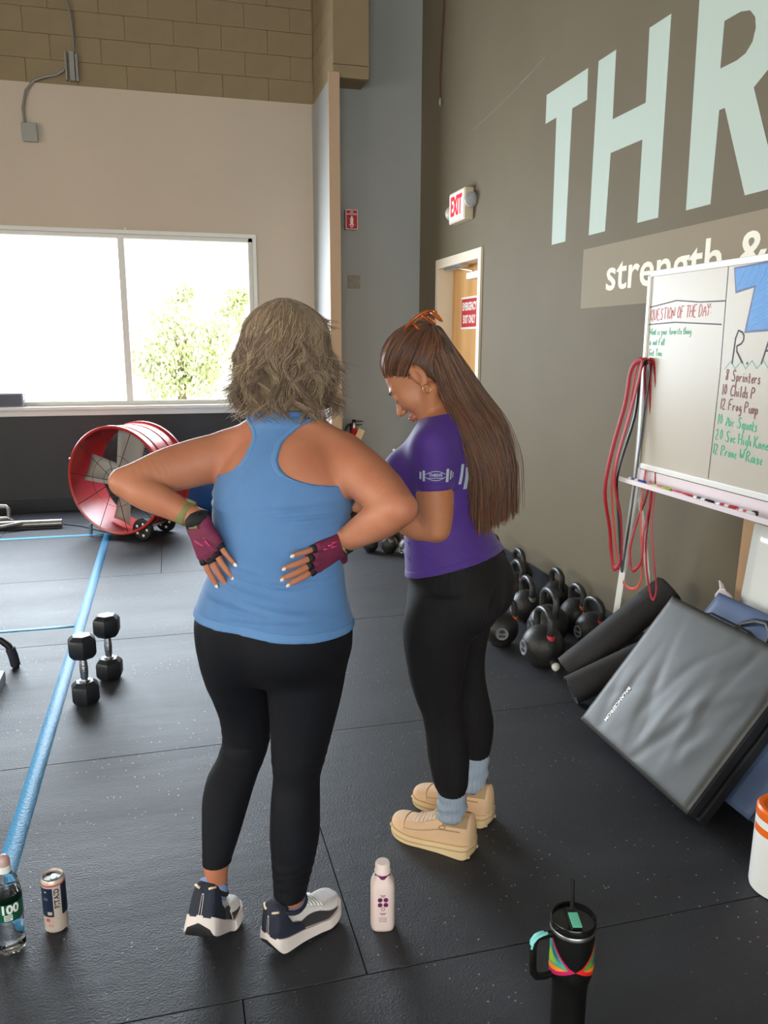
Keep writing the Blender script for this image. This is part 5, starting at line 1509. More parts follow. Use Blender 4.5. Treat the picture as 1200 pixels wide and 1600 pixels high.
M_tank = mat('blue_knit_tank', (82, 122, 170), 0.75, bump=0.08, bscale=500, var=0.04, vscale=30, sheen=0.2)
M_tankb = mat('blue_knit_binding', (88, 130, 178), 0.7, bump=0.08, bscale=400)
M_purple = mat('purple_jersey', (74, 42, 124), 0.75, bump=0.05, bscale=500, var=0.05, vscale=12, sheen=0.2)
M_print = mat('silver_grey_print', (176, 186, 194), 0.5)

def clay(D, cuts):
    for c in cuts: D = np.maximum(D, c)
    return D.astype(np.float32)

# ================================================================ woman in the blue tank top
A = thing('person', 'person seen from behind in blue racerback tank and black leggings, hands on hips', 'person', (0.2, 1.87, 0))
AZ = math.radians(39)
Fa, Ra = V3(math.sin(AZ), math.cos(AZ), 0), V3(math.cos(AZ), -math.sin(AZ), 0)
THA = -AZ
torsoA = [(1.305, 0.285, 1.985, 0.0772, 0.062), (1.27, 0.276, 1.97, 0.1185, 0.08), (1.23, 0.268, 1.955, 0.1463, 0.094), (1.19, 0.262, 1.945, 0.1648, 0.104), (1.15, 0.256, 1.94, 0.1741, 0.112), (1.098, 0.252, 1.93, 0.1751, 0.115), (1.036, 0.246, 1.92, 0.171, 0.112), (0.988, 0.242, 1.92, 0.1648, 0.109), (0.939, 0.236, 1.92, 0.1761, 0.113), (0.906, 0.231, 1.92, 0.1864, 0.119), (0.874, 0.228, 1.92, 0.1957, 0.126), (0.823, 0.228, 1.92, 0.2019, 0.133), (0.772, 0.23, 1.92, 0.1957, 0.13), (0.721, 0.232, 1.92, 0.173, 0.112), (0.68, 0.232, 1.92, 0.1339, 0.085)]
legL = [(.82, .140, 1.955, .085, .105), (.76, .137, 1.955, .086, .105), (.719, .136, 1.955, .083, .100), (.666, .138, 1.962, .074, .090), (.598, .149, 1.985, .067, .078), (.528, .158, 2.0, .061, .068), (.475, .157, 2.0, .0575, .062), (.434, .140, 1.975, .0575, .064),
        (.400, .116, 1.952, .0595, .066), (.360, .098, 1.925, .0565, .063), (.314, .085, 1.90, .049, .054), (.275, .074, 1.872, .041, .044), (.235, .064, 1.855, .033, .036), (.19, .058, 1.848, .028, .032), (.14, .060, 1.855, .024, .028)]
legR = [(.82, .318, 1.885, .092, .110), (.76, .312, 1.885, .097, .112), (.725, .307, 1.885, .096, .108), (.682, .300, 1.882, .0945, .100), (.625, .296, 1.88, .087, .090), (.544, .286, 1.872, .0745, .076), (.472, .275, 1.862, .0635, .066), (.42, .269, 1.858, .0545, .060),
        (.36, .262, 1.842, .0570, .063), (.293, .258, 1.832, .0580, .064), (.232, .252, 1.822, .0520, .056), (.165, .243, 1.812, .0415, .045), (.12, .237, 1.803, .034, .038), (.085, .236, 1.802, .025, .030), (.06, .238, 1.804, .022, .026)]
shL, shR = V3(.155, 2.066, 1.232), V3(.405, 1.914, 1.230)
elL, wrL = V3(-.112, 2.02, 1.172), V3(.054, 1.925, 1.092)
elR, wrR = V3(.482, 1.665, 1.148), V3(.386, 1.812, 1.045)

FA_ = Field((-.20, 1.56, -.02), (.60, 2.22, 1.64), 0.0035)
FA_.zloft(torsoA, THA)
for s in (-1, 1):
    c = V3(.231, 1.92, .80) + Ra * s * .078 - Fa * .055
    FA_.ellipsoid(c, (.088, .082, .095), np.array([Ra, Fa, V3(0, 0, 1)]), 0.05)
    FA_.ellipsoid(V3(.256, 1.935, 1.12) + Ra * s * .075 + Fa * .085, (.066, .062, .066), np.array([Ra, Fa, V3(0, 0, 1)]), 0.03)
FA_.limb([shL, V3(.225, 2.02, 1.268), V3(.280, 1.985, 1.280), V3(.34, 1.95, 1.268), shR], [.050, .050, .055, .050, .050], 0.03)
FN_ = FA_.D.copy()
FA_.limb([V3(.272, 1.975, 1.24), V3(.278, 1.99, 1.33), V3(.286, 2.01, 1.42)], [.062, .053, .052], 0.035)
for s, sh in ((-1, shL), (1, shR)):
    FA_.limb([V3(.278, 1.985, 1.345), V3(.278, 1.985, 1.30) * .45 + sh * .55 + V3(0, 0, .015)], [.036, .034], 0.04)
torso_only = FA_.D.copy()
# legs
FA_.zloft(legL, THA, 0.022); FA_.zloft(legR, THA, 0.022)
lower = FA_.D.copy()
del FN_
# arms
FA_.limb([shL, V3(.075, 2.058, 1.212), V3(.0, 2.045, 1.196), elL + V3(.03, .0, .005), elL], [.056, .060, .056, .043, .035], 0.03)
FA_.limb([elL, elL * .72 + wrL * .28, elL * .4 + wrL * .6, wrL], [.034, .043, .036, .026], 0.012, flat=(V3(0.1, .5, .8), .95))
FA_.limb([shR, V3(.432, 1.855, 1.205), V3(.458, 1.775, 1.178), elR + V3(-.006, .03, .008), elR], [.058, .061, .056, .044, .037], 0.03)
FA_.limb([elR, elR * .72 + wrR * .28, elR * .4 + wrR * .6, wrR], [.036, .045, .038, .027], 0.012)
# hands on the small of the back
KR, KL = V3(.312, 1.776, 1.016), V3(.080, 1.890, 1.020)
tipsR = hand(FA_, wrR, KR, (-.25, -.95, .1), (-.35, .1, -.95), 0.98, (0.10, 0.12, 0.05), 0.09, thumb=[(.385, 1.835, 1.0), (.395, 1.87, .985), (.392, 1.89, .975)])
tipsL = hand(FA_, wrL, KL, (-.55, -.8, .1), (-.45, .25, -.85), 0.98, (0.18, 0.16, 0.1), 0.10, thumb=[(.06, 1.965, 1.045), (.065, 2.0, 1.03), (.08, 2.025, 1.02)])
hands_field = None
HC_A = V3(.288, 2.005, 1.462)
LA, axA = head(FA_, HC_A, math.radians(38), 0.12, 0.0, 0.95)
# feet inside the shoes
bodyA = part('body', FA_.mesh('body'), M_skinA, A, 3.2, world=True)
for tp in (tipsR, tipsL):
    for i, (p, d, n, _) in enumerate(tp): nail(bodyA, p, d, n, (.0060, .0060, .0057, .0052)[i], M_nail)

gx, gy, gz = FA_.grid()
X, Y, Z = gx[:, None, None], gy[None, :, None], gz[None, None, :]
sA = (X - .256) * Ra[0] + (Y - 1.935) * Ra[1] + 0 * Z           # across the back
fA = (X - .256) * Fa[0] + (Y - 1.935) * Fa[1] + 0 * Z           # toward her front
# tank top: torso skin pushed out, cut by the racerback outline, neckline and hem
zk = [1.14, 1.172, 1.18, 1.19, 1.203, 1.22, 1.24, 1.27, 1.30, 1.33, 1.36]
wk = [.40, .30, .165, .115, .080, .058, .046, .043, .060, .10, .13]
wz = pchip(zk, wk, gz)[None, None, :]
armcut = (np.abs(sA + .014) - wz) * 0.75
fold = np.zeros_like(X * Y * Z, dtype=np.float32)
def crease(z0, slope, s0, s1, amp, w=.006):
    """a soft fold across the cloth"""
    q = (Z - z0 - slope * sA) / w
    e = 1 / (1 + np.exp(-(sA - s0) / .015)) * 1 / (1 + np.exp((sA - s1) / .015))
    return (amp * np.exp(-q * q) * e * 1.6).astype(np.float32)
for a in ((1.118, .10, .02, .17, .0035), (1.104, .06, .05, .18, .004, .005), (1.088, .03, .09, .18, .003, .005), (1.10, -.1, -.17, -.11, .003, .005), (1.115, -.15, -.17, -.10, .003), (.972, -.12, -.16, .02, .005, .007), (.960, -.13, -.08, .10, .003, .006),
          (.925, -.16, -.17, .06, .004, .008), (.905, -.14, -.02, .15, .0035, .008), (.885, -.10, -.15, .05, .0035, .008), (.862, .05, -.05, .16, .003, .007), (.945, .10, .06, .16, .003, .007)):
    fold += crease(*a)
base = np.minimum(torso_only, lower + 0.001) - 0.006 - fold - 0.004 * np.exp(-((Z - .835) / .03) ** 2)
hem = .834 - .045 * sA
tank = clay(base, [armcut, hem - Z, Z - (1.352 + 0.12 * np.abs(sA))])
cz0 = slice(int((.80 - FA_.lo[2]) / FA_.h), None)
tk = part('tank_top', FA_.mesh('tank_top', tank), M_tank, A, 3.2, world=True)
bind = clay(base - .0018, [armcut, -armcut - .012, hem - Z, Z - (1.352 + 0.12 * np.abs(sA)), 1.165 - Z])
part('armhole_binding', FA_.mesh('armhole_binding', bind), M_tankb, tk, 3.2)
hb_ = clay(base - .0012, [hem - .0005 - Z, Z - hem - .022])
part('hem_band', FA_.mesh('hem_band', hb_), M_tankb, tk, 3.2)
# leggings
sideL = (X - .222) * Ra[0] + (Y - 1.92) * Ra[1] + 0 * Z
cut_ank = np.where(sideL < 0, .222, .128)
wr = 0.0006 * np.sin(Z * 230 + X * 60) * np.exp(-((Z - .47) / .05) ** 2) + 0.0007 * np.sin(Z * 250 + Y * 90) * np.exp(-((Z - .20) / .06) ** 2)
legs = clay(lower - .004 - wr.astype(np.float32), [Z - .90, cut_ank - Z])
part('leggings', FA_.mesh('leggings', legs), M_legA, A, 3.2, world=True)
del torso_only, lower, base, tank, bind, hb_, legs, fold

# gloves: palms and first finger joints in maroon mesh with black cuffs
M_glove = mat('maroon_glove_mesh', (112, 34, 66), 0.7, bump=0.3, bscale=300, var=0.15, vscale=60)
M_gblack = mat('black_glove_trim', (22, 20, 24), 0.7, bump=0.2, bscale=300)
M_gpink = mat('pink_glove_print', (184, 60, 110), 0.6)
M_olive = mat('olive_watch_band', (124, 120, 72), 0.55)
def glove(tips, W, K, N, S, thumb, watch, pattern):
    W, K = V3(*W), V3(*K); D = unit(K - W); S = unit(V3(*S) - D * (D @ V3(*S))); N = unit(np.cross(D, S) * np.sign(np.cross(D, S) @ V3(*N)))
    lo = np.minimum.reduce([W, K] + [t[3][2] for t in tips] + [V3(*t) for t in thumb]) - .05; hi = np.maximum.reduce([W, K] + [t[3][2] for t in tips] + [V3(*t) for t in thumb]) + .05
    F = Field(lo, hi, 0.0025)
    for i in range(4):
        p = tips[i][3][1]
        F.limb([W + S * (0.014 - 0.0095 * i) + D * .01, (W + p) / 2 + S * (0.004 - 0.003 * i) + N * 0.003, p + N * .0006], [0.0185, 0.0172, 0.0128], 0.010)
        F.limb([p, p + (tips[i][3][2] - p) * 0.45], [0.0118 - .0006 * i, 0.0112 - .0006 * i], 0.004)
    F.limb([W + S * 0.016 - N * 0.004, W + D * 0.045 + S * 0.022 - N * 0.008], [0.0185, 0.0155], 0.01)
    F.limb([W + D * 0.018 + S * 0.018] + [V3(*t) for t in thumb[:2]], [.018, .0150, .0128], 0.008)
    g = part('glove', F.mesh('glove'), M_glove, A, 3.2, world=True)
    # black cuff and finger trims
    b = MB(); b.tube([W - D * .012, W - D * .004, W + D * .012, W + D * .020], [.0275, .0325, .0325, .0270], 24, flat=1.0); part('wrist_cuff', b, M_gblack, g, 3.2)
    for i in range(4):
        p = tips[i][3][1]; q = tips[i][3][2]; d = unit(q - p)
        e = p + (q - p) * 0.52
        b = MB(); b.tube([e - d * .010, e - d * .004, e + d * .004], [.0118 - .0006 * i, .0124 - .0006 * i, .0116 - .0006 * i], 14); part('finger_trim', b, M_gblack, g, 3.2)
    for (a, c, w) in pattern:      # pink printed bars over the back of the hand
        o0 = W + D * a[0] + S * a[1] + N * .0195; o1 = W + D * c[0] + S * c[1] + N * .0185
        b = MB(); b.tube([o0, (o0 + o1) / 2 + N * .001, o1], w, 6, flat=0.5, up=tuple(N)); part('printed_bar', b, M_gpink, g, 3.2)
    b = MB(); b.tube([W + D * .016 + S * .012 + N * .026, W + D * .024 - S * .010 + N * .025], .004, 8, flat=.6, up=tuple(N)); part('pull_tab', b, M_olive, g, 3.2)
    if watch is not None:
        a = unit(W - watch); c = W - a * .032
        b = MB(); b.tube([c - a * .012, c - a * .010, c + a * .010, c + a * .012], [.0285, .0305, .0300, .0280], 28); part('watch_band', b, M_olive, A, 3.2, world=True)
        b = MB(); b.tube([c + V3(.4, .2, .8) * .024, c + V3(.4, .2, .8) * .036], [.016, .014], 20); part('watch_case', b, M_olive, A, 0.7, world=True)
glove(tipsR, wrR, KR, (-.25, -.95, .1), (-.35, .1, -.95), [(.385, 1.835, 1.0), (.395, 1.87, .985)], None, [((.035, -.030), (.05, -.034), .003), ((.048, -.028), (.062, -.033), .003), ((.062, -.026), (.075, -.03), .003), ((.03, -.018), (.055, -.022), .0025)])
glove(tipsL, wrL, KL, (-.55, -.8, .1), (-.45, .25, -.85), [(.06, 1.965, 1.045), (.065, 2.0, 1.03)], elL, [((.03, .006), (.055, -.012), .003), ((.045, .018), (.07, .0), .003), ((.06, -.012), (.078, -.018), .003)])

# layered bob
M_hairA = hair_material('ash_blonde_hair', [(84, 64, 48), (112, 90, 70), (138, 114, 90), (166, 142, 112), (206, 182, 146)])
rng = np.random.default_rng(11)
hc = V3(.282, 2.0, 0)
zprof = [1.612, 1.600, 1.575, 1.545, 1.50, 1.464, 1.42, 1.39, 1.362, 1.335, 1.31]
rprof = [.004, .038, .076, .096, .111, .117, .121, .125, .127, .120, .100]
def bobR(z): return pchip(zprof[::-1], rprof[::-1], np.clip(z, 1.31, 1.612))
FH = Field((.10, 1.82, 1.30), (.46, 2.20, 1.64), 0.004)
hx, hy, hz = FH.grid()
HX, HY, HZ = hx[:, None, None], hy[None, :, None], hz[None, None, :]
fa38 = V3(math.sin(.66), math.cos(.66), 0)
front = (HX - hc[0]) * fa38[0] + (HY - hc[1]) * fa38[1]
dd = (np.sqrt((HX - hc[0]) ** 2 + (HY - hc[1]) ** 2) - (bobR(hz)[None, None, :] - .016)) * .8
dd = np.maximum(dd, np.maximum(HZ - 1.600, 1.345 - HZ))
dd = np.maximum(dd, np.where(HZ < 1.535, front - .045 + 0 * dd, -1))     # open toward the face
hb0 = part('hair', FH.mesh('hair', dd.astype(np.float32)), mat('hair_mass', (112, 92, 66), 0.6, bump=0.4, bscale=120), A, 3.2, world=True)
n, m = 5200, 22
phi = rng.uniform(0, 2 * PI, n)
ff = np.cos(phi - (PI / 2 - .66))                     # +1 toward the face
tip = rng.uniform(1.312, 1.44, n) + .05 * rng.random(n) ** 3
tip = np.where(ff > .55, np.maximum(tip, 1.53 + 0.03 * rng.random(n)), tip)
zst = np.where(rng.random(n) < .65, rng.uniform(1.575, 1.609, n), rng.uniform(1.47, 1.58, n))
zst = np.maximum(zst, tip + .05)
t = np.linspace(0, 1, m)[None, :]
zz = zst[:, None] + (tip - zst)[:, None] * (t ** 0.85)
lay = rng.uniform(-.020, .006, n)[:, None]
clump = np.round(phi / (2 * PI) * 46)                 # locks that share a wave
cr = np.random.default_rng(5).random((48, 4))
ck = clump.astype(int) % 48
wave = np.sin(zz * (42 + 30 * cr[ck, 0])[:, None] + 6.28 * cr[ck, 1][:, None]) * (.08 + .17 * cr[ck, 2])[:, None] * t ** .7
wave += rng.normal(0, .02, (n, 1)) * t + .25 * (np.sin(zz * 14 + 2 * phi[:, None]) * .25) * t
r = bobR(zz) + lay * (0.4 + .6 * t) + .013 * np.sin(zz * (55 + 20 * cr[ck, 3])[:, None] + 6 * cr[ck, 0][:, None]) * t
flick = np.clip((t - .8) / .2, 0, 1) ** 2 * (rng.normal(.006, .016, n)[:, None])
r = np.maximum(r + flick, .003)
swirl = (1 - t) ** 3 * rng.normal(.25, .25, (n, 1))
ph = phi[:, None] + wave + swirl
S = np.stack([hc[0] + r * np.cos(ph) + (.010 * (1.6 - zz)), hc[1] + r * np.sin(ph), zz + 0 * r], -1)
o = part('hair_strands', hair_mesh('hair_strands', S, .0012, .0005, 3, np.random.default_rng(8).random(140)[(phi / (2 * PI) * 139).astype(int)]), M_hairA, hb0, None, stuff=True)
nf = 140                                              # loose flyaways
ix = rng.choice(n, nf); S2 = S[ix] + (rng.normal(0, .012, (nf, 1, 3)) * t[0][None, :, None] ** 2) + ((S[ix] - np.r_[hc[:2], 1.46]) * V3(1, 1, .3)) * (t[0][None, :, None] * rng.uniform(.02, .16, (nf, 1, 1)))
part('flyaway_hair', hair_mesh('flyaway_hair', S2, .0007, .0003, 4), M_hairA, hb0, None, stuff=True)

# ---------------------------------------------------------------- her shoes and ankle socks
def foot_map(ball, az, xb, pitch, toe=0.12, z=0.0):
    d = V3(math.sin(az), math.cos(az), 0); l = V3(-math.cos(az), math.sin(az), 0); b0 = V3(ball[0], ball[1], z)
    def f(p):
        x, y, zz = p[0] - xb, p[1], p[2]
        q = min(1, max(0, (0.03 - x) / 0.06)); q = q * q * (3 - 2 * q)
        a = pitch * q
        X, Zp = x, zz
        if a:
            X, Zp = x * math.cos(a) + zz * math.sin(a) * 1.0, -x * math.sin(a) + zz * math.cos(a)
            if x > 0: X, Zp = x, zz + (Zp - zz) * 0
        return Vector(b0 + d * X + l * y + V3(0, 0, max(Zp, 0.0 if zz >= 0 else zz)))
    return f
M_mids = mat('white_foam_midsole', (226, 212, 206), 0.6)
M_knit = mat('white_knit_upper', (224, 218, 216), 0.75, bump=0.3, bscale=400)
M_heel = mat('navy_heel_knit', (34, 38, 54), 0.7, bump=0.2, bscale=300)
M_olay = mat('charcoal_overlay', (58, 54, 56), 0.55)
M_outs = mat('black_outsole', (24, 24, 26), 0.7)
M_cream = mat('cream_heel_loop', (236, 212, 176), 0.6)
M_sockA = mat('light_blue_sock', (128, 148, 188), 0.85, bump=0.3, bscale=400)
def runner(ball, az, xb, pitch, side, ankle, label):
    sh = Shoe(0.252, 0.047, None, foot_map(ball, az, xb, pitch), side)
    zb = lambda u: 0.006 + 0.026 * max(0, (0.10 - u) / 0.10) ** 2 + 0.030 * max(0, (u - 0.80) / 0.20) ** 2
    zt = lambda u: float(pchip([0, .08, .3, .6, .85, 1], [.050, .046, .038, .032, .034, .040], np.array(u)))
    sh.sole = lambda u: zt(u) - .004
    sh.hgt = lambda u: float(pchip([0, .04, .10, .25, .36, .48, .68, .85, .96, 1.0], [.050, .078, .084, .070, .066, .058, .042, .031, .017, .004], np.array(u)))
    sh.nar = lambda u: float(pchip([0, .1, .35, .6, 1], [.1, .1, .4, .3, 0], np.array(u)))
    sh.pw = .45
    up = part('shoe', sh.patch(0.0, 1.0, 0, 1, 0.0, 64, 44, lambda a, c: (a ** 1.4, c)), M_knit, A, 3.2, world=True, label='white and navy running shoe')
    part('midsole', sh.slab(zb, zt, 0.004, 0.06), M_mids, up, 1.2)
    part('outsole', sh.slab(lambda u: zb(u) - .005, lambda u: zb(u) + .001, 0.001, 0), M_outs, up, 1.2)
    hs = lambda a, c: (max(0.0, (0.30 - 0.16 * math.sin(PI * min(1, abs(2 * c - 1) * 1.0)) ** 2 + .08 * (abs(2 * c - 1) > .75)) * a ** 1.4), c)
    part('heel_counter', sh.patch(0, .3, 0, 1, .0034, 22, 44, hs), M_heel, up, 3.2)
    for v0, v1 in ((.02, .20), (.80, .98)):
        part('side_overlay', sh.patch(.30, .86, v0, v1, .0015, 18, 5, lambda a, c, v0=v0, v1=v1: (.30 + .56 * a, (v0 + (v1 - v0) * c * (.35 + .65 * math.sin(PI * min(1, a * 1.1)))) if v0 < .5 else (v1 - (v1 - v0) * c * (.35 + .65 * math.sin(PI * min(1, a * 1.1)))))), M_olay, up, 3.2)
    for s in (-1, 1):
        pts = [sh.upper_point(u, v, .0055) for u, v in ((.012, .5 + s * .055), (.02, .5 + s * .12), (.045, .5 + s * .19))]
        b = MB(); b.tube(pts, .0035, 8, flat=.7); part('heel_loop', b, M_cream, up, 3.2)
    b = MB()
    for k in range(6):
        u = .40 + .045 * k
        b.tube([sh.upper_point(u + (.012 if (v > .5) else 0), v, .004) for v in (.32, .40, .5, .60, .68)], .0022, 6)
        b.tube([sh.upper_point(u + (.03 if (v > .5) else 0), v, .0045) for v in (.32, .40, .5, .60, .68)], .0020, 6)
    part('laces', b, M_signwhite, up, 3.2)
    # collar opening and sock
    c = V3(*ankle)
    ring = [sh.map((0.066 + .050 * math.cos(a), side * .0 + .036 * math.sin(a), .112 - .016 * math.sin(a) ** 2 - .004 * math.cos(a))) for a in [k * PI / 14 for k in range(28)]]
    b = MB(); b.tube(ring, .0065, 8, closed=True); part('collar', b, M_heel, up, 3.2)
    b = MB()
    cx = sum((Vector(p) for p in ring), Vector()) / 28
    dirv = (Vector(c) - cx)
    for k in range(28):
        for j, (q, g) in enumerate(((-.25, 1.0), (.10, .98), (.32, .93), (.40, .90))):
            pt = cx + (Vector(ring[k]) - cx) * g * (1 - .12 * max(0, q)) + dirv * q
            b.v.append(tuple(pt))
    for k in range(28):
        for j in range(3): b.f.append((k * 4 + j, ((k + 1) % 28) * 4 + j, ((k + 1) % 28) * 4 + j + 1, k * 4 + j + 1))
    o = part('sock', b, M_sockA, A, 3.2, world=True); md = o.modifiers.new('thick', 'SOLIDIFY'); md.thickness = .003; md.offset = 1
    return up
runner((.058, 1.884), math.radians(24), .165, math.radians(33), -1, (.062, 1.85, .215), 'left')
runner((.312, 1.853), math.radians(56), .172, math.radians(5), 1, (.237, 1.803, .125), 'right')
# ================================================================ woman in the purple shirt
B = thing('person', 'person in purple t-shirt, long brown hair half up, looking down at a tablet', 'person', (0.8, 2.13, 0))
BZ = math.radians(-50)
Fb, Rb = V3(math.sin(BZ), math.cos(BZ), 0), V3(math.cos(BZ), -math.sin(BZ), 0)
THB = -BZ
torsoB = [(1.31, .742, 2.10, .070, .052), (1.27, .738, 2.10, .125, .078), (1.239, .728, 2.10, .138, .088), (1.191, .716, 2.10, .142, .104), (1.149, .715, 2.10, .140, .111), (1.095, .727, 2.10, .136, .104), (1.039, .738, 2.10, .130, .102), (.983, .752, 2.10, .136, .110),
          (.923, .772, 2.105, .152, .126), (.855, .788, 2.11, .164, .137), (.80, .785, 2.11, .166, .137), (.756, .778, 2.11, .158, .126), (.70, .775, 2.11, .13, .09)]
legN = [(.83, .735, 2.035, .095, .098), (.799, .726, 2.04, .099, .100), (.756, .712, 2.045, .099, .098), (.688, .703, 2.05, .094, .092), (.582, .707, 2.06, .0757, .078), (.485, .721, 2.07, .0610, .064), (.43, .733, 2.07, .0520, .056), (.37, .745, 2.072, .0515, .057), (.316, .753, 2.07, .0535, .060),
        (.26, .757, 2.065, .0490, .054), (.215, .760, 2.06, .0445, .047), (.190, .763, 2.060, .0368, .038), (.15, .768, 2.061, .030, .032), (.08, .770, 2.064, .025, .027)]
legF = [(.83, .86, 2.17, .090, .095), (.733, .846, 2.17, .088, .090), (.671, .828, 2.175, .081, .082), (.589, .832, 2.18, .066, .068), (.508, .846, 2.188, .056, .058), (.45, .860, 2.19, .051, .055), (.40, .870, 2.192, .0525, .058), (.345, .879, 2.192, .0535, .060), (.292, .886, 2.192, .0480, .053), (.245, .890, 2.193, .041, .044), (.222, .891, 2.194, .0368, .038), (.17, .889, 2.198, .030, .032), (.08, .886, 2.203, .025, .027)]
shN, shF = V3(.664, 2.000, 1.238), V3(.815, 2.185, 1.238)
elN, wrN = V3(.674, 1.985, 1.022), V3(.556, 2.135, 1.040)
elF, wrF = V3(.835, 2.36, 1.05), V3(.735, 2.425, 1.10)
FB = Field((.42, 1.86, -.02), (1.06, 2.52, 1.62), 0.0035)
FB.zloft(torsoB, THB)
for s in (-1, 1):
    FB.ellipsoid(V3(.786, 2.11, .80) + Rb * s * .078 - Fb * .062, (.086, .082, .095), np.array([Rb, Fb, V3(0, 0, 1)]), 0.04)
    FB.ellipsoid(V3(.716, 2.10, 1.155) + Rb * s * .068 + Fb * .070, (.060, .056, .060), np.array([Rb, Fb, V3(0, 0, 1)]), 0.03)
FB.limb([shN, V3(.70, 2.045, 1.272), V3(.738, 2.095, 1.285), V3(.775, 2.135, 1.272), shF], [.046, .048, .052, .048, .046], 0.03)
shirt_core = FB.D.copy()
lowB = FB.like()
lowB.D = FB.D.copy()
lowB.zloft(legN, THB, 0.018); lowB.zloft(legF, THB, 0.018)
FB.D = np.minimum(FB.D, lowB.D)
FB.limb([V3(.745, 2.105, 1.25), V3(.733, 2.112, 1.32), V3(.706, 2.122, 1.385)], [.055, .050, .050], 0.03)
for sh in (shN, shF):
    FB.limb([V3(.735, 2.105, 1.325), V3(.735, 2.105, 1.29) * .45 + sh * .55 + V3(0, 0, .02)], [.034, .030], 0.035)
FB.limb([shN, V3(.668, 1.99, 1.14), elN + V3(0, 0, .03), elN], [.047, .046, .041, .035], 0.025)
FB.limb([elN, elN * .7 + wrN * .3 + V3(0, 0, -.006), elN * .4 + wrN * .6, wrN], [.034, .041, .035, .025], 0.012)
FB.limb([shF, shF * .5 + elF * .5, elF], [.046, .045, .035], 0.025)
FB.limb([elF, elF * .6 + wrF * .4, wrF], [.035, .039, .025], 0.012)
tN = hand(FB, wrN, (.497, 2.205, 1.052), (-.1, -.35, -.95), (-.8, -.3, .1), 0.95, (0.1, 0.25, 0.3), 0.04, thumb=[(.502, 2.165, 1.075), (.488, 2.20, 1.085)])
tF = hand(FB, wrF, (.672, 2.40, 1.128), (.2, .5, .8), (.1, -.85, .5), 0.95, (0.35, 0.5, 0.4), 0.03, thumb=[(.695, 2.375, 1.115), (.668, 2.372, 1.135), (.652, 2.368, 1.155)])
HC_B = V3(.674, 2.118, 1.415)
LB, axB = head(FB, HC_B, math.radians(-60), math.radians(45), 0.0, 1.0)
bodyB = part('body', FB.mesh('body'), M_skinB, B, 3.2, world=True)
for tt in (tN, tF):
    for i, (p, d, n_, _) in enumerate(tt): nail(bodyB, p, d, n_, .0056, M_nail)
# face details
M_iris = mat('dark_eye', (38, 30, 28), 0.2); M_lip = mat('rose_lips', (176, 92, 84), 0.45); M_brow = mat('brown_brow', (74, 52, 38), 0.7)
def skin_patch(name, pts, r, m, flat=.5, k=6, L=LB, ax=axB, body=bodyB):
    b = MB(); b.tube([L(*p) for p in pts], r, k, flat=flat, up=tuple(ax[1])); part(name, b, m, body, 3.2, world=True)
for s in (-1, 1):
    skin_patch('eyebrow', [(s * .014, .0965, .024), (s * .030, .095, .029), (s * .047, .082, .025)], [.0022, .0026, .0012], M_brow, L=LA, ax=axA, body=bodyA)
    skin_patch('eyelash', [(s * .020, .0935, .0015), (s * .031, .0965, .000), (s * .043, .089, .002)], [.0009, .0018, .0009], M_iris, L=LA, ax=axA, body=bodyA)
    skin_patch('eyebrow', [(s * .014, .0965, .024), (s * .030, .095, .029), (s * .047, .082, .025)], [.0022, .0026, .0012], M_brow)
    skin_patch('eyelash', [(s * .020, .0935, -.0015), (s * .031, .0965, -.004), (s * .043, .089, -.001)], [.0009, .0016, .0009], M_iris)
skin_patch('lips', [(-.021, .0985, -.0595), (-.010, .1045, -.0565), (0, .1050, -.0575), (.010, .1045, -.0565), (.021, .0985, -.0595)], [.0016, .0036, .0036, .0036, .0016], M_lip, .8)
skin_patch('lips', [(-.018, .0980, -.062), (-.008, .1030, -.0655), (.008, .1030, -.0655), (.018, .0980, -.062)], [.0016, .0040, .0040, .0016], M_lip, .8)
skin_patch('lips', [(-.021, .0985, -.0595), (-.010, .1045, -.0565), (0, .1050, -.0575), (.010, .1045, -.0565), (.021, .0985, -.0595)], [.0016, .0036, .0036, .0036, .0016], M_lip, .8, L=LA, ax=axA, body=bodyA)
skin_patch('lips', [(-.018, .0980, -.062), (-.008, .1030, -.0655), (.008, .1030, -.0655), (.018, .0980, -.062)], [.0016, .0040, .0040, .0016], M_lip, .8, L=LA, ax=axA, body=bodyA)
M_gold = mat('gold_earring', (214, 178, 110), 0.25, metal=1.0)
b = MB(); b.tube([LB(-.081 + .001 * math.cos(a), -.001 + .010 * math.sin(a), -.040 + .012 * math.cos(a)) for a in [k * PI / 10 for k in range(20)]], .0011, 6, closed=True); part('hoop_earring', b, M_gold, B, 3.2, world=True)
b = MB(); b.lathe([(.0008, -.0025), (.0024, 0), (.0008, .0025)], 10, Matrix.Translation(Vector(LB(-.0825, .002, -.018)))); part('stud_earring', b, M_gold, B, 3.2, world=True)

# shirt: torso and sleeves as one cloth surface
gx, gy, gz = FB.grid()
X, Y, Z = gx[:, None, None], gy[None, :, None], gz[None, None, :]
sB = (X - .75) * Rb[0] + (Y - 2.10) * Rb[1] + 0 * Z
fB = (X - .75) * Fb[0] + (Y - 2.10) * Fb[1] + 0 * Z
FS = FB.like()
loose = .007 + .006 * np.clip((1.12 - Z) / .2, 0, 1)
FS.D = (shirt_core - loose).astype(np.float32)
SL = FB.like()
SL.limb([shN + V3(.004, .004, .0), V3(.667, 1.992, 1.17), V3(.671, 1.987, 1.085)], [.054, .0525, .0515], 0)
SL.limb([shF, shF * .6 + elF * .4, shF * .42 + elF * .58], [.054, .053, .051], 0)
hemB = .885 - .11 * fB / .12 * .35
sleeve_n = 1.128 - .06 * fB
armzone = np.where(sB < -.118, 1.0, 0.0)
def fold3(px, slope, z0, amp, w):
    return (amp * np.exp(-((Z - z0 - slope * fB) / w) ** 2)).astype(np.float32)
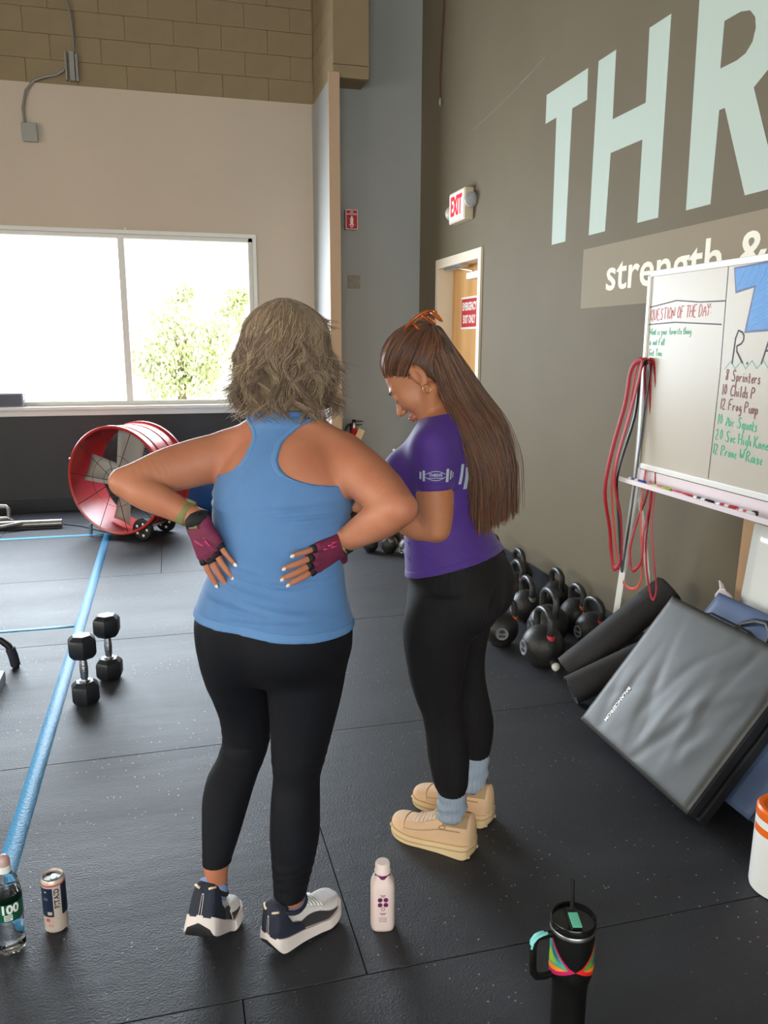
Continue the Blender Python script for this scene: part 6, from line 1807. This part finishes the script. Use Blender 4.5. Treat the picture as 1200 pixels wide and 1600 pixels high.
fz = fold3(0, .35, .965, .004, .007) + fold3(0, .25, .945, .003, .006) + fold3(0, .5, 1.0, .004, .008) + fold3(0, -.3, 1.06, .003, .008) + fold3(0, .15, .91, .0025, .006) - fold3(0, .3, .98, .003, .012)
fz = fz * np.where(sB < -.118, 0.2, 1.0)
SL.D = clay(SL.D, [np.where(sB < 0, sleeve_n - Z, 1.13 - Z)])
FS.blend(tuple(slice(0, q) for q in FS.n), SL.D, .016)
sh_D = clay(FS.D - fz, [hemB - Z, Z - (1.318 - .20 * fB)])
shirt = part('t_shirt', FS.mesh('t_shirt', sh_D), M_purple, B, 3.2, world=True)
hb2 = clay(FS.D - fz - .0012, [hemB - Z, Z - hemB - .021])
part('hem_band', FS.mesh('hem_band', hb2), M_purple, shirt, 3.2)
hb3 = clay(SL.D - .0012, [sleeve_n - Z, Z - sleeve_n - .020, sB])
part('sleeve_hem', FS.mesh('sleeve_hem', hb3), M_purple, shirt, 3.2)
legsB = clay(lowB.D - .0035, [Z - .93, np.where((X - .825) * Rb[0] + (Y - 2.13) * Rb[1] < 0, .188, .222) + 0 * Z - Z])
part('leggings', FB.mesh('leggings', legsB), M_legB, B, 3.2, world=True)
# printed dumbbell badge on the sleeve and bars on the back, laid on the cloth
def on_cloth(D, F, p, d, off=.0012):
    """slide from p along d until the cloth surface"""
    p, d = V3(*p), unit(d)
    for k in range(200):
        q = p + d * (k * .0012)
        i = np.round((q - F.lo) / F.h).astype(int)
        if (i < 1).any() or (i >= F.n - 1).any(): continue
        if D[tuple(i)] < F.h * .6:
            g = (q - F.lo) / F.h; i0 = np.floor(g).astype(int); w = g - i0
            for _ in range(3):
                v = D[i0[0]:i0[0] + 2, i0[1]:i0[1] + 2, i0[2]:i0[2] + 2]
                val = sum(v[a, b_, c] * (w[0] if a else 1 - w[0]) * (w[1] if b_ else 1 - w[1]) * (w[2] if c else 1 - w[2]) for a in (0, 1) for b_ in (0, 1) for c in (0, 1))
                q = q + d * (val - off) * .9
                g = (q - F.lo) / F.h; i0 = np.floor(g).astype(int); w = g - i0
            return q
    return None
def cloth_print(name, me, origin, right, m, D, F, view):
    """drape a flat mesh (x right, y up) on the shirt"""
    right = unit(right); view = unit(view)
    bad = False
    for v in me.vertices:
        p = V3(*origin) + right * v.co.x + V3(0, 0, 1) * v.co.y - view * .06
        q = on_cloth(D, F, p, view, .0012 + v.co.z)
        if q is None: bad = True; q = p + view * .06
        v.co = q
    return part(name, me, m, shirt, None)
def bars(rects, cuts=4):
    b = MB()
    for (x0, x1, y0, y1, sk) in rects:
        b.grid(lambda u, v: (x0 + (x1 - x0) * u + sk * v, y0 + (y1 - y0) * v, 0), 2, cuts)
    return b.mesh('printed_bars', None)
view_s = V3(.12, 1.0, -.05)
org, rt_ = (.660, 1.94, 1.170), V3(.97, -.12, 0)
sleeve_r = V3(1, 0, 0)
for r_ in ((-.036, -.031, -.014, .014, 0), (-.043, -.039, -.009, .010, .0), (.023, .031, -.017, .017, .003), (.035, .040, -.011, .012, .003), (.043, .047, -.007, .007, .002)):
    cloth_print('printed_bar', bars([r_], 5), org, sleeve_r, M_print, sh_D, FS, view_s)
for sg in (-1, 1):
    b = MB(); b.grid(lambda u, v: (-.031 + .054 * u, sg * (.0035 + .0085 * math.sin(PI * u)) + .0016 * (v - .5), 0), 10, 1)
    cloth_print('printed_outline', b.mesh('printed_outline', None), org, sleeve_r, M_print, sh_D, FS, view_s)
tm = text_mesh('THRIVE', 0.0115, 0.0, 0.0003, sx=0.95)
cloth_print('printed_name', tm, (org[0] - .004, org[1], org[2] + .0015), sleeve_r, M_print, sh_D, FS, view_s)
cloth_print('printed_bar', bars([(-.02, .022, -.0068, -.0052, 0)], 1), (org[0] - .004, org[1], org[2]), sleeve_r, M_print, sh_D, FS, view_s)
for r_ in ((-.012, -.002, -.030, .022, .014), (.006, .020, -.045, .012, .012), (.028, .034, -.03, .03, .012)):
    cloth_print('printed_bar', bars([r_], 8), (.738, 1.98, 1.170), V3(.9, .35, 0), M_print, sh_D, FS, V3(-.35, .9, 0))
del legsB, shirt_core

# ---------------------------------------------------------------- long hair and claw clip
M_hairB = hair_material('long_brown_hair', [(62, 36, 22), (82, 48, 28), (104, 62, 36), (132, 82, 46), (152, 100, 58)], 0.36)
hcB = np.array(LB(0, -.015, .045)); hr = np.array([.079, .098, .089])
clip_l = V3(0, -.085, .085)
def skull(dl, f=1.0): return hcB + f * (dl[..., 0:1] * hr[0] * axB[0] + dl[..., 1:2] * hr[1] * axB[1] + dl[..., 2:3] * hr[2] * axB[2])
outer = np.array([(0.727, 2.12, 1.529), (0.829, 2.11, 1.386), (0.898, 2.07, 1.269), (0.919, 2.05, 1.15), (0.918, 2.05, 1.045)])
midg = np.array([(0.701, 2.07, 1.498), (0.755, 2.05, 1.364), (0.82, 2.012, 1.245), (0.853, 1.992, 1.125), (0.854, 1.995, 1.030)])
inner = np.array([(0.682, 2.055, 1.462), (0.713, 2.035, 1.369), (0.752, 1.992, 1.267), (0.791, 1.978, 1.147), (0.802, 1.985, 1.005)])
far = outer + np.array([(-.01, .045, -.02), (-.01, .055, -.02), (-.005, .07, 0), (0, .08, 0), (0, .08, 0)])
guides = np.stack([inner, midg, outer, far])           # 4, 5, 3
def sheet(w, t):
    """w 0..3 across the fall, t 0..1 down"""
    w = np.clip(w, 0, 3); i = np.clip(np.floor(w).astype(int), 0, 2); f = (w - i)[:, None, None]
    G = guides[i] * (1 - f) + guides[i + 1] * f          # n, 5, 3
    out = np.zeros((len(w), len(t), 3))
    for c in range(3):
        for q in range(len(w)):
            out[q, :, c] = pchip(np.linspace(0, 1, 5), G[q, :, c], t)
    return out
FHb = Field((.52, 1.90, .98), (1.0, 2.28, 1.62), 0.004)
FHb.ellipsoid(hcB, hr * .972, axB, 0)
gx2, gy2, gz2 = FHb.grid()
X2, Y2, Z2 = gx2[:, None, None], gy2[None, :, None], gz2[None, None, :]
q1 = sum(((X2, Y2, Z2)[k] - HC_B[k]) * axB[1][k] for k in range(3)); q2 = sum(((X2, Y2, Z2)[k] - HC_B[k]) * axB[2][k] for k in range(3)); q0 = sum(((X2, Y2, Z2)[k] - HC_B[k]) * axB[0][k] for k in range(3))
hairline = q1 * .68 - (q2 + .008) * .74 + .006 * np.cos(q0 * 60)     # in front of and below the hairline
FHb.D = np.maximum(FHb.D, hairline + .012).astype(np.float32)
for s in (-1, 1): FHb.ellipsoid(LB(s * .082, -.006, -.002), (.022, .024, .034), axB, .006, True)
FHb.limb([LB(0, -.055, .05), guides[1][0] * .5 + guides[2][0] * .5 + V3(-.01, 0, -.015)], [.04, .030], .02)
mg = (guides[1] + guides[2]) / 2
nrm = unit(np.cross(guides[2][2] - guides[0][2], V3(0, 0, 1)))
for gpts, rr in ((guides[0] * .4 + guides[1] * .6, [.026, .032, .036, .034, .02]), (mg, [.032, .036, .038, .034, .02]), (guides[2] * .8 + guides[3] * .2, [.028, .032, .036, .030, .018]), (guides[2] * .35 + guides[3] * .65, [.026, .030, .032, .028, .014])):
    FHb.limb(gpts + nrm * 0.0 + V3(-.004, .012, 0), rr, .03, flat=(nrm, .38), sub=24)
hairB = part('hair', FHb.mesh('hair'), mat('brown_hair_mass', (78, 54, 36), 0.5, bump=0.4, bscale=90, stretch=(1, 1, .1)), B, 3.2, world=True)
rng = np.random.default_rng(21)
# family one: swept back from the hairline to the clip
n1, m1 = 2600, 16
dl = rng.normal(size=(n1 * 6, 3)); dl /= np.linalg.norm(dl, axis=1, keepdims=True)
P = dl * hr
hl = (P[:, 1] - .015) * .68 - (P[:, 2] + .045 + .008) * .74
ear = ((P[:, 1] - .015 + .006) / .027) ** 2 + ((P[:, 2] + .045) / .037) ** 2 < 1
dl = dl[(hl < .004 - .008 * rng.random(len(hl)) ** 2) & (dl[:, 2] > -.55) & ~ear][:n1]
cl = unit(V3(0, -.85, .40))
t1 = np.linspace(0, 1, m1)[None, :, None]
dirs = dl[:, None, :] * (1 - t1) + cl[None, None, :] * t1
dirs /= np.linalg.norm(dirs, axis=2, keepdims=True)
lift = .962 + .040 * np.minimum(1, t1 / .22) + .030 * np.sin(PI * t1) * rng.uniform(.1, 1, (len(dl), 1, 1)) + .03 * t1 * rng.random((len(dl), 1, 1))
S1 = skull(dirs, lift) + rng.normal(0, .004, (len(dl), 1, 3)) * t1
o = part('swept_back_hair', hair_mesh('swept_back_hair', S1, .0011, .0008, 7), M_hairB, hairB, None, stuff=True)
# family two: the long fall from the clip and the back of the head
n2, m2 = 5600, 20
w = rng.uniform(-.0, 3.0, n2); w = np.where(rng.random(n2) < .35, rng.uniform(0, 2.1, n2), w)
t2 = np.linspace(0, 1, m2)
S2 = sheet(w, t2)
off = rng.normal(0, 1, (n2, 1, 3)) * np.array([.006, .006, .004]) + nrm * (rng.uniform(-.016, .012, (n2, 1, 1)))
side = rng.normal(0, .012, (n2, 1, 1)) * (guides[2][2] - guides[0][2]) / .15
ln = rng.uniform(.86, 1.03, n2)[:, None, None] - .05 * (rng.random(n2)[:, None, None] ** 3)
S2 = S2[:, :1] + (S2 - S2[:, :1]) * (1 + (ln - 1) * (t2 ** 1.5)[None, :, None])
S2 = S2 + off * (.5 + .5 * t2)[None, :, None] + side * t2[None, :, None]
S2 += (np.sin(t2[None, :] * 9 + rng.uniform(0, 6, (n2, 1))) * .0025)[:, :, None] * np.array([1, .4, 0])
part('long_hair', hair_mesh('long_hair', S2, .0012, .0006, 8, np.random.default_rng(9).random(90)[(w / 3 * 89).astype(int)]), M_hairB, hairB, None, stuff=True)
# claw clip
M_tort = mat('amber_tortoise_plastic', (238, 122, 40), 0.2, var=0.5, vscale=45, trans=0.45, vrgb=(140, 58, 20))
cc = np.array(LB(0, -.098, .074)) + V3(-.018, 0, -.006)
def clip_pt(x, y, z): return tuple(cc + x * axB[0] + y * axB[1] + z * axB[2])
b = MB()
for s in (-1, 1):
    pts = [clip_pt(s * (.010 + .026 * math.sin(a)), -.055 * math.cos(a) - .005, .018 + .020 * math.sin(a)) for a in [k * PI / 10 for k in range(11)]]
    b2 = MB(); b2.tube(pts, .0075, 8, flat=.6); part('clip_jaw', b2, M_tort, B, 3.2, world=True)
    b2 = MB()
    for k in range(1, 10, 2):
        p = np.array(pts[k]); b2.tube([tuple(p), tuple(p - axB[2] * .022 + axB[0] * s * .006), tuple(p - axB[2] * .038 - axB[0] * s * .006)], [.0042, .0036, .0018], 7)
    part('clip_teeth', b2, M_tort, B, 3.2, world=True)
b2 = MB(); b2.tube([clip_pt(-.014, -.005, .034), clip_pt(0, -.005, .038), clip_pt(.014, -.005, .034)], .004, 8); part('clip_spring', b2, M_steel, B, 3.2, world=True)

# ---------------------------------------------------------------- tablet she holds
t = thing('tablet', 'dark tablet with white edge held in front of the purple shirt', 'tablet', (.517, 2.30, 1.06))
p1, p2, p4 = V3(0.496, 2.28, 1.059), V3(0.578, 2.10, 1.028) * .8 + V3(0.496, 2.28, 1.059) * .2, V3(0.516, 2.42, 1.13)
ux = unit(p2 - p1); uy = unit((p4 - p1) - ux * ((p4 - p1) @ ux)); uz = np.cross(ux, uy)
MTb = Matrix(((ux[0], uy[0], uz[0], p1[0] - .517), (ux[1], uy[1], uz[1], p1[1] - 2.30), (ux[2], uy[2], uz[2], p1[2] - 1.06), (0, 0, 0, 1)))
b = MB(); b.box(0, .185, 0, .24, -.004, .004, MTb); part('case', b, M_signwhite, t, None, .003)
b = MB(); b.box(.006, .179, .006, .234, .0035, .0048, MTb); part('screen', b, mat('dim_screen', (96, 78, 72), 0.25), t, None)
t = thing('pencil', 'yellow pencil lying across the top of the tablet', 'pencil', (.517, 2.30, 1.06))
b = MB(); b.tube([MTb @ Vector((.0, .215, .0092)), MTb @ Vector((.13, .225, .0092))], .0042, 6); part('barrel', b, mat('yellow_pencil', (222, 176, 70), 0.4), t, 0.3)
b = MB(); b.tube([MTb @ Vector((-.012, .214, .0092)), MTb @ Vector((.0, .215, .0092))], .0042, 8); part('eraser', b, M_signwhite, t)

# ---------------------------------------------------------------- her boots and slouch socks
M_boot = mat('sand_beige_boot', (214, 176, 138), 0.7, bump=0.15, bscale=250, var=0.05, vscale=10)
M_bsole = mat('cream_boot_sole', (226, 196, 150), 0.6)
M_bknit = mat('taupe_knit_collar', (160, 132, 100), 0.85, bump=0.3, bscale=350)
M_lace = mat('pale_beige_lace', (228, 202, 178), 0.7)
M_sockB = mat('grey_blue_sock', (150, 162, 176), 0.9, bump=0.3, bscale=300)
def boot(heel, az, side, ankle, ztop):
    d = V3(math.sin(az), math.cos(az), 0)
    ball = V3(heel[0], heel[1], 0) + d * .18
    sh = Shoe(0.285, 0.050, None, foot_map((ball[0], ball[1]), az, .18, 0.0), side)
    zb = lambda u: 0.001 + 0.012 * max(0, (0.08 - u) / 0.08) ** 2 + 0.022 * max(0, (u - 0.80) / 0.20) ** 2
    zt = lambda u: float(pchip([0, .08, .3, .6, .85, 1], [.046, .043, .034, .027, .027, .034], np.array(u)))
    sh.sole = lambda u: zt(u) - .004
    sh.hgt = lambda u: float(pchip([0, .03, .08, .25, .36, .48, .62, .78, .90, .97, 1.0], [.055, .085, .092, .090, .086, .070, .052, .040, .031, .018, .004], np.array(u)))
    sh.nar = lambda u: float(pchip([0, .1, .35, .6, 1], [.25, .3, .5, .3, 0], np.array(u)))
    sh.half = lambda u: sh.W * float(pchip([0, .008, .04, .12, .35, .55, .72, .86, .95, 1.0], [.005, .42, .68, .82, .84, .88, 1.0, .92, .64, .02], np.array(u)))
    up = part('boot', sh.patch(0.0, 1.0, 0, 1, 0.0, 56, 24, lambda a, c: (a ** 1.4, c)), M_boot, B, 3.2, world=True, label='beige high top boot')
    part('sole', sh.slab(zb, zt, 0.005, 0.05), M_bsole, up, 1.2)
    part('sole_groove', sh.slab(lambda u: zt(u) - .017, lambda u: zt(u) - .012, 0.0072, 0.0), mat('sole_groove_shade', (196, 164, 122), 0.7), up, 1.2)
    b = MB()
    for k in range(14):
        u = .03 + .94 * k / 13
        w = sh.half(u) + .0045
        for s in (-1, 1):
            M4 = Matrix.Translation(sh.map((u * sh.L, sh.mid(u) + s * w * .84, zb(u) + .0032)))
            b.box(-.006, .006, -.004, .004, -.003, .004, M4 @ Matrix.Rotation(PI / 2 - az, 4, 'Z'))
    part('tread_lugs', b, M_bsole, up, 1.2, stuff=True)
    hs = lambda a, c: (.03 + .30 * a, c)
    for v0, v1 in ((.19, .42), (.58, .81)):
        part('collar_panel', sh.patch(.05, .33, v0, v1, .0016, 12, 6), M_bknit, up, 3.2)
    part('heel_tab', sh.patch(.004, .05, .40, .60, .004, 6, 8), M_boot, up, 3.2)
    part('toe_cap', sh.patch(.80, .995, .06, .94, .0018, 10, 16, lambda a, c: (.80 + .195 * a - .05 * (abs(2 * c - 1)) ** 2 * (1 - a), .06 + .88 * c)), M_boot, up, 3.2)
    for (v0, v1) in ((.035, .05), (.95, .965)):
        part('side_seam', sh.patch(.12, .80, v0 + .10, v1 + .10, .0009, 20, 1) if v0 < .5 else sh.patch(.12, .80, v0 - .10, v1 - .10, .0009, 20, 1), M_bknit, up, 3.2)
    for v in (.17, .83):   # small oval mark on the side
        b = MB(); b.tube([sh.upper_point(.33 + .035 * math.cos(a), v + .022 * math.sin(a) * (1 if v < .5 else -1), .0015) for a in [k * PI / 10 for k in range(20)]], .0012, 5, closed=True); part('oval_mark', b, M_bknit, up, 3.2)
    for k in range(6):
        u = .40 + .048 * k
        b = MB(); b.tube([sh.upper_point(u + (.02 if v > .5 else 0), v, .004) for v in (.30, .38, .5, .62, .70)], .0026, 6); part('lace', b, M_lace, up, 3.2)
        b = MB(); b.tube([sh.upper_point(u + (0 if v > .5 else .028), v, .0052) for v in (.30, .38, .5, .62, .70)], .0024, 6); part('lace', b, M_lace, up, 3.2)
    for s in (-1, 1):
        lp = [sh.upper_point(.42, .5, .006)]
        base = Vector(lp[0]); dv = Vector(d); lv = Vector((-d[1], d[0], 0)) * s
        b = MB(); b.tube([base, base + lv * .018 + Vector((0, 0, .012)), base + lv * .034 + dv * .006 + Vector((0, 0, .002)), base + lv * .022 + dv * .012 - Vector((0, 0, .006)), base + dv * .004], .0018, 6); part('lace_bow', b, M_lace, up, 3.2)
    # slouch sock
    c0 = Vector(sh.map((.075, 0, .10))); c1 = Vector((ankle[0], ankle[1], ztop))
    b = MB(); N, K = 60, 16
    for j in range(K + 1):
        q = j / K
        c = c0.lerp(c1, q)
        for i in range(N):
            a = 2 * PI * i / N
            r = (.0405 - .001 * q - .003 * max(0, (q - .85) / .15)) * (1 + .030 * math.cos(20 * a)) + .0028 * math.sin(q * 15 + 1.2 * math.sin(a * 2)) * (1 if q < .75 else .2)
            ca, sa = math.cos(a), math.sin(a)
            b.v.append(tuple(c + Vector(d) * (r * 1.10 * ca) + Vector((-d[1], d[0], 0)) * (r * .98 * sa)))
    for j in range(K):
        for i in range(N): b.f.append((j * N + i, j * N + (i + 1) % N, (j + 1) * N + (i + 1) % N, (j + 1) * N + i))
    o = part('sock', b, M_sockB, B, 3.2, world=True); md = o.modifiers.new('thick', 'SOLIDIFY'); md.thickness = .003; md.offset = -1
boot((.822, 2.012), math.radians(-44.6), -1, (.763, 2.059), .196)
boot((.935, 2.148), math.radians(-42), 1, (.892, 2.192), .230)
